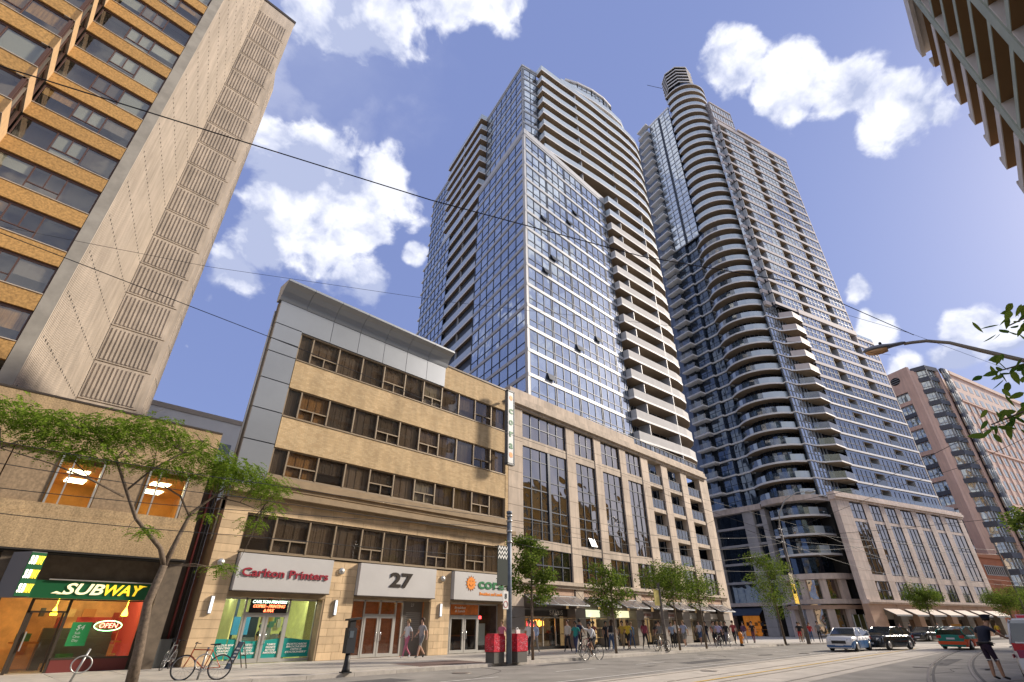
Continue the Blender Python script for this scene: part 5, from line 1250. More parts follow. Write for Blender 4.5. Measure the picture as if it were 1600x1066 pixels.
def podium_b():
    T=empty('second_podium',(94,17,0),0,'pinkish limestone podium with tall narrow window bays under the farther tower','building')
    F=U2; b=MB(); b.fbox(F,.5,29.8,-14,-2.6,.1,18); b.build('core',dark,T)
    piers=[(-5.9,-2.7),(.7,2.3),(5.25,6.5),(9.5,10.9),(14.1,15.6),(18.6,20.2),(23.0,24.6),(28.9,30.4)]
    for i,(a0,a1) in enumerate(piers):
        n=11; zs=[4.6+(18.1-4.6)*q/n for q in range(n+1)]
        for z0,z1 in zip(zs[:-1],zs[1:]): piece(T,'pier_stone',podb,F,a0,a1,-.9,0,z0+.012,z1-.012)
        b=MB(); b.fbox(F,a0+.03,a1-.03,-.9,-.03,.1,18.1); b.build('pier_joint',podp,T)
        for z0,z1 in ((.12,1.0),(1.0,1.9),(1.9,2.8)): piece(T,'base_stone',podg if i%2 else podp,F,a0-.05,a1+.05,-1,.05,z0+.012,z1-.012)
    for (_,a0),(a1,__) in zip(piers[:-1],piers[1:]):
        if _<-5: a0=-2.7
        w=a1-a0
        for z0,z1 in ((15.1,15.55),(7.05,7.9)): piece(T,'beam',podb,F,a0,a1,-.7,-.08,z0,z1)
        for z0,z1,hs in ((15.55,17.8,[.5]),(7.9,15.1,[.3,.36,.64,.70]),(4.7,7.05,[.5])):
            f=MB(); n=3 if w>2.9 else 2; D=-.12
            for k in range(n+1): x=a0+w*k/n; f.fbox(F,max(a0,x-.05),min(a1,x+.05),D-.05,D+.06,z0,z1)
            for h in [0]+hs+[1]: q=z0+(z1-z0)*h; f.fbox(F,a0,a1,D-.05,D+.05,max(z0,q-.05),min(z1,q+.05))
            f.build('window_frame',frm,T)
            hh=[0]+hs+[1]
            for k in range(n):
                for h0,h1 in zip(hh[:-1],hh[1:]): piece(T,'pane',pgl,F,a0+w*k/n+.05,a0+w*(k+1)/n-.05,D-.04,D,z0+(z1-z0)*h0,z0+(z1-z0)*h1,rnd.uniform(-.02,.02))
        piece(T,'frieze_panel',podp,F,a0,a1,-.5,-.05,3.6,4.15)
        b=MB(); b.fbox(F,a0,a1,-.9,-.8,2.3,3.6); b.build('transom_wall',podg,T)
        if a0>-2.6:
            D=-.8; f=MB()
            for k in range(3): x=a0+w*k/2; f.fbox(F,max(a0,x-.05),min(a1,x+.05),D-.05,D+.05,.1,2.35)
            f.build('shop_frame',alu,T); b=MB(); b.fbox(F,a0,a1,D-.03,D,.3,2.3); b.build('shop_pane',pgl,T)
    b=MB(); b.fbox(F,-6.2,30.5,-.9,.15,18.0,18.3); b.fbox(F,-6.2,30.6,-.9,.4,18.3,18.7); b.fbox(F,-6.2,30.55,-.9,.25,18.7,19.1); b.build('cornice',podb,T)
    b=MB(); b.fbox(F,-6.0,30.5,-.7,.32,4.35,4.65); b.fbox(F,-6,30.45,-.7,.15,4.15,4.35); b.build('lower_cornice',podb,T)
    b=MB(); b.fbox(F,1,30.4,-.55,-.5,19.1,20.1); b.build('terrace_guard',guardg,T)
    for i,((_,a0),(a1,__)) in enumerate(zip(piers[:-1],piers[1:])):
        aw=empty('canvas_awning',(0,0,0),0,'pale sloping awning on the farther podium, %s from the rounded corner'%['first','second','third','fourth','fifth','sixth','seventh'][i],'awning','pale awnings along the farther podium')
        e0,e1=a0-.15,a1+.15; g=MB(); P=lambda a,t:F.p(a,.05+1.5*t,3.55-.75*t); up=Vector((0,0,.05)); q=[P(e0,1),P(e1,1),P(e1,0),P(e0,0)]; g.hexa(q+[x+up for x in q]); g.build('awning_sheet',mat('pale awning',(.50,.42,.36),.7,noise=.05,nscale=2),aw)
        f=MB(); f.fbox(F,e0,e1,1.5,1.56,2.66,2.86); f.tube([P(e0,1),P(e0,0)],.03,4); f.tube([P(e1,1),P(e1,0)],.03,4); f.build('awning_edge',frml,aw)
    # rounded corner below the bulge
    BC=(93.9,25.9)
    for z,h,r,m in ((18.6,.85,5.75,podb),(7.45,.75,5.9,podb),(4.25,.6,6.2,podb),(3.6,.5,5.9,podp)):
        s=MB(); e=arc(*BC,r,140,300,22); i_=arc(*BC,r*.4,140,300,22)
        for p in range(22): s.hexa([(*e[p],z),(*e[p+1],z),(*i_[p+1],z),(*i_[p],z),(*e[p],z+h),(*e[p+1],z+h),(*i_[p+1],z+h),(*i_[p],z+h)])
        s.build('round_cornice',m,T)
    for a in (150,178,206,236,268,296):
        x,y=BC[0]+5.3*math.cos(R(a)),BC[1]+5.3*math.sin(R(a)); s=MB(); fr=Fr(x,y,a+90,1); s.fbox(fr,-.45,.45,-.5,.35,4.7,7.5); s.fbox(fr,-.5,.5,-.5,.4,.1,3.6); s.build('round_pier',podb,T)
    s=MB(); s.prism(arc(*BC,5.0,0,345,23),.1,8,smooth=False); s.build('round_wall',pgl,T)
    s=MB(); s.prism(arc(*BC,3.5,0,345,23),8,19,smooth=False); s.build('round_inner',tgd,T)
    # bright shop window with yellow panel near the corner
    fr=Fr(BC[0]+6.1*math.cos(R(246)),BC[1]+6.1*math.sin(R(246)),246+90,1)
    s=MB(); s.fbox(fr,-2.2,1.6,.1,.2,.4,2.9); s.build('shopfront_panel',mat('shop olive glass',(.10,.11,.03),.2,.2,spec=.8),T)
    s=MB(); s.fbox(fr,1.0,1.6,.2,.24,.5,2.85); s.build('yellow_panel',mat('yellow banner',(.75,.48,.01),.6),T)
    s=MB()
    for q in (-2.2,-1.1,-.05,.95): s.fbox(fr,q,q+.08,.1,.26,.4,2.9)
    s.fbox(fr,-2.2,1.7,.1,.26,.35,.45); s.build('shop_frame',mat('white frame',(.7,.7,.66),.5),T)
    # left part: stone piers and dark bays
    G=Fr(91.9,39.9,-98.5,1)   # runs towards the camera; outward is -x
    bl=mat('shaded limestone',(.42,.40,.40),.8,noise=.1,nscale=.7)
    for a0,a1 in ((-.2,1.2),(6.6,8.4),(9.8,10.6)):
        zs=[.12+(18.3-.12)*q/15 for q in range(16)]
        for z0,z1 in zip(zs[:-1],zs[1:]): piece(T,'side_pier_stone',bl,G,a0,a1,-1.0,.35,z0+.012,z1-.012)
    for z in (7.4,10.2,13.0,15.8,4.2):
        piece(T,'side_beam',bl,G,-.2,9.8,-1,.12,z,z+.35)
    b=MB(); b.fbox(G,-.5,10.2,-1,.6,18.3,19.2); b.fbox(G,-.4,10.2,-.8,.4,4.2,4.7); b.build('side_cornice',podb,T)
    for z0,z1 in ((4.6,7.4),(7.75,10.2),(10.55,13.0),(13.35,15.8),(16.15,18.3)):
        for q in range(7): piece(T,'side_pane',tgd,G,1.2+1.25*q,2.4+1.25*q,-.6,-.5,z0,z1)
    b=MB(); b.fbox(G,-.2,10,-3,-.9,.1,18); b.build('side_core',dark,T)
    clutter(T,G,1.4,6.4,-.55,-.1,.1,2.9,77,24,[(.5,.2,.04),(.1,.05,.03),(.6,.3,.05),(.05,.05,.06)])
    b=MB(); b.fbox(G,2.4,5.2,-.7,-.6,.1,2.9); b.build('entrance_glow',mat('orange lit entrance',(.6,.25,.05),.6,noise=.4,nscale=1,emit=(1,.32,.03),es=.10),T)  # flat panel with its own glow standing in for the entrance light
    aw=empty('dark_blue_awning',(0,0,0),0,'dark blue awning over the orange lit entrance','awning')
    b=MB(); q=[G.p(1.2,1.8,2.9),G.p(6.6,1.8,2.9),G.p(6.6,0,4.0),G.p(1.2,0,4.0)]; up=Vector((0,0,.06)); b.hexa(q+[x+up for x in q]); b.build('awning_sheet',mat('dark blue canvas',(.035,.05,.085),.8),aw)
    # banner beside the bulge balcony
tower_b(); podium_b()
# ================================================================ salmon apartment building (P)
def bld_p():
    T=empty('salmon_apartment_building',(141,4,0),0,'salmon precast apartment building with slate window bays and an oval opening near its top','building')
    ZT=54.3
    c=MB(); c.prism([(142.2,10.9),(140.3,6.2),(142.4,3.6),(145,1.6),(151,1.2),(206,-13.5),(215,20),(150,40)],.1,ZT-.8); c.build('core',pinkb,T)
    W=Fr(141.9,11.0,-117,1)     # left wall, runs from the far left corner towards the bay
    W_=5.3
    # solid pink frame and recessed window column
    b=MB(); b.fbox(W,3.45,W_,-.5,.25,.1,ZT); b.fbox(W,0,3.45,-.5,.2,ZT-5.6,ZT); b.fbox(W,-.2,.35,-.5,.2,.1,ZT); b.build('precast_pier',pinkb,T)
    o=MB(); 
    pts=[W.p(1.75+1.15*math.cos(2*math.pi*k/28),.23,ZT-2.3+.95*math.sin(2*math.pi*k/28)) for k in range(28)]; o.face(pts); o.build('oval_opening',dark,T,fix=False)
    o=MB(); 
    for q in (-.5,0,.5): o.fbox(W,1.75-1.0,1.75+1.0,.24,.3,ZT-2.3+q-.04,ZT-2.3+q+.04)
    o.build('oval_louvre',frml,T)
    nf=15
    cornerp=[(139.5,6.1),(141.2,5.2),(141.1,3.5),(143.6,2.2)]
    BW=Fr(141.3,6.0,-93,1); BR=Fr(141.2,3.4,-26,1)
    CV=arc(147.0,4.1,4.4,232,285,6)
    for j in range(nf):
        z=ZT-5.6-2.9*(j+1)
        piece(T,'window_recess',pgl3,W,.4,3.4,-.3,-.1,z+.9,z+2.6)
        piece(T,'spandrel',greyb if j%2 else pinkb,W,.35,3.45,-.3,.12,z,z+.85)
        f=MB()
        for q in (.4,1.4,2.4,3.35): f.fbox(W,q,q+.07,-.15,.05,z+.85,z+2.9)
        f.fbox(W,.4,3.4,-.15,.05,z+2.6,z+2.7); f.build('window_frame',frml,T)
    for j in range(nf+2):
        z=ZT-1.0-2.9*(j+1)+.1
        # corner bay, slate spandrels
        for fr,w,n in ((BW,2.9,3),(BR,3.3,3)):
            piece(T,'bay_spandrel',greyb,fr,0,w,-.5,.25,z,z+1.0)
            f=MB()
            for q in range(n+1): f.fbox(fr,w*q/n-.05,w*q/n+.05,-.15,.12,z+1.0,z+2.9)
            f.fbox(fr,0,w,-.15,.1,z+1.5,z+1.57); f.build('window_frame',frml,T)
            for q in range(n): piece(T,'pane',pgl3,fr,w*q/n+.05,w*(q+1)/n-.05,-.15,-.05,z+1.0,z+2.9)
        s=MB(); s.wall(CV,z,z+.8,.4); s.build('curved_spandrel',greyb,T)
        s=MB(); s.wall(offline(CV,.15),z+.8,z+2.9,.3); s.build('curved_glass',pgl3,T)
        f=MB()
        for x,y in CV: f.tube([(x+.02,y+.05,z+.8),(x+.02,y+.05,z+2.9)],.06,4)
        f.build('curved_frame',frml,T)
    b=MB(); q=BR.p(3.3,0,0); 
    b.fbox(BR,3.2,4.3,-.6,.3,.1,ZT-.5); b.fbox(BW,-.5,0,-.6,.3,.1,ZT-.4); b.build('bay_pier',pinkb,T)
    b=MB(); b.fbox(BW,0,2.9,-.8,.35,ZT-1.1,ZT-.1); b.fbox(BR,0,4,-.8,.35,ZT-1.1,ZT-.1); b.wall(CV,ZT-1.6,ZT-.5,.6); b.build('bay_parapet',greyb,T)
    # right face: precast grid
    RF=Fr(148.6,-.2,-16.5,1)
    b=MB(); b.fbox(RF,0,60,-1,0,.1,ZT-.6); b.build('right_wall',pinkl,T)
    for j in range(16):
        z=ZT-1.8-2.95*(j+1)
        for i in range(17):
            a=1.2+3.3*i; piece(T,'right_window',pgl3,RF,a,a+1.9,-.1,.03,z+.7,z+2.4)
            f=MB()
        if j%4==1: piece(T,'string_course',pinkb,RF,0,60,-.2,.35,z-.1,z+.25)
    for i in range(18):
        piece(T,'right_pier',pinkb,RF,-.35+3.3*i,.35+3.3*i,-.2,.18,.1,ZT-7)
    b=MB(); b.fbox(RF,0,60,-1,.3,ZT-.9,ZT); b.build('right_parapet',pinkl,T)
bld_p()
def bld_brick():
    T=empty('low_brick_building',(128,10,0),0,'low orange brick building with a grille and a wide arch at the street end','building')
    F=Fr(126.5,9.8,-19,1); b=MB(); b.fbox(F,0,60,-6,0,.1,12.6); b.build('wall',brickr,T)
    b=MB(); b.fbox(F,0,60,-6,.25,12.6,13.3); b.build('coping',mat('brick cap',(.40,.17,.09),.9),T)
    b=MB(); b.fbox(F,7,34,0,.06,9.6,9.75); b.fbox(F,7,34,0,.06,11.2,11.35); 
    for k in range(36): b.fbox(F,7+.75*k,7.25+.75*k,0,.1,9.7,11.25)
    b.build('grille',mat('grille grey',(.35,.33,.32),.6),T)
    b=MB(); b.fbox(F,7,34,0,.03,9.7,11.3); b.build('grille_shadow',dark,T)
    m=MB(); c=[F.p(18+6*math.cos(math.pi*k/16),.02,2.6+4*math.sin(math.pi*k/16)) for k in range(17)]; m.face([F.p(24,.02,.1),*c,F.p(12,.02,.1)]); m.build('arch_opening',mat('arch shade',(.12,.07,.03),.9),T,fix=False)
    m=MB(); m.tube([F.p(18+6.2*math.cos(math.pi*k/16),.1,2.6+4.2*math.sin(math.pi*k/16)) for k in range(17)],.22,6); m.build('arch_ring',MAT['brick cap'],T)
    for a in (3,8.2,31): 
        q=MB(); q.fbox(F,a,a+2.6,-.05,.02,2.5,8.6); q.build('panel_shade',mat('brick shade',(.27,.10,.05),.9),T)  # flat darker panel, recess shade put into its colour
bld_brick()
fgl=tower_glass('dark green glass',(.03,.045,.035),(.55,.62,.55),.25,.04,.3,.6)
def bld_f():
    T=empty('finned_concrete_tower',(42,-10,0),0,'grey concrete tower with deep slab fins, its corner high at the top right','building')
    F=Fr(0,-9.7,0,-1)   # outward +y (towards the street)
    cc=mat('grey green concrete',(.33,.37,.31),.85,noise=.1,nscale=.7); wc=mat('pale fin concrete',(.58,.54,.51),.8,noise=.05,nscale=1)
    b=MB(); b.box(24,50.0,-34,-11.4,.1,50.5); b.build('core',cc,T)
    for a0,a1 in ((41.9,43.0),(32.6,33.7),(24,24.6)):
        b=MB(); b.fbox(F,a0,a1,-1.8,.0,.1,52.6); b.build('pier',cc,T)
    b=MB(); b.fbox(F,24,50.4,-2,0,52.2,53.4); b.fbox(F,42,50.4,-.02,.3,51.9,53.5,0); b.build('roof_band',wc,T)
    z=49.7; k=0
    while z>5:
        # slab fins right of the pier
        if k: piece(T,'slab_fin',wc,F,43.0,50.4,-.35,.05,z,z+.8); piece(T,'slab',wc,F,43.0,50.4,-1.8,-.35,z,z+.2)
        s=MB(); s.fbox(F,43,50.3,-1.7,-.02,z-.02,z-.002); s.build('fin_soffit',mat('ochre soffit',(.20,.11,.045),.9),T,kind='stuff')
        piece(T,'fin_end',wc,F,50.1,50.42,-1.7,.04,z+.26,z+1.3)
        piece(T,'fin_glass',pgl,F,43.0,50.1,-1.75,-1.6,z+.26,z+2.9)
        for a0,a1 in ((33.7,41.9),(24.6,32.6)):
            piece(T,'spandrel',cc,F,a0,a1,-1.6,-.08,z-.1,z+.42)
            w=(a1-a0)
            for q in range(1):
                piece(T,'deep_window',fgl,F,a0+q*w+.14,a0+(q+1)*w-.14,-1.0,-.9,z+.42,z+2.8)
                piece(T,'cheek',wc,F,a0+(q+1)*w-.14,a0+(q+1)*w,-1.2,-.1,z+.42,z+2.8)
                s=MB(); s.fbox(F,a0+q*w+.14,a0+(q+1)*w-.14,-1.0,-.12,z-.12,z-.102); s.build('window_soffit',MAT['ochre soffit'],T,kind='stuff')
        z-=2.9; k+=1
bld_f()
def far_bits():
    T=empty('far_white_building',(12,62,0),0,'far white building top showing between the ribbed tower and the silver corner','building')
    b=MB(); b.box(6,24,60,80,.1,21.4); b.build('walls',farw,T)
    b=MB(); b.box(5.9,24,59.9,80,21.4,21.9); b.build('roof_edge',mat('far cream',(.5,.42,.34),.9),T)
    for k in range(6):
        for j in range(4): piece(T,'far_window',mat('far glass',(.25,.27,.3),.3,.3),WF,7.5+2.6*k,8.9+2.6*k,-60.02,-59.95,8.8+3*j,10+3*j)
far_bits()
# buildings across the street, behind the viewer: they are what the glass mirrors
def south_row():
    for i,(x0,x1,y,h,m,lab) in enumerate(((-34,-6,-9.6,17,'ochre brick','ochre brick building behind the viewer, far left of the row'),(-5.5,20,-9.7,21,'golden brick','golden brick building with tall windows directly across the street'),(58,104,-17,26,'amber brick','tall amber brick building past the finned tower on the near side'),(106,130,-20,20,'ochre brick far','lower ochre building farther along the near side of the street'))):
        mm=brickmat(m,((.42,.27,.10),(.50,.31,.11),(.85,.50,.12),(.5,.36,.2))[i],((.36,.22,.08),(.44,.27,.09),(.75,.42,.09),(.45,.3,.16))[i],(.3,.22,.12))
        T=empty('street_building',(x0,y,0),0,lab,'building')
        b=MB(); b.box(x0,x1,y-12,y,.1,h); b.build('wall',mm,T)
        F=Fr(0,y,0,-1); n=int((x1-x0)/2.6)
        for j in range(int(h/3.3)-1):
            for k in range(n): 
                a=x0+.7+2.6*k; piece(T,'window',pgl,F,a,a+1.3,-.1,.02,4.4+3.3*j,6.3+3.3*j); piece(T,'sill',wsill,F,a-.1,a+1.4,0,.12,4.25+3.3*j,4.4+3.3*j)
        b=MB(); b.fbox(F,x0,x1,-.4,.4,h,h+.6); b.fbox(F,x0,x1,-.2,.25,3.6,4.0); b.build('cornice',wsill,T)
wsill=mat('pale sill',(.5,.44,.34),.8)
south_row()
# ================================================================ trees
bark=mat('tree bark',(.14,.105,.075),.95,noise=.3,nscale=12,bump=.6,bscale=30)
def leafmat(name,c1,c2):
    m=bpy.data.materials.new(name); m.use_nodes=True; nt=m.node_tree; N=nt.nodes; L=nt.links; out=N['Material Output']; N.remove(N['Principled BSDF'])
    g=N.new('ShaderNodeNewGeometry'); r=N.new('ShaderNodeValToRGB'); r.color_ramp.elements[0].color=(*c1,1); r.color_ramp.elements[1].color=(*c2,1); L.new(g.outputs['Random Per Island'],r.inputs[0])
    d=N.new('ShaderNodeBsdfDiffuse'); t=N.new('ShaderNodeBsdfTranslucent'); L.new(r.outputs[0],d.inputs[0]); L.new(r.outputs[0],t.inputs[0])
    mx=N.new('ShaderNodeMixShader'); mx.inputs[0].default_value=.45; L.new(d.outputs[0],mx.inputs[1]); L.new(t.outputs[0],mx.inputs[2]); L.new(mx.outputs[0],out.inputs[0]); MAT[name]=m; return m
leafA=leafmat('locust leaf',(.07,.14,.012),(.26,.36,.05)); leafB=leafmat('street tree leaf',(.05,.10,.014),(.20,.26,.05)); leafC=leafmat('near broad leaf',(.06,.15,.03),(.26,.34,.05))
def leaf(mb,p,d,w,l,r):
    d=d.normalized(); s=d.cross(Vector((r.uniform(-1,1),r.uniform(-1,1),r.uniform(-.3,1))));
    if s.length<.01: s=Vector((1,0,0))
    s.normalize(); mb.face([p,p+d*l*.5+s*w,p+d*l,p+d*l*.5-s*w])
def tree(name,base,trunk,limbs,clumps,mtl,n_leaf,lw,ll,label,seed,group=None,feather=False,pit=True):
    """trunk: list of (x,y,z,r); limbs: list of polylines with radii; clumps: (x,y,z,rx,ry,rz,weight)"""
    r=random.Random(seed); T=empty(name,base,0,label,'tree',group)
    mb=MB(); mb.tube([p[:3] for p in trunk],[p[3] for p in trunk],9)
    for lb in limbs: mb.tube([p[:3] for p in lb],[p[3] for p in lb],6)
    # twigs from limbs into clumps
    ends=[Vector(p[:3]) for lb in limbs for p in lb[1:]]+[Vector(p[:3]) for p in trunk[len(trunk)//2:]]
    tips=[]
    for c in clumps:
        for k in range(int(3+c[6]*4)):
            q=Vector((c[0]+r.gauss(0,.5)*c[3],c[1]+r.gauss(0,.5)*c[4],c[2]+r.gauss(0,.5)*c[5])); e=min(ends,key=lambda e:(e-q).length); mid=(e+q)/2+Vector((r.uniform(-.1,.1),r.uniform(-.1,.1),r.uniform(.0,.15)))
            mb.tube([e,mid,q],[.018,.012,.005],4); tips.append(q)
    mb.build('trunk',bark,T)
    cr=MB(); tw=sum(c[6] for c in clumps)
    for c in clumps:
        n=int(n_leaf*c[6]/tw); k=0
        while k<n:
            u=Vector((r.gauss(0,1),r.gauss(0,1),r.gauss(0,1))); u.normalize(); rad=r.random()**.45*(1.0+.35*math.sin(u.x*5+c[0]*3)*math.sin(u.y*4+u.z*6+c[1])) 
            q=Vector((c[0]+u.x*rad*c[3],c[1]+u.y*rad*c[4],c[2]+u.z*rad*c[5]))
            if feather:
                d=Vector((u.x+r.uniform(-.5,.5),u.y+r.uniform(-.5,.5),r.uniform(-.35,.12))); d.normalize(); s=d.cross(Vector((0,0,1))); 
                if s.length<.1: continue
                s.normalize(); nl=7
                for i in range(nl):
                    b=q+d*(.045*i)-Vector((0,0,.004*i*i))
                    for sg in (1,-1): leaf(cr,b,s*sg+d*.35+Vector((0,0,r.uniform(-.25,.05))),lw,ll,r)
                k+=nl*2
            else:
                d=Vector((u.x+r.uniform(-.8,.8),u.y+r.uniform(-.8,.8),r.uniform(-.9,.35))); leaf(cr,q,d,lw*r.uniform(.5,1.4),ll*r.uniform(.5,1.4),r); k+=1
    cr.build('crown',mtl,T,fix=False)
    return T
# locust tree in front of the sandwich shop
tree('honey_locust_tree',(4.9,20.6,.1),[(4.9,20.6,.1,.17),(4.82,20.6,1.0,.15),(4.66,20.6,2.2,.13),(4.78,20.6,3.3,.11)],
 [[(4.78,20.6,3.3,.09),(4.5,20.55,3.8,.075),(3.55,20.5,4.6,.06),(3.0,20.4,5.4,.05),(2.4,20.3,6.3,.035),(1.6,20.1,6.9,.02)],
  [(4.78,20.6,3.3,.09),(4.95,20.7,4.2,.07),(5.1,20.7,5.0,.055),(5.7,20.8,5.7,.04),(6.4,21.0,6.5,.025),(7.2,21.0,6.9,.015)],
  [(3.0,20.4,5.2,.04),(2.0,20.1,5.5,.03),(.9,19.9,5.75,.02),(-.3,19.7,5.9,.012)],
  [(3.0,20.4,5.4,.04),(3.5,20.4,6.2,.03),(4.2,20.3,6.9,.02),(4.6,20.2,7.4,.012)],
  [(5.1,20.7,4.9,.04),(4.6,20.6,5.5,.03),(4.0,20.6,5.75,.02)],
  [(5.7,20.8,5.7,.03),(6.6,20.7,5.6,.02),(7.4,20.6,5.4,.012)],
  [(2.0,20.1,5.5,.02),(1.2,20.8,6.3,.015),(.3,21,6.8,.01)]],
 [(-.9,20,7.0,1.5,1.2,.45,1.1),(.6,20.1,6.9,1.5,1.2,.5,1.4),(2.2,20.2,7.1,1.3,1.2,.55,1.3),(3.4,20.4,7.5,1.1,1.1,.45,.8),(4.6,20.4,7.0,1.2,1.1,.42,.9),(6.0,20.6,6.7,1.2,1.0,.42,1.1),(7.4,20.7,6.35,1.0,.9,.45,.9),(1.5,20.2,6.3,1.6,1,.3,.7),(3.9,20.4,6.3,1.2,.9,.3,.45),(5.6,20.5,6.2,1.0,.8,.25,.35),(-1.2,20,6.2,1,.9,.25,.3),(7.3,20.7,4.9,.45,.4,.3,.12),(6.5,20.5,3.35,.5,.4,.2,.12),(3.9,20.3,4.25,.6,.4,.16,.08),(5.6,20.6,5.0,.5,.4,.18,.06),(7.9,20.8,5.6,.5,.4,.3,.15)],
 leafA,44000,.018,.08,'honey locust with feathery bright leaves spreading in front of the sandwich shop',11,feather=True)
def street_tree(x,y,h,zc,w,label,seed,n=2600,trunk_r=.06,lean=0):
    r=random.Random(seed); tr=[(x,y,.1,trunk_r*1.3),(x+lean*.3,y,h*.4,trunk_r),(x+lean*.7,y,h*.75,trunk_r*.6),(x+lean,y,h*.95,.015)]
    limbs=[]; cl=[]
    for k in range(7):
        a=k*2.4+r.random(); z=zc+(h-zc)*(k/7.5); L=w*(1-.45*k/7)*r.uniform(.7,1.1); e=(x+math.cos(a)*L+lean*.6,y+math.sin(a)*L*.8,z+L*.55)
        limbs.append([(x+lean*.5,y,z,.03),((x+e[0])/2,(y+e[1])/2,z+L*.2,.02),(*e,.008)])
        cl.append((e[0],e[1],e[2],w*.48*r.uniform(.7,1.2),w*.45,w*.30*r.uniform(.7,1.3),1)); cl.append(((x+e[0])/2,(y+e[1])/2,z+.3,w*.4,w*.4,w*.25,.6))
    cl.append((x+lean,y,h*.93,w*.35,w*.35,w*.35,.7))
    return tree('street_tree',(x,y,.1),tr,limbs,cl,leafB,n,.045,.13,label,seed)
street_tree(21.6,19.6,5.9,2.5,1.35,'young street tree beside the red boxes and the blue grey pole',21,6000)
street_tree(29.8,20.2,4.8,2.1,1.5,'slim street tree in front of the pale lit shop signs',22,4200)
street_tree(36.6,19.6,4.6,3.0,2.6,'spreading street tree before the far shopfronts of the nearer podium',23,6500)
street_tree(40.6,19.6,4.2,2.8,1.7,'smaller street tree just right of the spreading one by the nearer podium',24,2800)
street_tree(54.0,18.6,7.4,2.4,2.6,'ragged street tree before the dark entrance of the farther tower',25,7000,.08,-.8)
street_tree(84.5,11.6,5.2,3.2,2.1,'street tree behind the parked white car',26,9000,.1)
street_tree(103,5.2,5.0,3.0,2.6,'street tree by the far end of the pale awnings',27,9000,.1)
street_tree(113,3.0,5.6,2.6,3.4,'leafy tree before the low brick building, behind the officer',28,14000,.12)
street_tree(124,-1.0,6.0,2.6,4,'leafy tree farthest along the street, above the parked utility vehicle',29,14000,.12)
def big_right():
    tree('plane_tree',(70,-4.2,.1),[(70,-4.2,.1,.25),(70,-4.2,4,.2),(70,-4,8,.12)],[[(70,-4.2,6,.1),(69,-2,8,.06),(68,.2,9.4,.03)],[(70,-4,7,.1),(72,-1.5,9,.05)]],
     [(69,-.9,10.2,2.4,2.0,1.2,1),(70,-3,10.8,3,2,1.6,1),(71,-5,9.5,3,2,2,1),(68,-1.4,8.6,1.6,1.4,.8,.6)],leafB,5200,.1,.3,'green tree crown at the right edge before the salmon building',31)
big_right()
def near_branch():
    # a tree on the near pavement, its branch reaching in from the right
    r=random.Random(5); T=empty('broadleaf_tree',(6.2,-2.9,.1),0,'nearby tree whose leafy branch tips reach in from the right edge','tree')
    mb=MB(); mb.tube([(6.2,-2.9,.1),(6.3,-2.9,2.5),(6.2,-2.7,4.6)],[.14,.11,.06],9)
    arms=[[(6.25,-2.8,3.2),(6.0,-1.6,3.45),(5.75,-.8,3.55),(5.68,-.28,3.5)],[(6.2,-2.7,4.0),(5.8,-1.7,4.05),(5.62,-.95,3.95),(5.56,-.5,3.82)],[(6.1,-1.9,3.3),(5.95,-1.1,3.3),(5.82,-.5,3.2),(5.8,-.12,3.1)]]
    for a in arms: mb.tube(a,[.04,.02,.01,.005],6)
    mb.build('trunk',bark,T)
    cr=MB()
    def mleaf(p,d,s):
        d=d.normalized(); n=d.cross(Vector((r.uniform(-1,1),r.uniform(-1,1),r.uniform(-1,1)))); n.normalize(); q=n.cross(d)
        pts=[(0,0),(.18,.16),(.10,.45),(.42,.42),(.36,.70),(.55,1.0)]  # half outline, (side, along)
        out=[(0,0),(.16,.2),(.21,.45),(.16,.75),(.0,1.1),(-.16,.75),(-.21,.45),(-.16,.2)]
        cr.face([p+n*a*s+d*b*s+q*(.12*abs(a)*s) for a,b in out])
    for a,cnt in ((arms[0],120),(arms[1],120),(arms[2],80)):
        for k in range(cnt):
            t=.25+.75*r.random(); i=min(2,int(t*3)); f=t*3-i; p=Vector(a[i]).lerp(Vector(a[i+1]),f)+Vector((r.gauss(0,.10),r.gauss(0,.10),r.gauss(0,.07))); mleaf(p,Vector((r.uniform(-.8,.6),r.uniform(-.3,1),r.uniform(-1.0,.1))),r.uniform(.08,.13))
    for k in range(260):
        p=Vector((6.1+r.gauss(0,.35),-2.3+r.gauss(0,.4),4.2+r.gauss(0,.4))); mleaf(p,Vector((r.uniform(-1,1),r.uniform(-1,1),r.uniform(-1,.1))),r.uniform(.08,.12))
    cr.build('crown',leafC,T,fix=False)
near_branch()
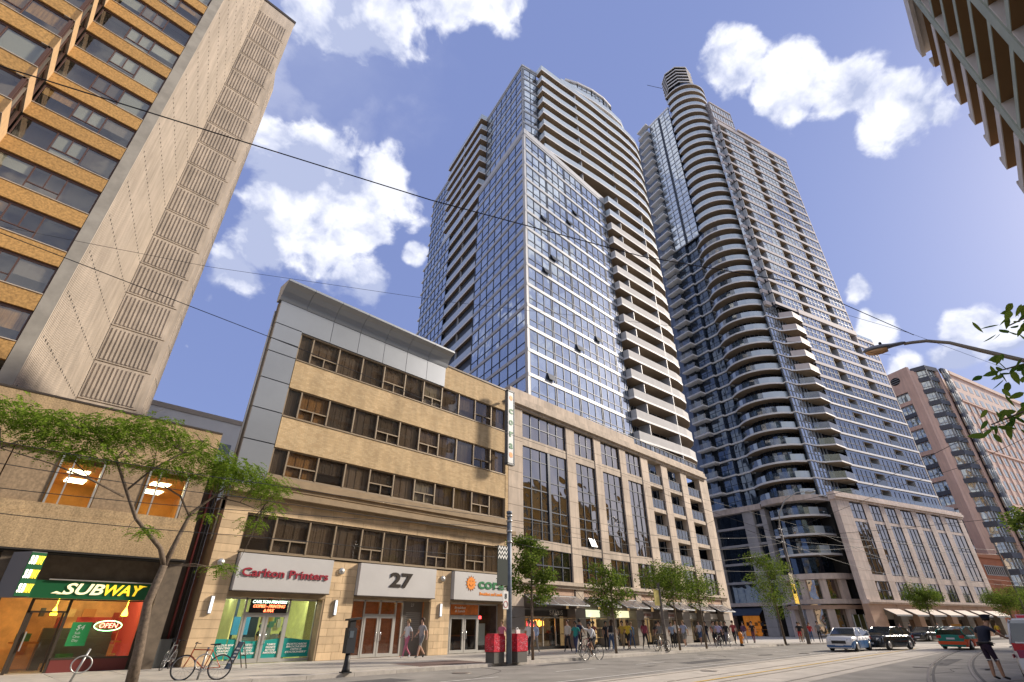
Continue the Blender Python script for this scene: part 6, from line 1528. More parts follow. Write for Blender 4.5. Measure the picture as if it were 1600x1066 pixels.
# ================================================================ street furniture
polem=mat('blue grey painted pole',(.13,.16,.20),.5,.2,noise=.2,nscale=4)
galv=mat('galvanised steel',(.42,.42,.41),.42,.7)
def pole1():
    T=empty('steel_pole',(19.05,18.75,.1),0,'blue grey steel pole rising beside the red boxes with collars and wires','pole')
    b=MB(); b.tube([(19.05,18.75,.1),(19.05,18.75,6.6)],[.135,.115],14); b.tube([(19.05,18.75,6.6),(19.05,18.75,6.72)],.15,14); b.build('shaft',polem,T)
    for z in (5.2,5.7,6.2,6.45): 
        b=MB(); b.tube([(19.05,18.75,z),(19.05,18.75,z+.09)],.15,14); b.build('collar',galv,T)
    b=MB(); b.tube([(18.0,18.7,4.95),(19.0,18.75,5.0)],.02,6); b.tube([(18.0,18.7,3.1),(19.0,18.75,3.1)],.02,6); b.build('banner_arm',black,T)
    F=Fr(18.15,18.66,0)
    b=MB(); b.fbox(F,0,.7,-.01,.01,3.25,5.0); s=b.build('banner',mat('dark banner cloth',(.025,.035,.03),.8),T)
    w=MB()
    for k in range(3):
        z=4.45+.2*k; pts=[F.p(.04+.09*q,.02,z+(.07 if q%2 else -.07)) for q in range(8)]
        for p,q in zip(pts[:-1],pts[1:]): w.hexa([p,q,q+Vector((0,.004,0)),p+Vector((0,.004,0)),p+Vector((0,0,.09)),q+Vector((0,0,.09)),q+Vector((0,.004,.09)),p+Vector((0,.004,.09))])
    w.build('zigzag_print',mat('white print',(.85,.85,.8),.6),s)
    b=MB(); b.fbox(F,.38,.72,.02,.035,2.25,3.0); ps=b.build('parking_sign',mat('sign white face',(.7,.7,.68),.5),T)
    lettering('8',black,T,F,.55,.04,2.78,.22,name='sign_numeral'); b=MB(); b.tube([F.p(.55+.13*math.cos(k*.35),.04,2.45+.13*math.sin(k*.35)) for k in range(19)],.015,4,cap=False); b.build('no_parking_ring',mat('sign red',(.5,.03,.03),.5),T)
pole1()
def red_box(x,y,lab):
    T=empty('news_box',(x,y,.1),0,lab,'newspaper box','red patterned boxes by the steel pole')
    m=MB(); m.box(x-.32,x+.32,y-.28,y+.28,.12,.55); m.build('base',mat('box base grey',(.10,.095,.085),.6),T)
    m=MB(); m.prism([(x-.36,y-.3),(x+.36,y-.3),(x+.36,y+.3),(x-.36,y+.3)],.55,1.18); m.box(x-.30,x+.30,y-.26,y+.26,1.18,1.26); rb=m.build('red_body',mat('crimson vinyl',(.50,.012,.035),.45,noise=.35,nscale=7),T)
    w=MB(); r=random.Random(int(x*10))
    for k in range(46):
        a=r.uniform(-.32,.28); z=r.uniform(.6,1.12); l=r.uniform(.04,.09); q=r.uniform(-.05,.05); w.hexa([(x+a,y-.303,z),(x+a+l,y-.303,z+q),(x+a+l,y-.301,z+q),(x+a,y-.301,z),(x+a,y-.303,z+.014),(x+a+l,y-.303,z+q+.014),(x+a+l,y-.301,z+q+.014),(x+a,y-.301,z+.014)])
        if k<18:
            yy=r.uniform(-.26,.22); w.box(x-.363,x-.361,y+yy,y+yy+l,z,z+.014)
    w.build('pale_pattern',mat('pale pink print',(.65,.25,.3),.6),rb,kind='stuff')
red_box(18.55,19.15,'crimson patterned newspaper box left of the blue grey pole'); red_box(19.75,18.85,'crimson patterned newspaper box right of the blue grey pole')
def bag():
    T=empty('paper_bag',(19.75,18.85,1.26),0,'small white bag left on top of the right crimson box','bag'); m=MB(); m.tube([(19.6,18.85,1.26),(19.62,18.85,1.46),(19.72,18.85,1.5),(19.8,18.85,1.42),(19.84,18.85,1.26)],.02,5); m.prism([(19.6,18.8),(19.86,18.8),(19.84,18.9),(19.62,18.9)],1.26,1.42); m.build('body',mat('paper white',(.7,.7,.68),.8),T)
bag()
def meter():
    x,y=11.05,19.05; T=empty('parking_machine',(x,y,.1),0,'dark slim parking pay machine standing by the kerb before shop 27','parking machine')
    m=MB(); m.prism([(x-.16,y-.16),(x+.16,y-.16),(x+.16,y+.16),(x-.16,y+.16)],.12,.16); m.lathe([(.15,.16),(.13,.25),(.10,.42),(.085,.75)],12,x,y); m.build('base',black,T)
    m=MB(); m.box(x-.17,x+.17,y-.13,y+.13,.72,1.52); m.build('cabinet',mat('machine charcoal',(.03,.032,.038),.4,.2),T)
    m=MB(); m.box(x-.12,x+.04,y-.145,y-.13,1.2,1.42,); m.build('screen_panel',mat('screen grey',(.1,.12,.14),.2),T)
    m=MB(); m.hexa([(x-.12,y-.1,1.52),(x+.1,y-.1,1.52),(x+.1,y+.1,1.52),(x-.12,y+.1,1.52),(x-.12,y-.1,1.78),(x+.1,y-.1,1.78),(x+.1,y+.1,1.78),(x-.12,y+.1,1.78)]); m.hexa([(x-.22,y-.16,1.74),(x+.3,y-.16,1.80),(x+.3,y+.16,1.80),(x-.22,y+.16,1.74),(x-.22,y-.16,1.80),(x+.3,y-.16,1.86),(x+.3,y+.16,1.86),(x-.22,y+.16,1.80)]); m.build('solar_cap',black,T)
    m=MB(); m.box(x+.171,x+.19,y-.08,y+.08,.8,1.3); m.build('side_label',mat('pale label',(.6,.62,.6),.5),T)
meter()
def ring_stand(x,y,lab,lean=.12,g=None):
    T=empty('bicycle_stand',(x,y,.1),0,lab,'bicycle stand','post and ring bicycle stands'); m=MB(); m.tube([(x,y,.1),(x+lean,y,.98)],.032,8); m.build('post',galv,T)
    m=MB(); m.tube([(x+lean*.6+.25*math.cos(2*math.pi*k/20),y-.03,.58+.22*math.sin(2*math.pi*k/20)) for k in range(21)],.02,6,cap=False); m.build('ring',galv,T)
ring_stand(3.55,21.6,'tilted steel post and ring stand before the sandwich shop window',.22)
ring_stand(6.55,20.15,'steel post the orange bicycle leans on, left of its saddle',.1)
ring_stand(44.9,19.7,'steel ring stand among the walking crowd near the hydrant',0)
ring_stand(34.4,19.8,'steel ring stand beside the spreading tree',0)
def sandwich_board():
    T=empty('sandwich_board',(9.15,24.1,.1),0,'folding sandwich board with a blue face standing before the printers','sign'); x,y=9.15,24.1
    m=MB(); P=[(x-.33,y-.25,.12),(x-.33,y+.25,.12),(x,y+.25,1.02),(x,y-.25,1.02)]; P=[Vector(p) for p in P]; o=Vector((.02,0,.01)); m.hexa([P[0],P[1],P[2],P[3],P[0]+o,P[1]+o,P[2]+o,P[3]+o]); m.build('blue_face',mat('board blue',(.03,.12,.22),.5),T)
    m=MB()
    for yy in (-.25,.25):
        m.tube([(x,y+yy,1.03),(x-.34,y+yy,.11)],.02,5); m.tube([(x,y+yy,1.03),(x+.30,y+yy,.11)],.02,5)
    m.tube([(x+.15,y-.25,.55),(x+.15,y+.25,.55)],.015,5); m.build('frame',MAT['sill' ] if 'sill' in MAT else darkmet,T)
    m=MB(); 
    for k in range(5): 
        a=.2+.13*k; m.hexa([(x-.345+.33*a-.003,y-.18,.12+.9*a),(x-.345+.33*a-.003,y+.18-.05*(k%3),.12+.9*a),(x-.33+.33*a,y+.18-.05*(k%3),.12+.9*a),(x-.33+.33*a,y-.18,.12+.9*a)]+[(x-.32+.33*a-.003,y-.18,.17+.9*a),(x-.32+.33*a-.003,y+.18-.05*(k%3),.17+.9*a),(x-.31+.33*a,y+.18-.05*(k%3),.17+.9*a),(x-.31+.33*a,y-.18,.17+.9*a)])
    m.build('printed_lines',MAT['white print'],T,kind='stuff')
sandwich_board()
def hydrant():
    x,y=46.5,17.9; y=19.7; x=47.2; T=empty('fire_hydrant',(x,y,.1),0,'orange fire hydrant with a dark base near the kerb','hydrant')
    m=MB(); m.lathe([(.16,.1),(.16,.22),(.12,.24),(.12,.3)],12,x,y); m.build('flange',black,T)
    m=MB(); m.lathe([(.13,.3),(.13,.85),(.17,.87),(.17,.93),(.15,1.0),(.10,1.1),(.03,1.14)],14,x,y); m.build('barrel',mat('hydrant orange',(.75,.25,.02),.5),T)
    for dx,dy in ((.22,0),(-.22,0),(0,-.24)):
        m=MB(); m.tube([(x,y,.72),(x+dx,y+dy,.72)],.075,10); m.build('nozzle_cap',MAT['hydrant orange'],T)
    m=MB(); m.tube([(x,y,1.12),(x,y,1.22)],.03,6); m.build('operating_nut',black,T)
hydrant()
def pole2():
    x,y=57.0,17.6; T=empty('street_lamp_pole',(x,y,.1),0,'weathered utility pole with a curved lamp arm and a yellow banner','street lamp')
    m=MB(); m.tube([(x,y,.1),(x,y,10.4)],[.17,.12],12); m.build('shaft',mat('weathered pole',(.15,.13,.115),.8,noise=.25,nscale=4),T)
    m=MB(); m.tube([(x,y,10.2),(x+.1,y-.3,11.6),(x+.3,y-1.1,12.8),(x+.5,y-2.3,13.4),(x+.6,y-3.0,13.4)],.06,8); m.build('lamp_arm',galv,T)
    m=MB(); m.lathe([(.02,-.5),(.14,-.42),(.19,-.1),(.16,.3),(.03,.5)],10); m.xf(Matrix.Translation((x+.7,y-3.5,13.3))@Matrix.Rotation(R(90),4,'X')); m.build('lamp_head',galv,T)
    F=Fr(x-1.35,y-.1,0); m=MB(); m.fbox(F,.1,1.2,-.015,.015,3.35,5.0); bn=m.build('yellow_banner',mat('banner yellow',(.85,.55,.0),.7),T)
    m=MB(); m.fbox(F,.1,1.2,-.015,.015,5.0,5.9); m.build('banner_top',mat('banner art',(.35,.3,.2),.8,noise=.7,nscale=4),T)
    m=MB()
    for q in (-.28,-.1,.1,.28): m.tube([F.p(.62+q,.03,4.2),F.p(.62+q,.03,4.42+.12*(abs(q)<.2)),F.p(.62+q+.09,.03,4.34)],.035,5)
    m.build('banner_emblem',black,T)
    m=MB(); m.lathe([(.12,-.01),(.12,.01)],10); m.xf(Matrix.Translation(F.p(.62,.03,4.68))@Matrix.Rotation(R(90),4,'X')); m.build('banner_mark',black,T)
    m=MB(); m.tube([F.p(0,0,5.95),F.p(1.35,0,5.95)],.025,5); m.tube([F.p(0,0,3.3),F.p(1.35,0,3.3)],.025,5); m.build('banner_arm',black,T)
    for z in (8.8,9.4,10.0): 
        m=MB(); m.box(x-.5,x+.5,y-.06,y+.06,z,z+.08); m.build('cross_bracket',galv,T)
pole2()
def pole0(x,y,h,lab,banner=None):
    T=empty('utility_pole',(x,y,.1),0,lab,'pole'); m=MB(); m.tube([(x,y,.1),(x,y,h)],[.12,.09],10); m.build('shaft',MAT['weathered pole'],T)
    m=MB(); m.box(x-.45,x+.45,y-.05,y+.05,h-.5,h-.42); m.build('cross_bracket',galv,T)
    if banner:
        m=MB(); m.box(x-.75,x-.1,y-.02,y+.02,2.75,3.75); m.build('banner',banner,T)
pole0(34.6,19.5,4.2,'short thin pole with a small pale yellow banner before the podium shops',mat('pale yellow banner',(.7,.6,.2),.7))
pole0(104,3.6,12,'leaning grey utility pole at the far end of the pale awnings')
def near_lamp():
    T=empty('cobra_head_lamp',(17.0,-3.6,.1),0,'near cobra head street lamp on a long curved arm at the right edge','street lamp')
    x=17.0; m=MB(); m.tube([(x,-3.6,.1),(x,-3.6,5.2)],[.13,.10],12); m.build('shaft',galv,T)
    m=MB(); m.tube([(x,-3.6,5.0),(x,-3.3,5.6),(x,-2.6,6.35),(x,-1.57,7.38),(x,-.7,8.1),(x,0.0,8.6),(x,.35,8.8),(x,.62,8.86)],[.055,.055,.052,.05,.045,.042,.04,.038],10)
    m.v=[]; m.f=[]; m.mi=[]; m.sm=[]
    A=LAMP_ARM
    m.tube(A,[.06]*2+[.055]*3+[.045]*(len(A)-5),10); m.build('arm',mat('lamp arm bronze grey',(.22,.185,.14),.5,.4),T)
    h=MB(); d=(Vector(LH1)-Vector(LH0)); L=d.length; prof=[(.05,0),(.075,.08),(.09,.3),(.14,.5),(.155,.72),(.12,.9),(.02,1.0)]
    for r_,t in prof: pass
    n=14; i0=0
    side=Vector((1,0,0)); up=d.normalized().cross(side)*-1
    if up.z<0: up=-up
    for r_,t in prof:
        c=Vector(LH0)+d*t
        for j in range(n):
            w=2*math.pi*j/n; yy=math.sin(w); h.v.append(tuple(c+side*math.cos(w)*r_*1.15+up*yy*r_*(.75 if yy>0 else .35)))
    m_=len(prof)
    for k in range(m_-1):
        for j in range(n): j2=(j+1)%n; h.f.append((k*n+j,k*n+j2,(k+1)*n+j2,(k+1)*n+j)); h.mi.append(0); h.sm.append(True)
    h.f.append(tuple(range(n))[::-1]); h.f.append(tuple((m_-1)*n+j for j in range(n))); h.mi+=[0,0]; h.sm+=[False,False]
    hd=h.build('lamp_head',mat('lamp head grey',(.20,.21,.23),.45,.4),T)
    g=MB(); 
    prof=[(.10,.42),(.13,.55),(.14,.72),(.10,.88),(.02,.95)]
    for r_,t in prof:
        c=Vector(LH0)+d*t-up*.045
        for j in range(n): w=2*math.pi*j/n; yy=math.sin(w); g.v.append(tuple(c+side*math.cos(w)*r_+up*yy*r_*(.1 if yy>0 else .95)))
    for k in range(len(prof)-1):
        for j in range(n): j2=(j+1)%n; g.f.append((k*n+j,k*n+j2,(k+1)*n+j2,(k+1)*n+j)); g.mi.append(0); g.sm.append(True)
    g.f.append(tuple(range(n))[::-1]); g.mi.append(0); g.sm.append(False); g.build('lens_bowl',mat('amber lens',(.62,.34,.14),.25),T)
    c=MB(); p=Vector(LH0)+d*.55+up*.12; c.lathe([(.04,0),(.04,.06),(.02,.08)],10); c.xf(Matrix.Translation(p)); c.build('photocell',black,T)
def Pt(x,y,X):  # helper values worked out once from the camera geometry
    return None
LAMP_ARM=[(17,-3.6,5.0),(17,-3.35,5.75),(17,-2.5,6.6),(17,-1.55,7.37),(17,-.85,7.95),(17,-.35,8.38),(17,.1,8.62),(17,.45,8.70),(17,.60,8.72)]
LH0=(17,.55,8.74); LH1=(17,1.62,8.82)
near_lamp()
# ================================================================ overhead wires
def wire(pts,r,lab,cat='wire',sag=.0,n=10):
    m=MB(); P=[Vector(p) for p in pts]; out=[]
    for a,b in zip(P[:-1],P[1:]):
        for k in range(n): t=k/n; q=a.lerp(b,t); q.z-=sag*4*t*(1-t); out.append(q)
    out.append(P[-1]); m.tube(out,r,5); o=m.build('overhead_wire',mat('wire black',(.012,.012,.014),.6)); tag(o,lab,'wire','overhead wires across the street')
wire([(-9,11.5,9.3),(-2.2,8.7,9.0),(3.9,6.0,8.75),(8.3,4.0,8.8),(11.8,1.9,8.85),(17,.3,8.9)],.011,'thick wire crossing the top of the picture from the ribbed tower to the glass towers')
wire([(-9,16,8.9),(-1.8,12.5,8.5),(1.5,10.6,8.3),(5.9,7.8,8.2),(10.8,4.5,8.25),(17,1.0,8.5)],.004,'hair thin wire below the thick one, touching the top of the silver corner')
wire([(-12,11.5,7.9),(-1.5,11.0,7.55),(3.9,10.9,7.35),(12,12.0,7.55),(25.7,12.9,7.95),(50,14,9.2)],.008,'wire running from the ribbed tower down across the tan building windows')
wire([(11.1,1.9,8.0),(13.8,.3,7.6),(19,-1.6,7.6)],.004,'short thin wire passing behind the near lamp head')
wire([(22.9,-1.5,7.7),(23.8,.8,7.3),(27.3,4.2,7.0),(30.2,12.3,7.1),(40,17.6,8.5)],.010,'upper of the two bright wires before the salmon building')
wire([(34,-2,9.6),(36.5,.8,9.2),(40,4.9,9.2),(57,17.6,9.6)],.012,'lower of the two bright wires before the salmon building')
for k,(zl,zr,lab) in enumerate(((5.3,5.6,'upper wire leading to the blue grey pole over the lower stucco wall'),(4.7,5.95,'middle wire leading to the blue grey pole through the locust tree'),(4.1,4.5,'lowest wire leading to the blue grey pole below the locust tree'),(5.85,6.35,'topmost wire leading to the blue grey pole through the tree crown'))):
    wire([(-14,18.7,zl),(.0,18.7,zl),(6.5,18.7,zl+.1+.2*(k==1)),(19.05,18.72,zr)],.011,lab,sag=.05)
for k,(a,b,s,lab) in enumerate(((6.3,9.4,.5,'highest wire from the blue grey pole to the lamp pole'),(6.0,8.8,.9,'second wire from the blue grey pole to the lamp pole'),(5.6,8.2,1.2,'third sagging wire from the blue grey pole to the lamp pole'),(5.2,6.3,.6,'fourth wire from the blue grey pole to the lamp pole'))):
    wire([(19.05,18.7,a),(57,17.6,b)],.012,lab,sag=s,n=24)
for k,(yy,z,lab) in enumerate(((10.6,5.6,'farther streetcar contact wire over the track'),(7.9,5.6,'nearer streetcar contact wire over the track'))):
    wire([(30,yy+.4,z+.6),(56,yy-.2,z),(90,yy-8.6,z),(140,yy-25,z)],.012,lab,sag=.1)
for k,(x,y0,z0,x1,y1,z1,lab) in enumerate(((57,17.6,9.3,60,-4,9.6,'span wire from the lamp pole across to the far side of the road'),(57,17.6,9.9,104,3.6,11,'long wire from the lamp pole to the leaning far pole'),(57,17.6,9.0,104,3.6,10.4,'second wire from the lamp pole to the leaning far pole'),(57,17.6,8.2,75,13.5,9.8,'guy wire rising right from the lamp pole'),(57,17.6,9.6,47,26.2,14,'guy wire rising left from the lamp pole to the nearer podium'),(104,3.6,11.5,108,-16,12,'span wire from the leaning far pole to the right'))):
    wire([(x,y0,z0),(x1,y1,z1)],.018,lab,sag=.25,n=14)
# ================================================================ bicycles
def bicycle(name,frame_m,lab,loc,rz,lean=0,group='bicycles on the pavement'):
    T=empty(name,loc,rz,lab,'bicycle',group); T.rotation_euler=(lean,0,rz)
    tyre=mat('tyre rubber',(.02,.02,.02),.8); chrome=mat('bicycle chrome',(.5,.5,.5),.25,.9)
    r=.335
    for wx in (-.52,.52):
        m=MB(); m.tube([(wx+r*math.cos(2*math.pi*k/28),0,r+r*math.sin(2*math.pi*k/28)) for k in range(29)],.018,6,cap=False); w=m.build('wheel',tyre,T,local=True)
        m=MB(); m.tube([(wx+(r-.025)*math.cos(2*math.pi*k/28),0,r+(r-.025)*math.sin(2*math.pi*k/28)) for k in range(29)],.009,5,cap=False)
        for k in range(12):
            a=2*math.pi*k/12; m.tube([(wx,.02*(-1)**k,r),(wx+(r-.03)*math.cos(a),0,r+(r-.03)*math.sin(a))],.0025,3)
        m.tube([(wx,-.05,r),(wx,.05,r)],.02,6); m.build('rim',chrome,w,local=True)
    m=MB(); bb=(-.06,0,.30); st=(-.20,0,.80); hd=(.36,0,.82); hl=(.40,0,.66)
    for a,b,q in ((bb,st,.017),(st,hd,.017),(bb,hl,.02),((-.52,.05,r),bb,.011),((-.52,-.05,r),bb,.011),((-.52,.05,r),st,.009),((-.52,-.05,r),st,.009),(hd,hl,.02),(hl,(.52,.05,r),.012),(hl,(.52,-.05,r),.012)): m.tube([a,b],q,6)
    m.build('frame',frame_m,T,local=True)
    m=MB(); m.tube([st,(-.23,0,.93)],.013,6); m.build('seat_post',chrome,T,local=True)
    m=MB(); m.hexa([(-.38,-.07,.93),(-.38,.07,.93),(-.08,.02,.94),(-.08,-.02,.94),(-.38,-.07,.98),(-.38,.07,.98),(-.08,.02,.965),(-.08,-.02,.965)]); m.build('saddle',black,T,local=True)
    m=MB(); m.tube([hd,(.33,0,.98)],.014,6); m.tube([(.25,-.27,1.0),(.33,-.12,1.0),(.36,0,.98),(.33,.12,1.0),(.25,.27,1.0)],.012,6); m.build('handlebar',black,T,local=True)
    m=MB(); m.tube([(-.06,-.05,.30),(-.06,.05,.30)],.03,8); m.tube([(-.06+.09*math.cos(2*math.pi*k/16),.06,.30+.09*math.sin(2*math.pi*k/16)) for k in range(17)],.008,4,cap=False); m.tube([(-.06,.07,.30),(.06,.08,.19)],.009,4); m.tube([(-.06,-.07,.30),(-.18,-.08,.41)],.009,4); m.build('crankset',chrome,T,local=True)
    return T
orange=mat('orange frame paint',(.50,.09,.02),.35)
b1=bicycle('parked_bicycle',orange,'orange framed bicycle leaning on a post before the tan pier',(6.55,20.05,.11),R(-28)+math.pi,.10)
bicycle('parked_bicycle',black,'dark bicycle parked by the last awning of the nearer podium',(43.1,19.75,.11),R(5),.05)
bicycle('parked_bicycle',black,'dark bicycle locked to the ring stand beside the thin pole',(34.2,19.6,.11),R(70),.03)
bicycle('parked_bicycle',mat('grey frame paint',(.1,.1,.1),.4),'grey bicycle tucked in the dark gap beside the tan pier',(7.0,25.4,.11),R(60),.15)
bicycle('cycle',mat('dark red frame paint',(.15,.02,.02),.4),'dark bicycle standing at the kerb behind the rider',(25.9,19.55,.11),R(10),.0)
ridden=bicycle('ridden_bicycle',black,'bicycle under the rider in the white shirt',(25.2,18.6,.0),R(172),0)
# ================================================================ people
def skin_body(nodes,edges,root):
    """nodes: name -> ((x,y,z),(rx,ry)); one continuous skinned surface, evaluated once"""
    names=list(nodes); me=bpy.data.meshes.new('person_body'); me.from_pydata([nodes[n][0] for n in names],[(names.index(a),names.index(b)) for a,b in edges],[])
    o=bpy.data.objects.new('tmp',me); COL.objects.link(o); sk=o.modifiers.new('s','SKIN'); sk.use_smooth_shade=True
    for i,n in enumerate(names):
        d=me.skin_vertices[0].data[i]; d.radius=nodes[n][1]; d.use_root=(n==root)
    sb=o.modifiers.new('u','SUBSURF'); sb.levels=1
    dg=bpy.context.evaluated_depsgraph_get(); out=bpy.data.meshes.new_from_object(o.evaluated_get(dg)); bpy.data.objects.remove(o); out.name='person_body'
    return out
def pose_nodes(p):
    """p: dict of joint overrides. Faces -y? the figure faces +x; left is +y"""
    h=.08
    N={'pelvis':((0,0,.95),(.13,.16)),'waist':((0,0,1.10),(.115,.14)),'chest':((0,0,1.32),(.125,.17)),'neck0':((0,0,1.46),(.07,.08)),'neck':((.005,0,1.53),(.052,.052)),
       'jaw':((.025,0,1.60),(.07,.062)),'head':((.012,0,1.685),(.088,.078)),'crown':((0,0,1.755),(.055,.055))}
    for s,t in ((1,'L'),(-1,'R')):
        N.update({'hip'+t:((0,.09*s,.90),(.09,.09)),'knee'+t:((.02,.10*s,.50),(.058,.058)),'ank'+t:((-.02,.10*s,.10),(.038,.038)),'toe'+t:((.14,.11*s,.045),(.036,.045)),
          'sho'+t:((0,.19*s,1.41),(.058,.058)),'elb'+t:((-.03,.25*s,1.13),(.04,.04)),'wri'+t:((.06,.26*s,.90),(.028,.028)),'han'+t:((.09,.26*s,.80),(.022,.038))})
    for k,v in p.items(): N[k]=(v,N[k][1])
    E=[('pelvis','waist'),('waist','chest'),('chest','neck0'),('neck0','neck'),('neck','jaw'),('jaw','head'),('head','crown')]
    for t in 'LR': E+= [('pelvis','hip'+t),('hip'+t,'knee'+t),('knee'+t,'ank'+t),('ank'+t,'toe'+t),('chest','sho'+t),('sho'+t,'elb'+t),('elb'+t,'wri'+t),('wri'+t,'han'+t)]
    return N,E
REG={'hip':1,'knee':1,'ank':1,'toe':3,'sho':0,'elb':0,'wri':2,'han':2,'pelvis':1,'waist':0,'chest':0,'neck0':0,'neck':2,'jaw':2,'head':2,'crown':2}
def make_person(poseid,p,sleeve='short',legs='long',collar=None):
    N,E=pose_nodes(p); me=skin_body(N,E,'pelvis')
    segs=[]
    for a,b in E:
        A=Vector(N[a][0]); B=Vector(N[b][0]); k=b.rstrip('LR') if b[-1] in 'LR' and b[:-1] in REG else b; c=REG.get(k,0)
        segs.append((A,B,c,k))
    mi=[]
    for f in me.polygons:
        q=f.center; best=None
        for A,B,c,k in segs:
            d=B-A; t=max(0,min(1,(q-A).dot(d)/max(1e-6,d.length_squared))); ds=(q-(A+d*t)).length
            if best is None or ds<best[0]: best=(ds,c,k,t)
        _,c,k,t=best
        if k=='elb' and sleeve=='short' and t>.62: c=2
        if k=='wri' and sleeve=='long' and t<.92: c=0
        if k=='wri' and sleeve=='short': c=2
        if k=='ank' and legs=='short': c=2
        if k=='knee' and legs=='short' and t>.92: c=2
        if k=='toe': c=3
        if k=='pelvis': c=1
        if k=='hip': c=1
        mi.append(c)
    me.materials.clear()
    for _ in range(4): me.materials.append(None)
    me.polygons.foreach_set('material_index',mi); me.update()
    return me,N
WALK1={'kneeL':(.20,.10,.52),'ankL':(.30,.10,.13),'toeL':(.46,.11,.10),'kneeR':(-.06,-.10,.50),'ankR':(-.34,-.10,.20),'toeR':(-.24,-.11,.07),'elbL':(-.12,.25,1.14),'wriL':(-.10,.27,.90),'hanL':(-.06,.27,.81),'elbR':(.04,-.25,1.14),'wriR':(.22,-.24,.98),'hanR':(.30,-.23,.93)}
WALK2={k.replace('L','#').replace('R','L').replace('#','R'):(v[0]*.7,-v[1],v[2]) for k,v in WALK1.items()}
STAND={'wriL':(.20,.20,1.08),'hanL':(.28,.14,1.12),'wriR':(.05,-.25,.92)}
PHONE={'elbR':(.0,-.27,1.15),'wriR':(.16,-.16,1.36),'hanR':(.14,-.10,1.46)}
RIDE={'pelvis':(-.22,0,1.0),'waist':(-.15,0,1.13),'chest':(.02,0,1.32),'neck0':(.08,0,1.44),'neck':(.11,0,1.50),'jaw':(.15,0,1.56),'head':(.14,0,1.64),'crown':(.13,0,1.71),
 'hipL':(-.18,.09,.95),'hipR':(-.18,-.09,.95),'kneeL':(.18,.11,.80),'ankL':(.02,.11,.46),'toeL':(.15,.11,.40),'kneeR':(.05,-.11,.58),'ankR':(-.10,-.11,.22),'toeR':(.04,-.11,.16),
 'shoL':(.05,.19,1.38),'shoR':(.05,-.19,1.38),'elbL':(.20,.25,1.18),'wriL':(.34,.24,1.03),'hanL':(.40,.24,1.01),'elbR':(.28,-.24,1.42),'wriR':(.46,-.24,1.60),'hanR':(.52,-.24,1.69)}
POSES={}
for nm,p,sl,lg in (('walk_a',WALK1,'short','long'),('walk_b',WALK2,'long','long'),('walk_s',WALK1,'short','short'),('stand',STAND,'short','long'),('phone',PHONE,'short','short'),('ride',RIDE,'long','short')): POSES[nm]=make_person(nm,p,sl,lg)
SK=[mat('skin light',(.50,.30,.21),.6),mat('skin tan',(.36,.20,.12),.6),mat('skin brown',(.16,.08,.045),.6)]
HR=[mat('hair black',(.012,.01,.008),.7),mat('hair brown',(.06,.03,.015),.7),mat('hair fair',(.25,.16,.07),.7)]
def cloth(c): return mat('cloth %.2f %.2f %.2f'%c,c,.9)
SHOE=[mat('shoe dark',(.03,.03,.03),.6),mat('shoe white',(.6,.6,.6),.6)]
pr=random.Random(99)
def person(pose,x,y,face,shirt,legs,lab,skin=0,hair=0,shoe=0,scale=1,z=.11,bag=None,group=None,hairlong=False):
    me,N=POSES[pose]; T=empty('person',(x,y,z),R(face),lab,'person',group); T.scale=(scale,)*3
    o=bpy.data.objects.new('body',me); COL.objects.link(o); o.parent=T
    for i,m in enumerate((cloth(shirt),cloth(legs),SK[skin],SHOE[shoe])): o.material_slots[i].link='OBJECT'; o.material_slots[i].material=m
    hx,hy,hz=N['head'][0]
    h=MB(); prof=[(.02,.125),(.07,.11),(.105,.06),(.108,.0),(.10,-.05),(.03,-.07)]
    h.lathe(prof[::-1],12,hx-.018,hy); 
    for k in range(len(h.v)):
        a=h.v[k]; zz=a[2]
        if a[0]>hx+.03 and zz<.05: a=(hx+.03+(a[0]-hx-.03)*.2,a[1],a[2])
        h.v[k]=(a[0],a[1],a[2]+hz-.005)
    if hairlong: h.tube([(hx-.07,0,hz),(hx-.10,0,hz-.18),(hx-.10,0,hz-.30)],[.07,.075,.03],8)
    h.build('hair',HR[hair],T,local=True)
    if bag:
        c=N['chest'][0]; b=MB(); b.hexa([(c[0]-.32,-.15,c[2]-.25),(c[0]-.13,-.16,c[2]-.25),(c[0]-.13,.16,c[2]-.25),(c[0]-.32,.15,c[2]-.25),(c[0]-.26,-.12,c[2]+.14),(c[0]-.12,-.14,c[2]+.14),(c[0]-.12,.14,c[2]+.14),(c[0]-.26,.12,c[2]+.14)])
        bo=b.build('backpack',cloth(bag),T,local=True); bv=bo.modifiers.new('bevel','BEVEL'); bv.width=.03; bv.segments=2
    return T
G1='people walking along the pavement before the podium shops'
W_=(.62,.62,.62); BK=(.02,.02,.025); NV=(.02,.03,.08); JN=(.06,.10,.20); KH=(.28,.22,.14); RD=(.40,.03,.03); YL=(.6,.42,.04); TL=(.02,.22,.20); PK=(.5,.15,.22); GY=(.2,.2,.2); LB=(.30,.38,.55)
rider=person('ride',25.2,18.6,172,W_,BK,'cyclist in a white long sleeved top with one hand raised at the kerb',1,0,0,1,.0)
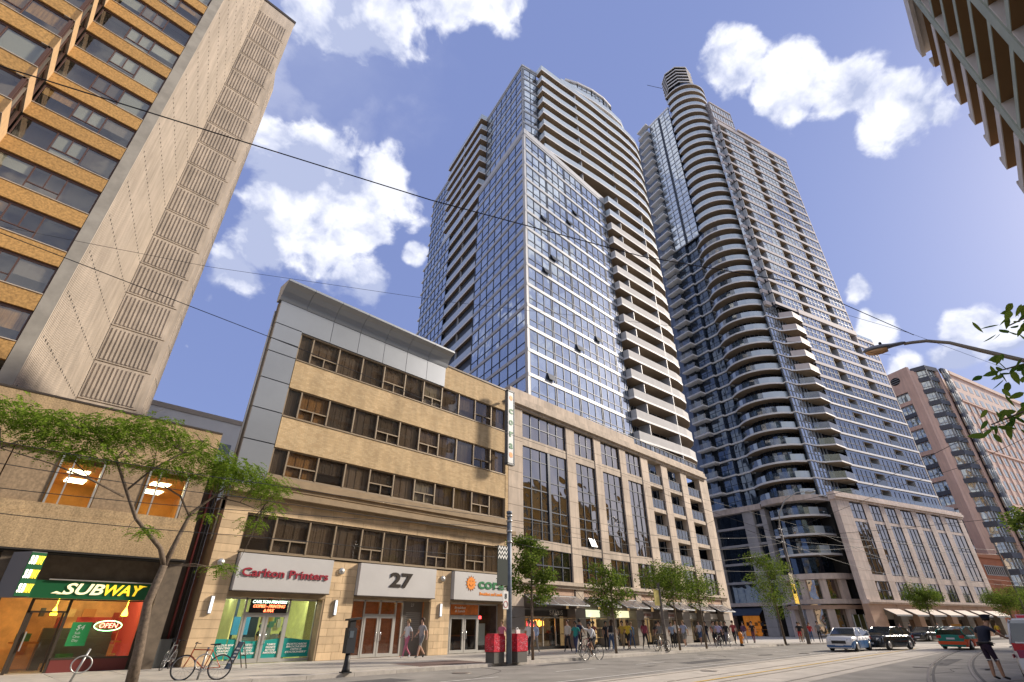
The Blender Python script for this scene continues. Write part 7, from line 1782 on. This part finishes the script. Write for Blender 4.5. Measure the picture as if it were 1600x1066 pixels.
PL=[
('walk_a',23.2,21.3,200,W_,BK,'pedestrian in a white top seen beyond the young tree, walking left',0,1,0,None,False),
('walk_b',24.5,22.0,185,LB,GY,'pedestrian in a pale blue top farther back, left of the teal shirt',0,2,1,None,True),
('walk_a',26.8,20.9,195,TL,NV,'person in a teal top with a dark backpack behind the cyclist',2,0,0,NV,False),
('walk_b',29.2,21.6,180,BK,BK,'dark dressed pedestrian right behind the slim tree',1,0,0,None,False),
('walk_a',31.0,21.2,10,W_,JN,'pedestrian in a white top and long blue skirt carrying a dark bag',0,1,1,BK,True),
('walk_b',31.9,21.9,190,W_,JN,'pedestrian in white and jeans to the right of the blue skirt',0,2,1,None,False),
('stand',32.6,22.8,240,BK,BK,'standing figure in black before the lit doorway',1,0,0,None,False),
('walk_s',33.6,21.7,185,YL,BK,'pedestrian in a mustard yellow top before the lit doorway',2,0,0,None,False),
('walk_a',34.3,22.6,200,(.45,.3,.05),KH,'shorter pedestrian in an ochre top behind the yellow one',1,0,1,None,False),
('walk_b',35.4,21.5,5,(.25,.05,.08),BK,'pedestrian in a dark red top and black trousers mid stride',0,1,1,None,True),
('walk_s',36.6,21.0,190,GY,KH,'pedestrian in a grey top and tan shorts mid stride',0,1,1,None,False),
('walk_a',37.6,21.8,8,BK,KH,'striding pedestrian in a black top and tan trousers',1,0,1,None,False),
('walk_b',38.6,22.3,185,RD,NV,'pedestrian in a red top close to the round red sign',0,0,0,None,False),
('stand',39.4,21.6,230,LB,BK,'pedestrian in a light blue shirt with a backpack seen from behind',0,1,0,NV,False),
('walk_s',40.3,21.1,190,(.35,.4,.6),GY,'pedestrian in a periwinkle shirt and grey shorts',0,2,1,None,False),
('walk_a',22.4,22.6,190,PK,BK,'pedestrian in a pink top nearest the blue grey pole',0,2,0,None,True),
]
for p,x,y,f,s,l,lab,sk,hr,sh,bg,hl in PL: person(p,x,y,f,s,l,lab,sk,hr,sh,pr.uniform(.94,1.03),.11,bg,None,hl)
PL2=[
('walk_a',45.2,20.6,190,(.42,.38,.6),BK,'pedestrian in a lavender shirt at the left of the group by the hydrant',0,2,0),
('stand',46.2,21.4,230,GY,BK,'grey shirted pedestrian second from left in the group by the hydrant',0,1,0),
('walk_s',47.3,22.0,200,RD,BK,'pedestrian in coral red with arms forward left of the hydrant',0,0,1),
('walk_b',48.0,23.0,180,BK,NV,'dark dressed pedestrian behind the hydrant in the group',1,0,0),
('stand',49.0,22.4,220,NV,PK,'pedestrian in navy and a pink skirt behind the hydrant',0,0,0),
('stand',50.4,22.6,200,(.1,.1,.14),BK,'pedestrian with crossed arms before the orange entrance',0,2,0),
('walk_a',51.6,23.2,185,BK,BK,'second dark pedestrian before the orange entrance',1,0,0),
('walk_b',52.2,21.4,190,(.12,.06,.12),(.5,.45,.45),'pedestrian in plum with a white bag right of the hydrant',0,0,0),
('walk_a',53.2,21.0,190,BK,(.15,.05,.07),'last dark pedestrian right of the hydrant',0,0,0),
('walk_s',59.2,18.9,200,BK,RD,'pedestrian with a black cap carrying a big black bag by the lamp pole',1,0,0),
('walk_a',60.6,19.2,200,BK,KH,'companion in black just right of the black cap',0,1,0),
('walk_b',62.5,18.9,190,RD,JN,'pedestrian in a red jacket partly hidden by the lamp pole',0,1,0),
('walk_a',84.0,15.0,200,RD,BK,'distant pedestrian in red on the far pavement',0,0,0),
('walk_b',86.6,14.4,200,BK,BK,'distant pedestrian in black beside the one in red',0,0,0),
('walk_a',93,12.4,200,GY,BK,'distant pedestrian above the parked white car',0,1,0),
('walk_b',100,7.0,200,YL,RD,'distant pedestrian in yellow and red beyond the officer',0,1,0),
('walk_a',17.4,24.4,185,W_,PK,'pedestrian in white passing the door of number 27',0,2,1),
('walk_s',18.0,24.0,185,(.35,.33,.33),GY,'pedestrian in grey walking beside the one at the door of number 27',0,1,0),
]
for p,x,y,f,s,l,lab,sk,hr,sh in PL2: person(p,x,y,f,s,l,lab,sk,hr,sh,pr.uniform(.95,1.03))
PL3=[
('walk_b',28.3,22.7,185,(.5,.46,.4),BK,'pedestrian in a cream top close to the shopfront behind the slim tree',0,1,0),
('walk_a',30.2,23.2,5,NV,BK,'pedestrian in navy under the second awning',1,0,0),
('walk_s',32.0,23.4,190,(.3,.1,.08),KH,'pedestrian in a rust top near the lit doorway',2,0,0),
('walk_b',35.9,22.9,8,(.12,.2,.3),JN,'pedestrian in slate blue close to the shopfront',0,2,0),
('stand',41.6,22.4,200,W_,BK,'person in white waiting before the farthest shops of the nearer podium',0,1,0),
('walk_a',43.9,22.9,185,(.2,.25,.15),BK,'pedestrian in olive near the last awning',1,0,0),
('walk_s',46.6,22.9,188,(.45,.45,.5),JN,'pedestrian in pale grey at the back of the hydrant group',0,1,0),
('walk_b',47.6,21.0,190,BK,(.2,.2,.25),'pedestrian in black walking left of the hydrant',0,0,0),
('walk_a',50.0,21.4,5,(.35,.06,.06),BK,'pedestrian in brick red right behind the hydrant',0,1,0),
('stand',61.8,17.9,200,GY,BK,'third person of the small group right of the lamp pole',1,0,0),
]
for p,x,y,f,s,l,lab,sk,hr,sh in PL3: person(p,x,y,f,s,l,lab,sk,hr,sh,pr.uniform(.93,1.04))
# people inside the print shop
for x,d,c,lab in ((9.35,28.4,(.10,.06,.03),'seated customer in brown behind the left shop window'),(11.6,28.6,BK,'person in black working behind the shop doors'),(12.6,28.3,BK,'person in black at the right inside the print shop')):
    person('stand',x,d,-60,c,BK,lab,1,0,0,.86,.1)
# ---------------------------------------------------------------- police officer
def officer():
    P={'pelvis':(0,0,.96),'waist':(.05,0,1.12),'chest':(.16,0,1.33),'neck0':(.24,0,1.46),'neck':(.28,0,1.52),'jaw':(.33,0,1.58),'head':(.33,0,1.66),'crown':(.32,0,1.73),
     'shoL':(.12,.22,1.42),'shoR':(.12,-.22,1.42),'elbL':(.10,.33,1.17),'wriL':(.30,.28,1.02),'hanL':(.40,.24,1.0),'elbR':(.32,-.30,1.22),'wriR':(.50,-.22,1.14),'hanR':(.60,-.20,1.14),
     'hipL':(.0,.09,.90),'kneeL':(.03,.09,.50),'ankL':(-.02,.08,.10),'toeL':(.13,.09,.045),'hipR':(0,-.09,.90),'kneeR':(.10,-.08,.51),'ankR':(.12,-.07,.10),'toeR':(.27,-.08,.045)}
    me,N=make_person('officer',P,'short','short')
    T=empty('police_officer',(25.6,2.30,0),R(-48),'police officer in navy uniform, cap and shorts leaning to the parked vehicle','person'); T.scale=(1.2,1.22,1.07)
    o=bpy.data.objects.new('body',me); COL.objects.link(o); o.parent=T
    nv=mat('navy uniform',(.008,.012,.028),.85)
    for i,m in enumerate((nv,mat('navy shorts',(.02,.008,.025),.85),SK[1],SHOE[0])): o.material_slots[i].link='OBJECT'; o.material_slots[i].material=m
    # fingers on both hands
    for t,s in (('L',1),('R',-1)):
        a=Vector(N['wri'+t][0]); b=Vector(N['han'+t][0]); d=(b-a).normalized(); sd=d.cross(Vector((0,0,1))).normalized()
        f=MB()
        for k in range(4):
            q=b+sd*(.018*(k-1.5)); L=(.07,.082,.076,.06)[k]; f.tube([q,q+d*L*.5-Vector((0,0,.006)),q+d*L-Vector((0,0,.025))],[.010,.009,.006],6)
        q=a+d*.04+sd*(-.03*s); f.tube([q,q+d*.03+sd*(-.025*s),q+d*.065+sd*(-.03*s)],[.011,.010,.007],6); f.build('fingers',SK[1],T,local=True)
    hx,hy,hz=N['head'][0]
    h=MB(); h.lathe([(.088,-.03),(.095,.03),(.088,.05)],14,hx-.012,0); h.v=[(a,b,c+hz) for a,b,c in h.v]; h.build('hair',HR[0],T,local=True)
    h=MB(); h.lathe([(.098,.03),(.105,.05),(.105,.085),(.135,.115),(.13,.135),(.03,.15)],16,hx-.01,0); h.v=[(a,b,c+hz+.0) for a,b,c in h.v]
    c_=h.build('peaked_cap',nv,T,local=True); h=MB(); h.hexa([(hx+.07,-.07,hz+.04),(hx+.18,-.05,hz+.02),(hx+.18,.05,hz+.02),(hx+.07,.07,hz+.04),(hx+.07,-.07,hz+.05),(hx+.18,-.05,hz+.03),(hx+.18,.05,hz+.03),(hx+.07,.07,hz+.05)]); h.build('peak',black,c_,local=True)
    f=MB(); f.hexa([(hx+.085,-.012,hz-.05),(hx+.115,-.010,hz-.05),(hx+.115,.010,hz-.05),(hx+.085,.012,hz-.05),(hx+.085,-.008,hz),(hx+.095,-.006,hz),(hx+.095,.006,hz),(hx+.085,.008,hz)]); f.build('nose',SK[1],T,local=True)
    p=MB(); p.lathe([(.04,-.003),(.04,.003)],12); p.xf(Matrix.Translation((.12,.285,1.36))@Matrix.Rotation(R(90),4,'X')@Matrix.Diagonal((1,1.2,1,1))); p.build('shoulder_patch',mat('patch pale blue',(.4,.55,.7),.6),T,local=True)
    b=MB(); b.lathe([(.15,.98),(.155,1.02),(.15,1.05)],14,.02,0); b.v=[(a*.92,q*1.08,c) for a,q,c in b.v]; b.build('duty_belt',black,T,local=True)
    b=MB()
    for k,(a0,m_) in enumerate(((.3,.05),(-.3,.06),(2.6,.06))): x,y=.02+.14*math.cos(a0),.17*math.sin(a0); b.box(x-.025,x+.025,y-.035,y+.035,.92,1.03)
    b.build('belt_pouch',black,T,local=True)
    h=MB(); 
    for t in 'LR': k=N['knee'+t][0]; h.lathe([(.066,k[2]+.03),(.068,k[2]+.06)],12,k[0],k[1])
    h.build('pale_hem',mat('white hem',(.6,.58,.55),.8),T,local=True)
officer()
# ================================================================ vehicles
tyre=mat('tyre rubber',(.02,.02,.02),.8); rimm=mat('alloy rim',(.45,.45,.46),.3,.8); cglass=mat('car glass',(.02,.028,.03),.05,.0,spec=1.0); chrome=mat('car chrome',(.6,.6,.6),.15,1)
headl=mat('headlamp lens',(.65,.68,.7),.1,.3); tail=mat('tail lamp red',(.45,.01,.01),.2); plate=mat('number plate',(.6,.62,.65),.5)
def car(name,body_m,lab,loc,rz,L=4.6,Wd=1.8,H=1.45,kind='sedan',lower=None,cat='car',group=None,roof_m=None):
    """x forward, y left. Body lofted from side profile sections across the width"""
    T=empty(name,loc,rz,lab,cat,group); hw=Wd/2
    if kind=='sedan': prof=[(-.5,.34),(-.5,.62),(-.49,.78),(-.47,.86),(-.33,.90),(-.18,1.0),(-.06,1.0),(.10,.98),(.23,.72),(.26,.68),(.42,.62),(.485,.54),(.5,.42),(.5,.30)]
    elif kind=='hatch': prof=[(-.49,.34),(-.5,.50),(-.49,.66),(-.42,.90),(-.30,.985),(-.12,1.0),(.04,.985),(.20,.74),(.25,.69),(.42,.60),(.485,.50),(.5,.40),(.5,.30)]
    else: prof=[(-.5,.34),(-.5,.60),(-.49,.68),(-.455,.93),(-.42,.98),(-.2,1.0),(.0,.985),(.17,.72),(.22,.67),(.43,.61),(.49,.54),(.5,.42),(.5,.28)]
    # lower body (up to belt line) with wheel arches, greenhouse separate
    belt=.63 if kind!='suv' else .60
    zb=.17; 
    xs=[(-.5+i/24) for i in range(25)]
    def top(x):
        P=sorted(prof,key=lambda p:p[0]); 
        up=[p for p in prof]; best=0
        for a,b in zip(prof[:-1],prof[1:]):
            if min(a[0],b[0])-1e-6<=x<=max(a[0],b[0])+1e-6 and abs(b[0]-a[0])>1e-6: best=max(best,a[1]+(b[1]-a[1])*(x-a[0])/(b[0]-a[0]))
        return best*H
    wx=(-.31*L,.31*L); wr=.33 if kind!='suv' else .37
    m=MB(); rows=[]
    for x in xs:
        X=x*L; t=min(top(x),belt*H+.02); e=abs(x)*2; wv=hw*(1-.10*max(0,e-.72)/.28-.06*max(0,e-.9)/.1)
        sill=.20
        for w in wx:
            dd=abs(X-w)
            if dd<wr+.05: sill=max(sill,math.sqrt(max(0,(wr+.05)**2-dd*dd))+.33-.02 if dd<wr+.05 else 0)
        sill=min(sill,t-.12)
        rows.append([(X,-wv*.96,sill),(X,-wv,sill+.08 if sill<.3 else sill+.02),(X,-wv*.995,t*.72 if t*.72>sill+.05 else sill+.04),(X,-wv*.955,t-.035),(X,-wv*.86,t),(X,0,t+.02),(X,wv*.86,t),(X,wv*.955,t-.035),(X,wv*.995,t*.72 if t*.72>sill+.05 else sill+.04),(X,wv,sill+.08 if sill<.3 else sill+.02),(X,wv*.96,sill)])
    n=len(rows[0])
    for r_ in rows: m.v+=r_
    for i in range(len(rows)-1):
        for j in range(n-1): m.f.append((i*n+j,(i+1)*n+j,(i+1)*n+j+1,i*n+j+1)); m.mi.append(1 if (j in (0,1,8,9)) else 0); m.sm.append(True)
    m.f.append(tuple(range(n))); m.f.append(tuple((len(rows)-1)*n+j for j in range(n))[::-1]); m.mi+=[0,0]; m.sm+=[False,False]
    m.build('body',[body_m,lower or body_m],T,local=True)
    m=MB(); m.box(-L*.47,L*.47,-hw*.85,hw*.85,zb,.40); m.build('underbody',black,T,local=True)
    # greenhouse
    gp=[(x*L,z*H) for x,z in prof if z>=belt-.0]
    gp=[p for p in gp]; xr=min(p[0] for p in gp); xf=max(p[0] for p in gp)
    pts=[p for p in prof if p[1]>.66 and -.48<p[0]<.245]; pts=[(x*L,z*H) for x,z in pts]
    base=[(pts[0][0]-.02,belt*H),*pts,(pts[-1][0]+.06,belt*H)]
    def tw(z): return hw*(.93-.20*(z-belt*H)/(H-belt*H))
    g=MB(); k=len(base)
    g.v=[(x,-tw(z),z) for x,z in base]+[(x,tw(z),z) for x,z in base]
    for i in range(k):
        j=(i+1)%k; g.f.append((i,j,k+j,k+i)); g.mi.append(0); g.sm.append(False)
    g.f.append(tuple(range(k))[::-1]); g.f.append(tuple(range(k,2*k))); g.mi+=[0,0]; g.sm+=[False,False]
    g.build('windows',cglass,T,local=True)
    # roof skin and pillars
    rt=[p for p in base if p[1]>.93*H]; s=MB()
    a,b=rt[0][0],rt[-1][0]
    s.hexa([(a,-tw(H)-.005,H*.955),(b,-tw(H)-.005,H*.955),(b,tw(H)+.005,H*.955),(a,tw(H)+.005,H*.955),(a+.05,-tw(H)*.9,H*1.008),(b-.05,-tw(H)*.9,H*1.008),(b-.05,tw(H)*.9,H*1.008),(a+.05,tw(H)*.9,H*1.008)])
    for sg in (-1,1):
        for q0,q1 in ((base[0],base[1]),(base[1],base[2]),(base[2],base[3]) if kind!='suv' else (base[1],base[2]),(base[-1],base[-2]),(base[-2],base[-3])):
            s.tube([(q0[0],sg*(tw(q0[1])+.004),q0[1]),(q1[0],sg*(tw(q1[1])+.004),q1[1])],.035,5)
        for xx in (-.02*L,) + ((-.22*L,) if kind!='sedan' else ()): s.tube([(xx-.05,sg*(tw(belt*H)+.004),belt*H),(xx-.12,sg*(tw(H*.97)+.004),H*.97)],.03,5)
        s.tube([(base[0][0],sg*(tw(belt*H)+.004),belt*H),(base[-1][0],sg*(tw(belt*H)+.004),belt*H)],.018,4)
    s.build('roof',roof_m or body_m,T,local=True)
    for sg in (-1,1):
        for w in wx:
            m=MB(); m.lathe([(.12,-.1),(wr-.03,-.1),(wr,-.07),(wr,.07),(wr-.03,.1),(.12,.1)],20); m.xf(Matrix.Translation((w,sg*(hw-.11),wr))@Matrix.Rotation(R(90),4,'X')); w_=m.build('wheel',tyre,T,local=True)
            m=MB(); m.lathe([(.02,-.105),(wr*.62,-.103),(wr*.64,-.09),(wr*.64,.09),(wr*.62,.103),(.02,.105)],16); 
            m.xf(Matrix.Translation((w,sg*(hw-.108),wr))@Matrix.Rotation(R(90),4,'X')); m.build('rim',rimm,w_,local=True)
        m=MB(); m.hexa([(L*.455,sg*hw*.55,H*.44),(L*.497,sg*hw*.55,H*.42),(L*.44,sg*hw*.93,H*.43),(L*.43,sg*hw*.90,H*.44)]+[(L*.45,sg*hw*.55,H*.54),(L*.49,sg*hw*.55,H*.52),(L*.435,sg*hw*.94,H*.53),(L*.42,sg*hw*.90,H*.55)]); m.build('headlight',headl,T,local=True)
        m=MB(); m.box(-L*.503,-L*.48,min(sg*hw*.6,sg*hw*.9),max(sg*hw*.6,sg*hw*.9),H*.50,H*.62); m.build('tail_light',tail,T,local=True)
        m=MB(); m.hexa([(L*.15,sg*hw*.98,H*.64),(L*.19,sg*hw*.98,H*.64),(L*.18,sg*(hw+.18),H*.65),(L*.15,sg*(hw+.18),H*.65),(L*.15,sg*hw*.98,H*.72),(L*.18,sg*hw*.98,H*.72),(L*.17,sg*(hw+.18),H*.73),(L*.15,sg*(hw+.18),H*.73)]); m.build('door_mirror',body_m,T,local=True)
        for xx in (-.03*L,-.20*L,.14*L):
            m=MB(); m.box(xx,xx+.012,min(sg*hw*.985,sg*(hw+.003)),max(sg*hw*.985,sg*(hw+.003)),.34,belt*H-.03); m.build('door_seam',black,T,local=True)
    m=MB(); m.box(L*.492,L*.503,-hw*.5,hw*.5,H*.33,H*.46); m.build('grille',black,T,local=True)
    m=MB(); m.box(L*.503,L*.506,-.26,.26,H*.25,H*.33); m.build('number_plate',plate,T,local=True)
    m=MB(); m.box(-L*.508,-L*.502,-.26,.26,H*.44,H*.52); m.build('number_plate',plate,T,local=True)
    m=MB(); m.box(-L*.51,-L*.47,-hw*.9,hw*.9,H*.22,H*.36); m.box(L*.47,L*.505,-hw*.88,hw*.88,H*.18,H*.27); m.build('bumper',lower or body_m,T,local=True)
    return T
pw_=mat('white car paint',(.62,.63,.64),.25,spec=.8); ps_=mat('black car paint',(.03,.035,.04),.12,.3,spec=1); pb_=mat('blue lower paint',(.03,.10,.25),.3); pg_=mat('taxi green paint',(.0,.20,.16),.3); po_=mat('taxi orange paint',(.62,.07,.01),.3); psv=mat('silver blue paint',(.35,.42,.50),.25,.4)
car('moving_car',pw_,'white car with a blue lower body leading the line of traffic',(46.9,11.75,.02),R(178),4.7,1.8,1.42,'sedan',pb_)
car('moving_car',ps_,'glossy black hatchback with alloy wheels just behind the white car',(51.3,10.3,.02),R(163),4.5,1.8,1.47,'hatch')
tx=car('taxi_cab',pg_,'taxi with a green top and orange lower body seen from behind',(56.6,6.3,.02),R(-10),4.9,1.9,1.48,'sedan',po_,'taxi')
car('parked_car',pw_,'white sedan parked facing the viewer near the far pavement',(87.5,10.9,.02),R(165),4.6,1.8,1.45,'sedan',psv)
car('parked_car',ps_,'dark sedan parked behind the black hatchback by the far kerb',(80.5,12.0,.02),R(163),4.6,1.8,1.42,'sedan')
m=MB(); m.box(-.28,-.05,-.3,.3,1.5,1.66); m.build('roof_sign',mat('taxi roof sign',(.65,.25,.05),.5),tx,local=True)
def police_car():
    T=car('police_vehicle',pw_,'white police utility vehicle with a roof light bar at the right edge of the view',(27.0,.62,.0),R(0),5.1,2.0,1.78,'suv',None,'police car')
    m=MB(); m.box(-.35,.05,-.62,.62,1.80,1.92); m.build('light_bar',mat('light bar shell',(.65,.5,.6),.3),T,local=True)
    m=MB(); m.box(-.36,.06,.2,.6,1.82,1.9); m.build('red_lamp',mat('red lamp lens',(.6,.03,.05),.2),T,local=True)
    for z0,z1,c in ((1.20,1.25,(.75,.75,.78)),(.86,.98,(.45,.02,.05))):
        for sg in (-1,1):
            m=MB(); m.box(-2.4,1.7,min(sg*.996,sg*1.004),max(sg*.996,sg*1.004),z0*.8,z1*.8); m.build('side_stripe',mat('stripe %.2f'%c[0],c,.4),T,local=True)
    m=MB(); m.box(-2.575,-2.555,-.85,.85,.70,.92); m.build('rear_red_band',mat('police red',(.25,.015,.06),.4),T,local=True)
    m=MB(); m.box(-2.58,-2.56,-.8,.8,1.10,1.14); m.build('rear_white_line',mat('sign white face',(.7,.7,.68),.5),T,local=True)
police_car()
flush()
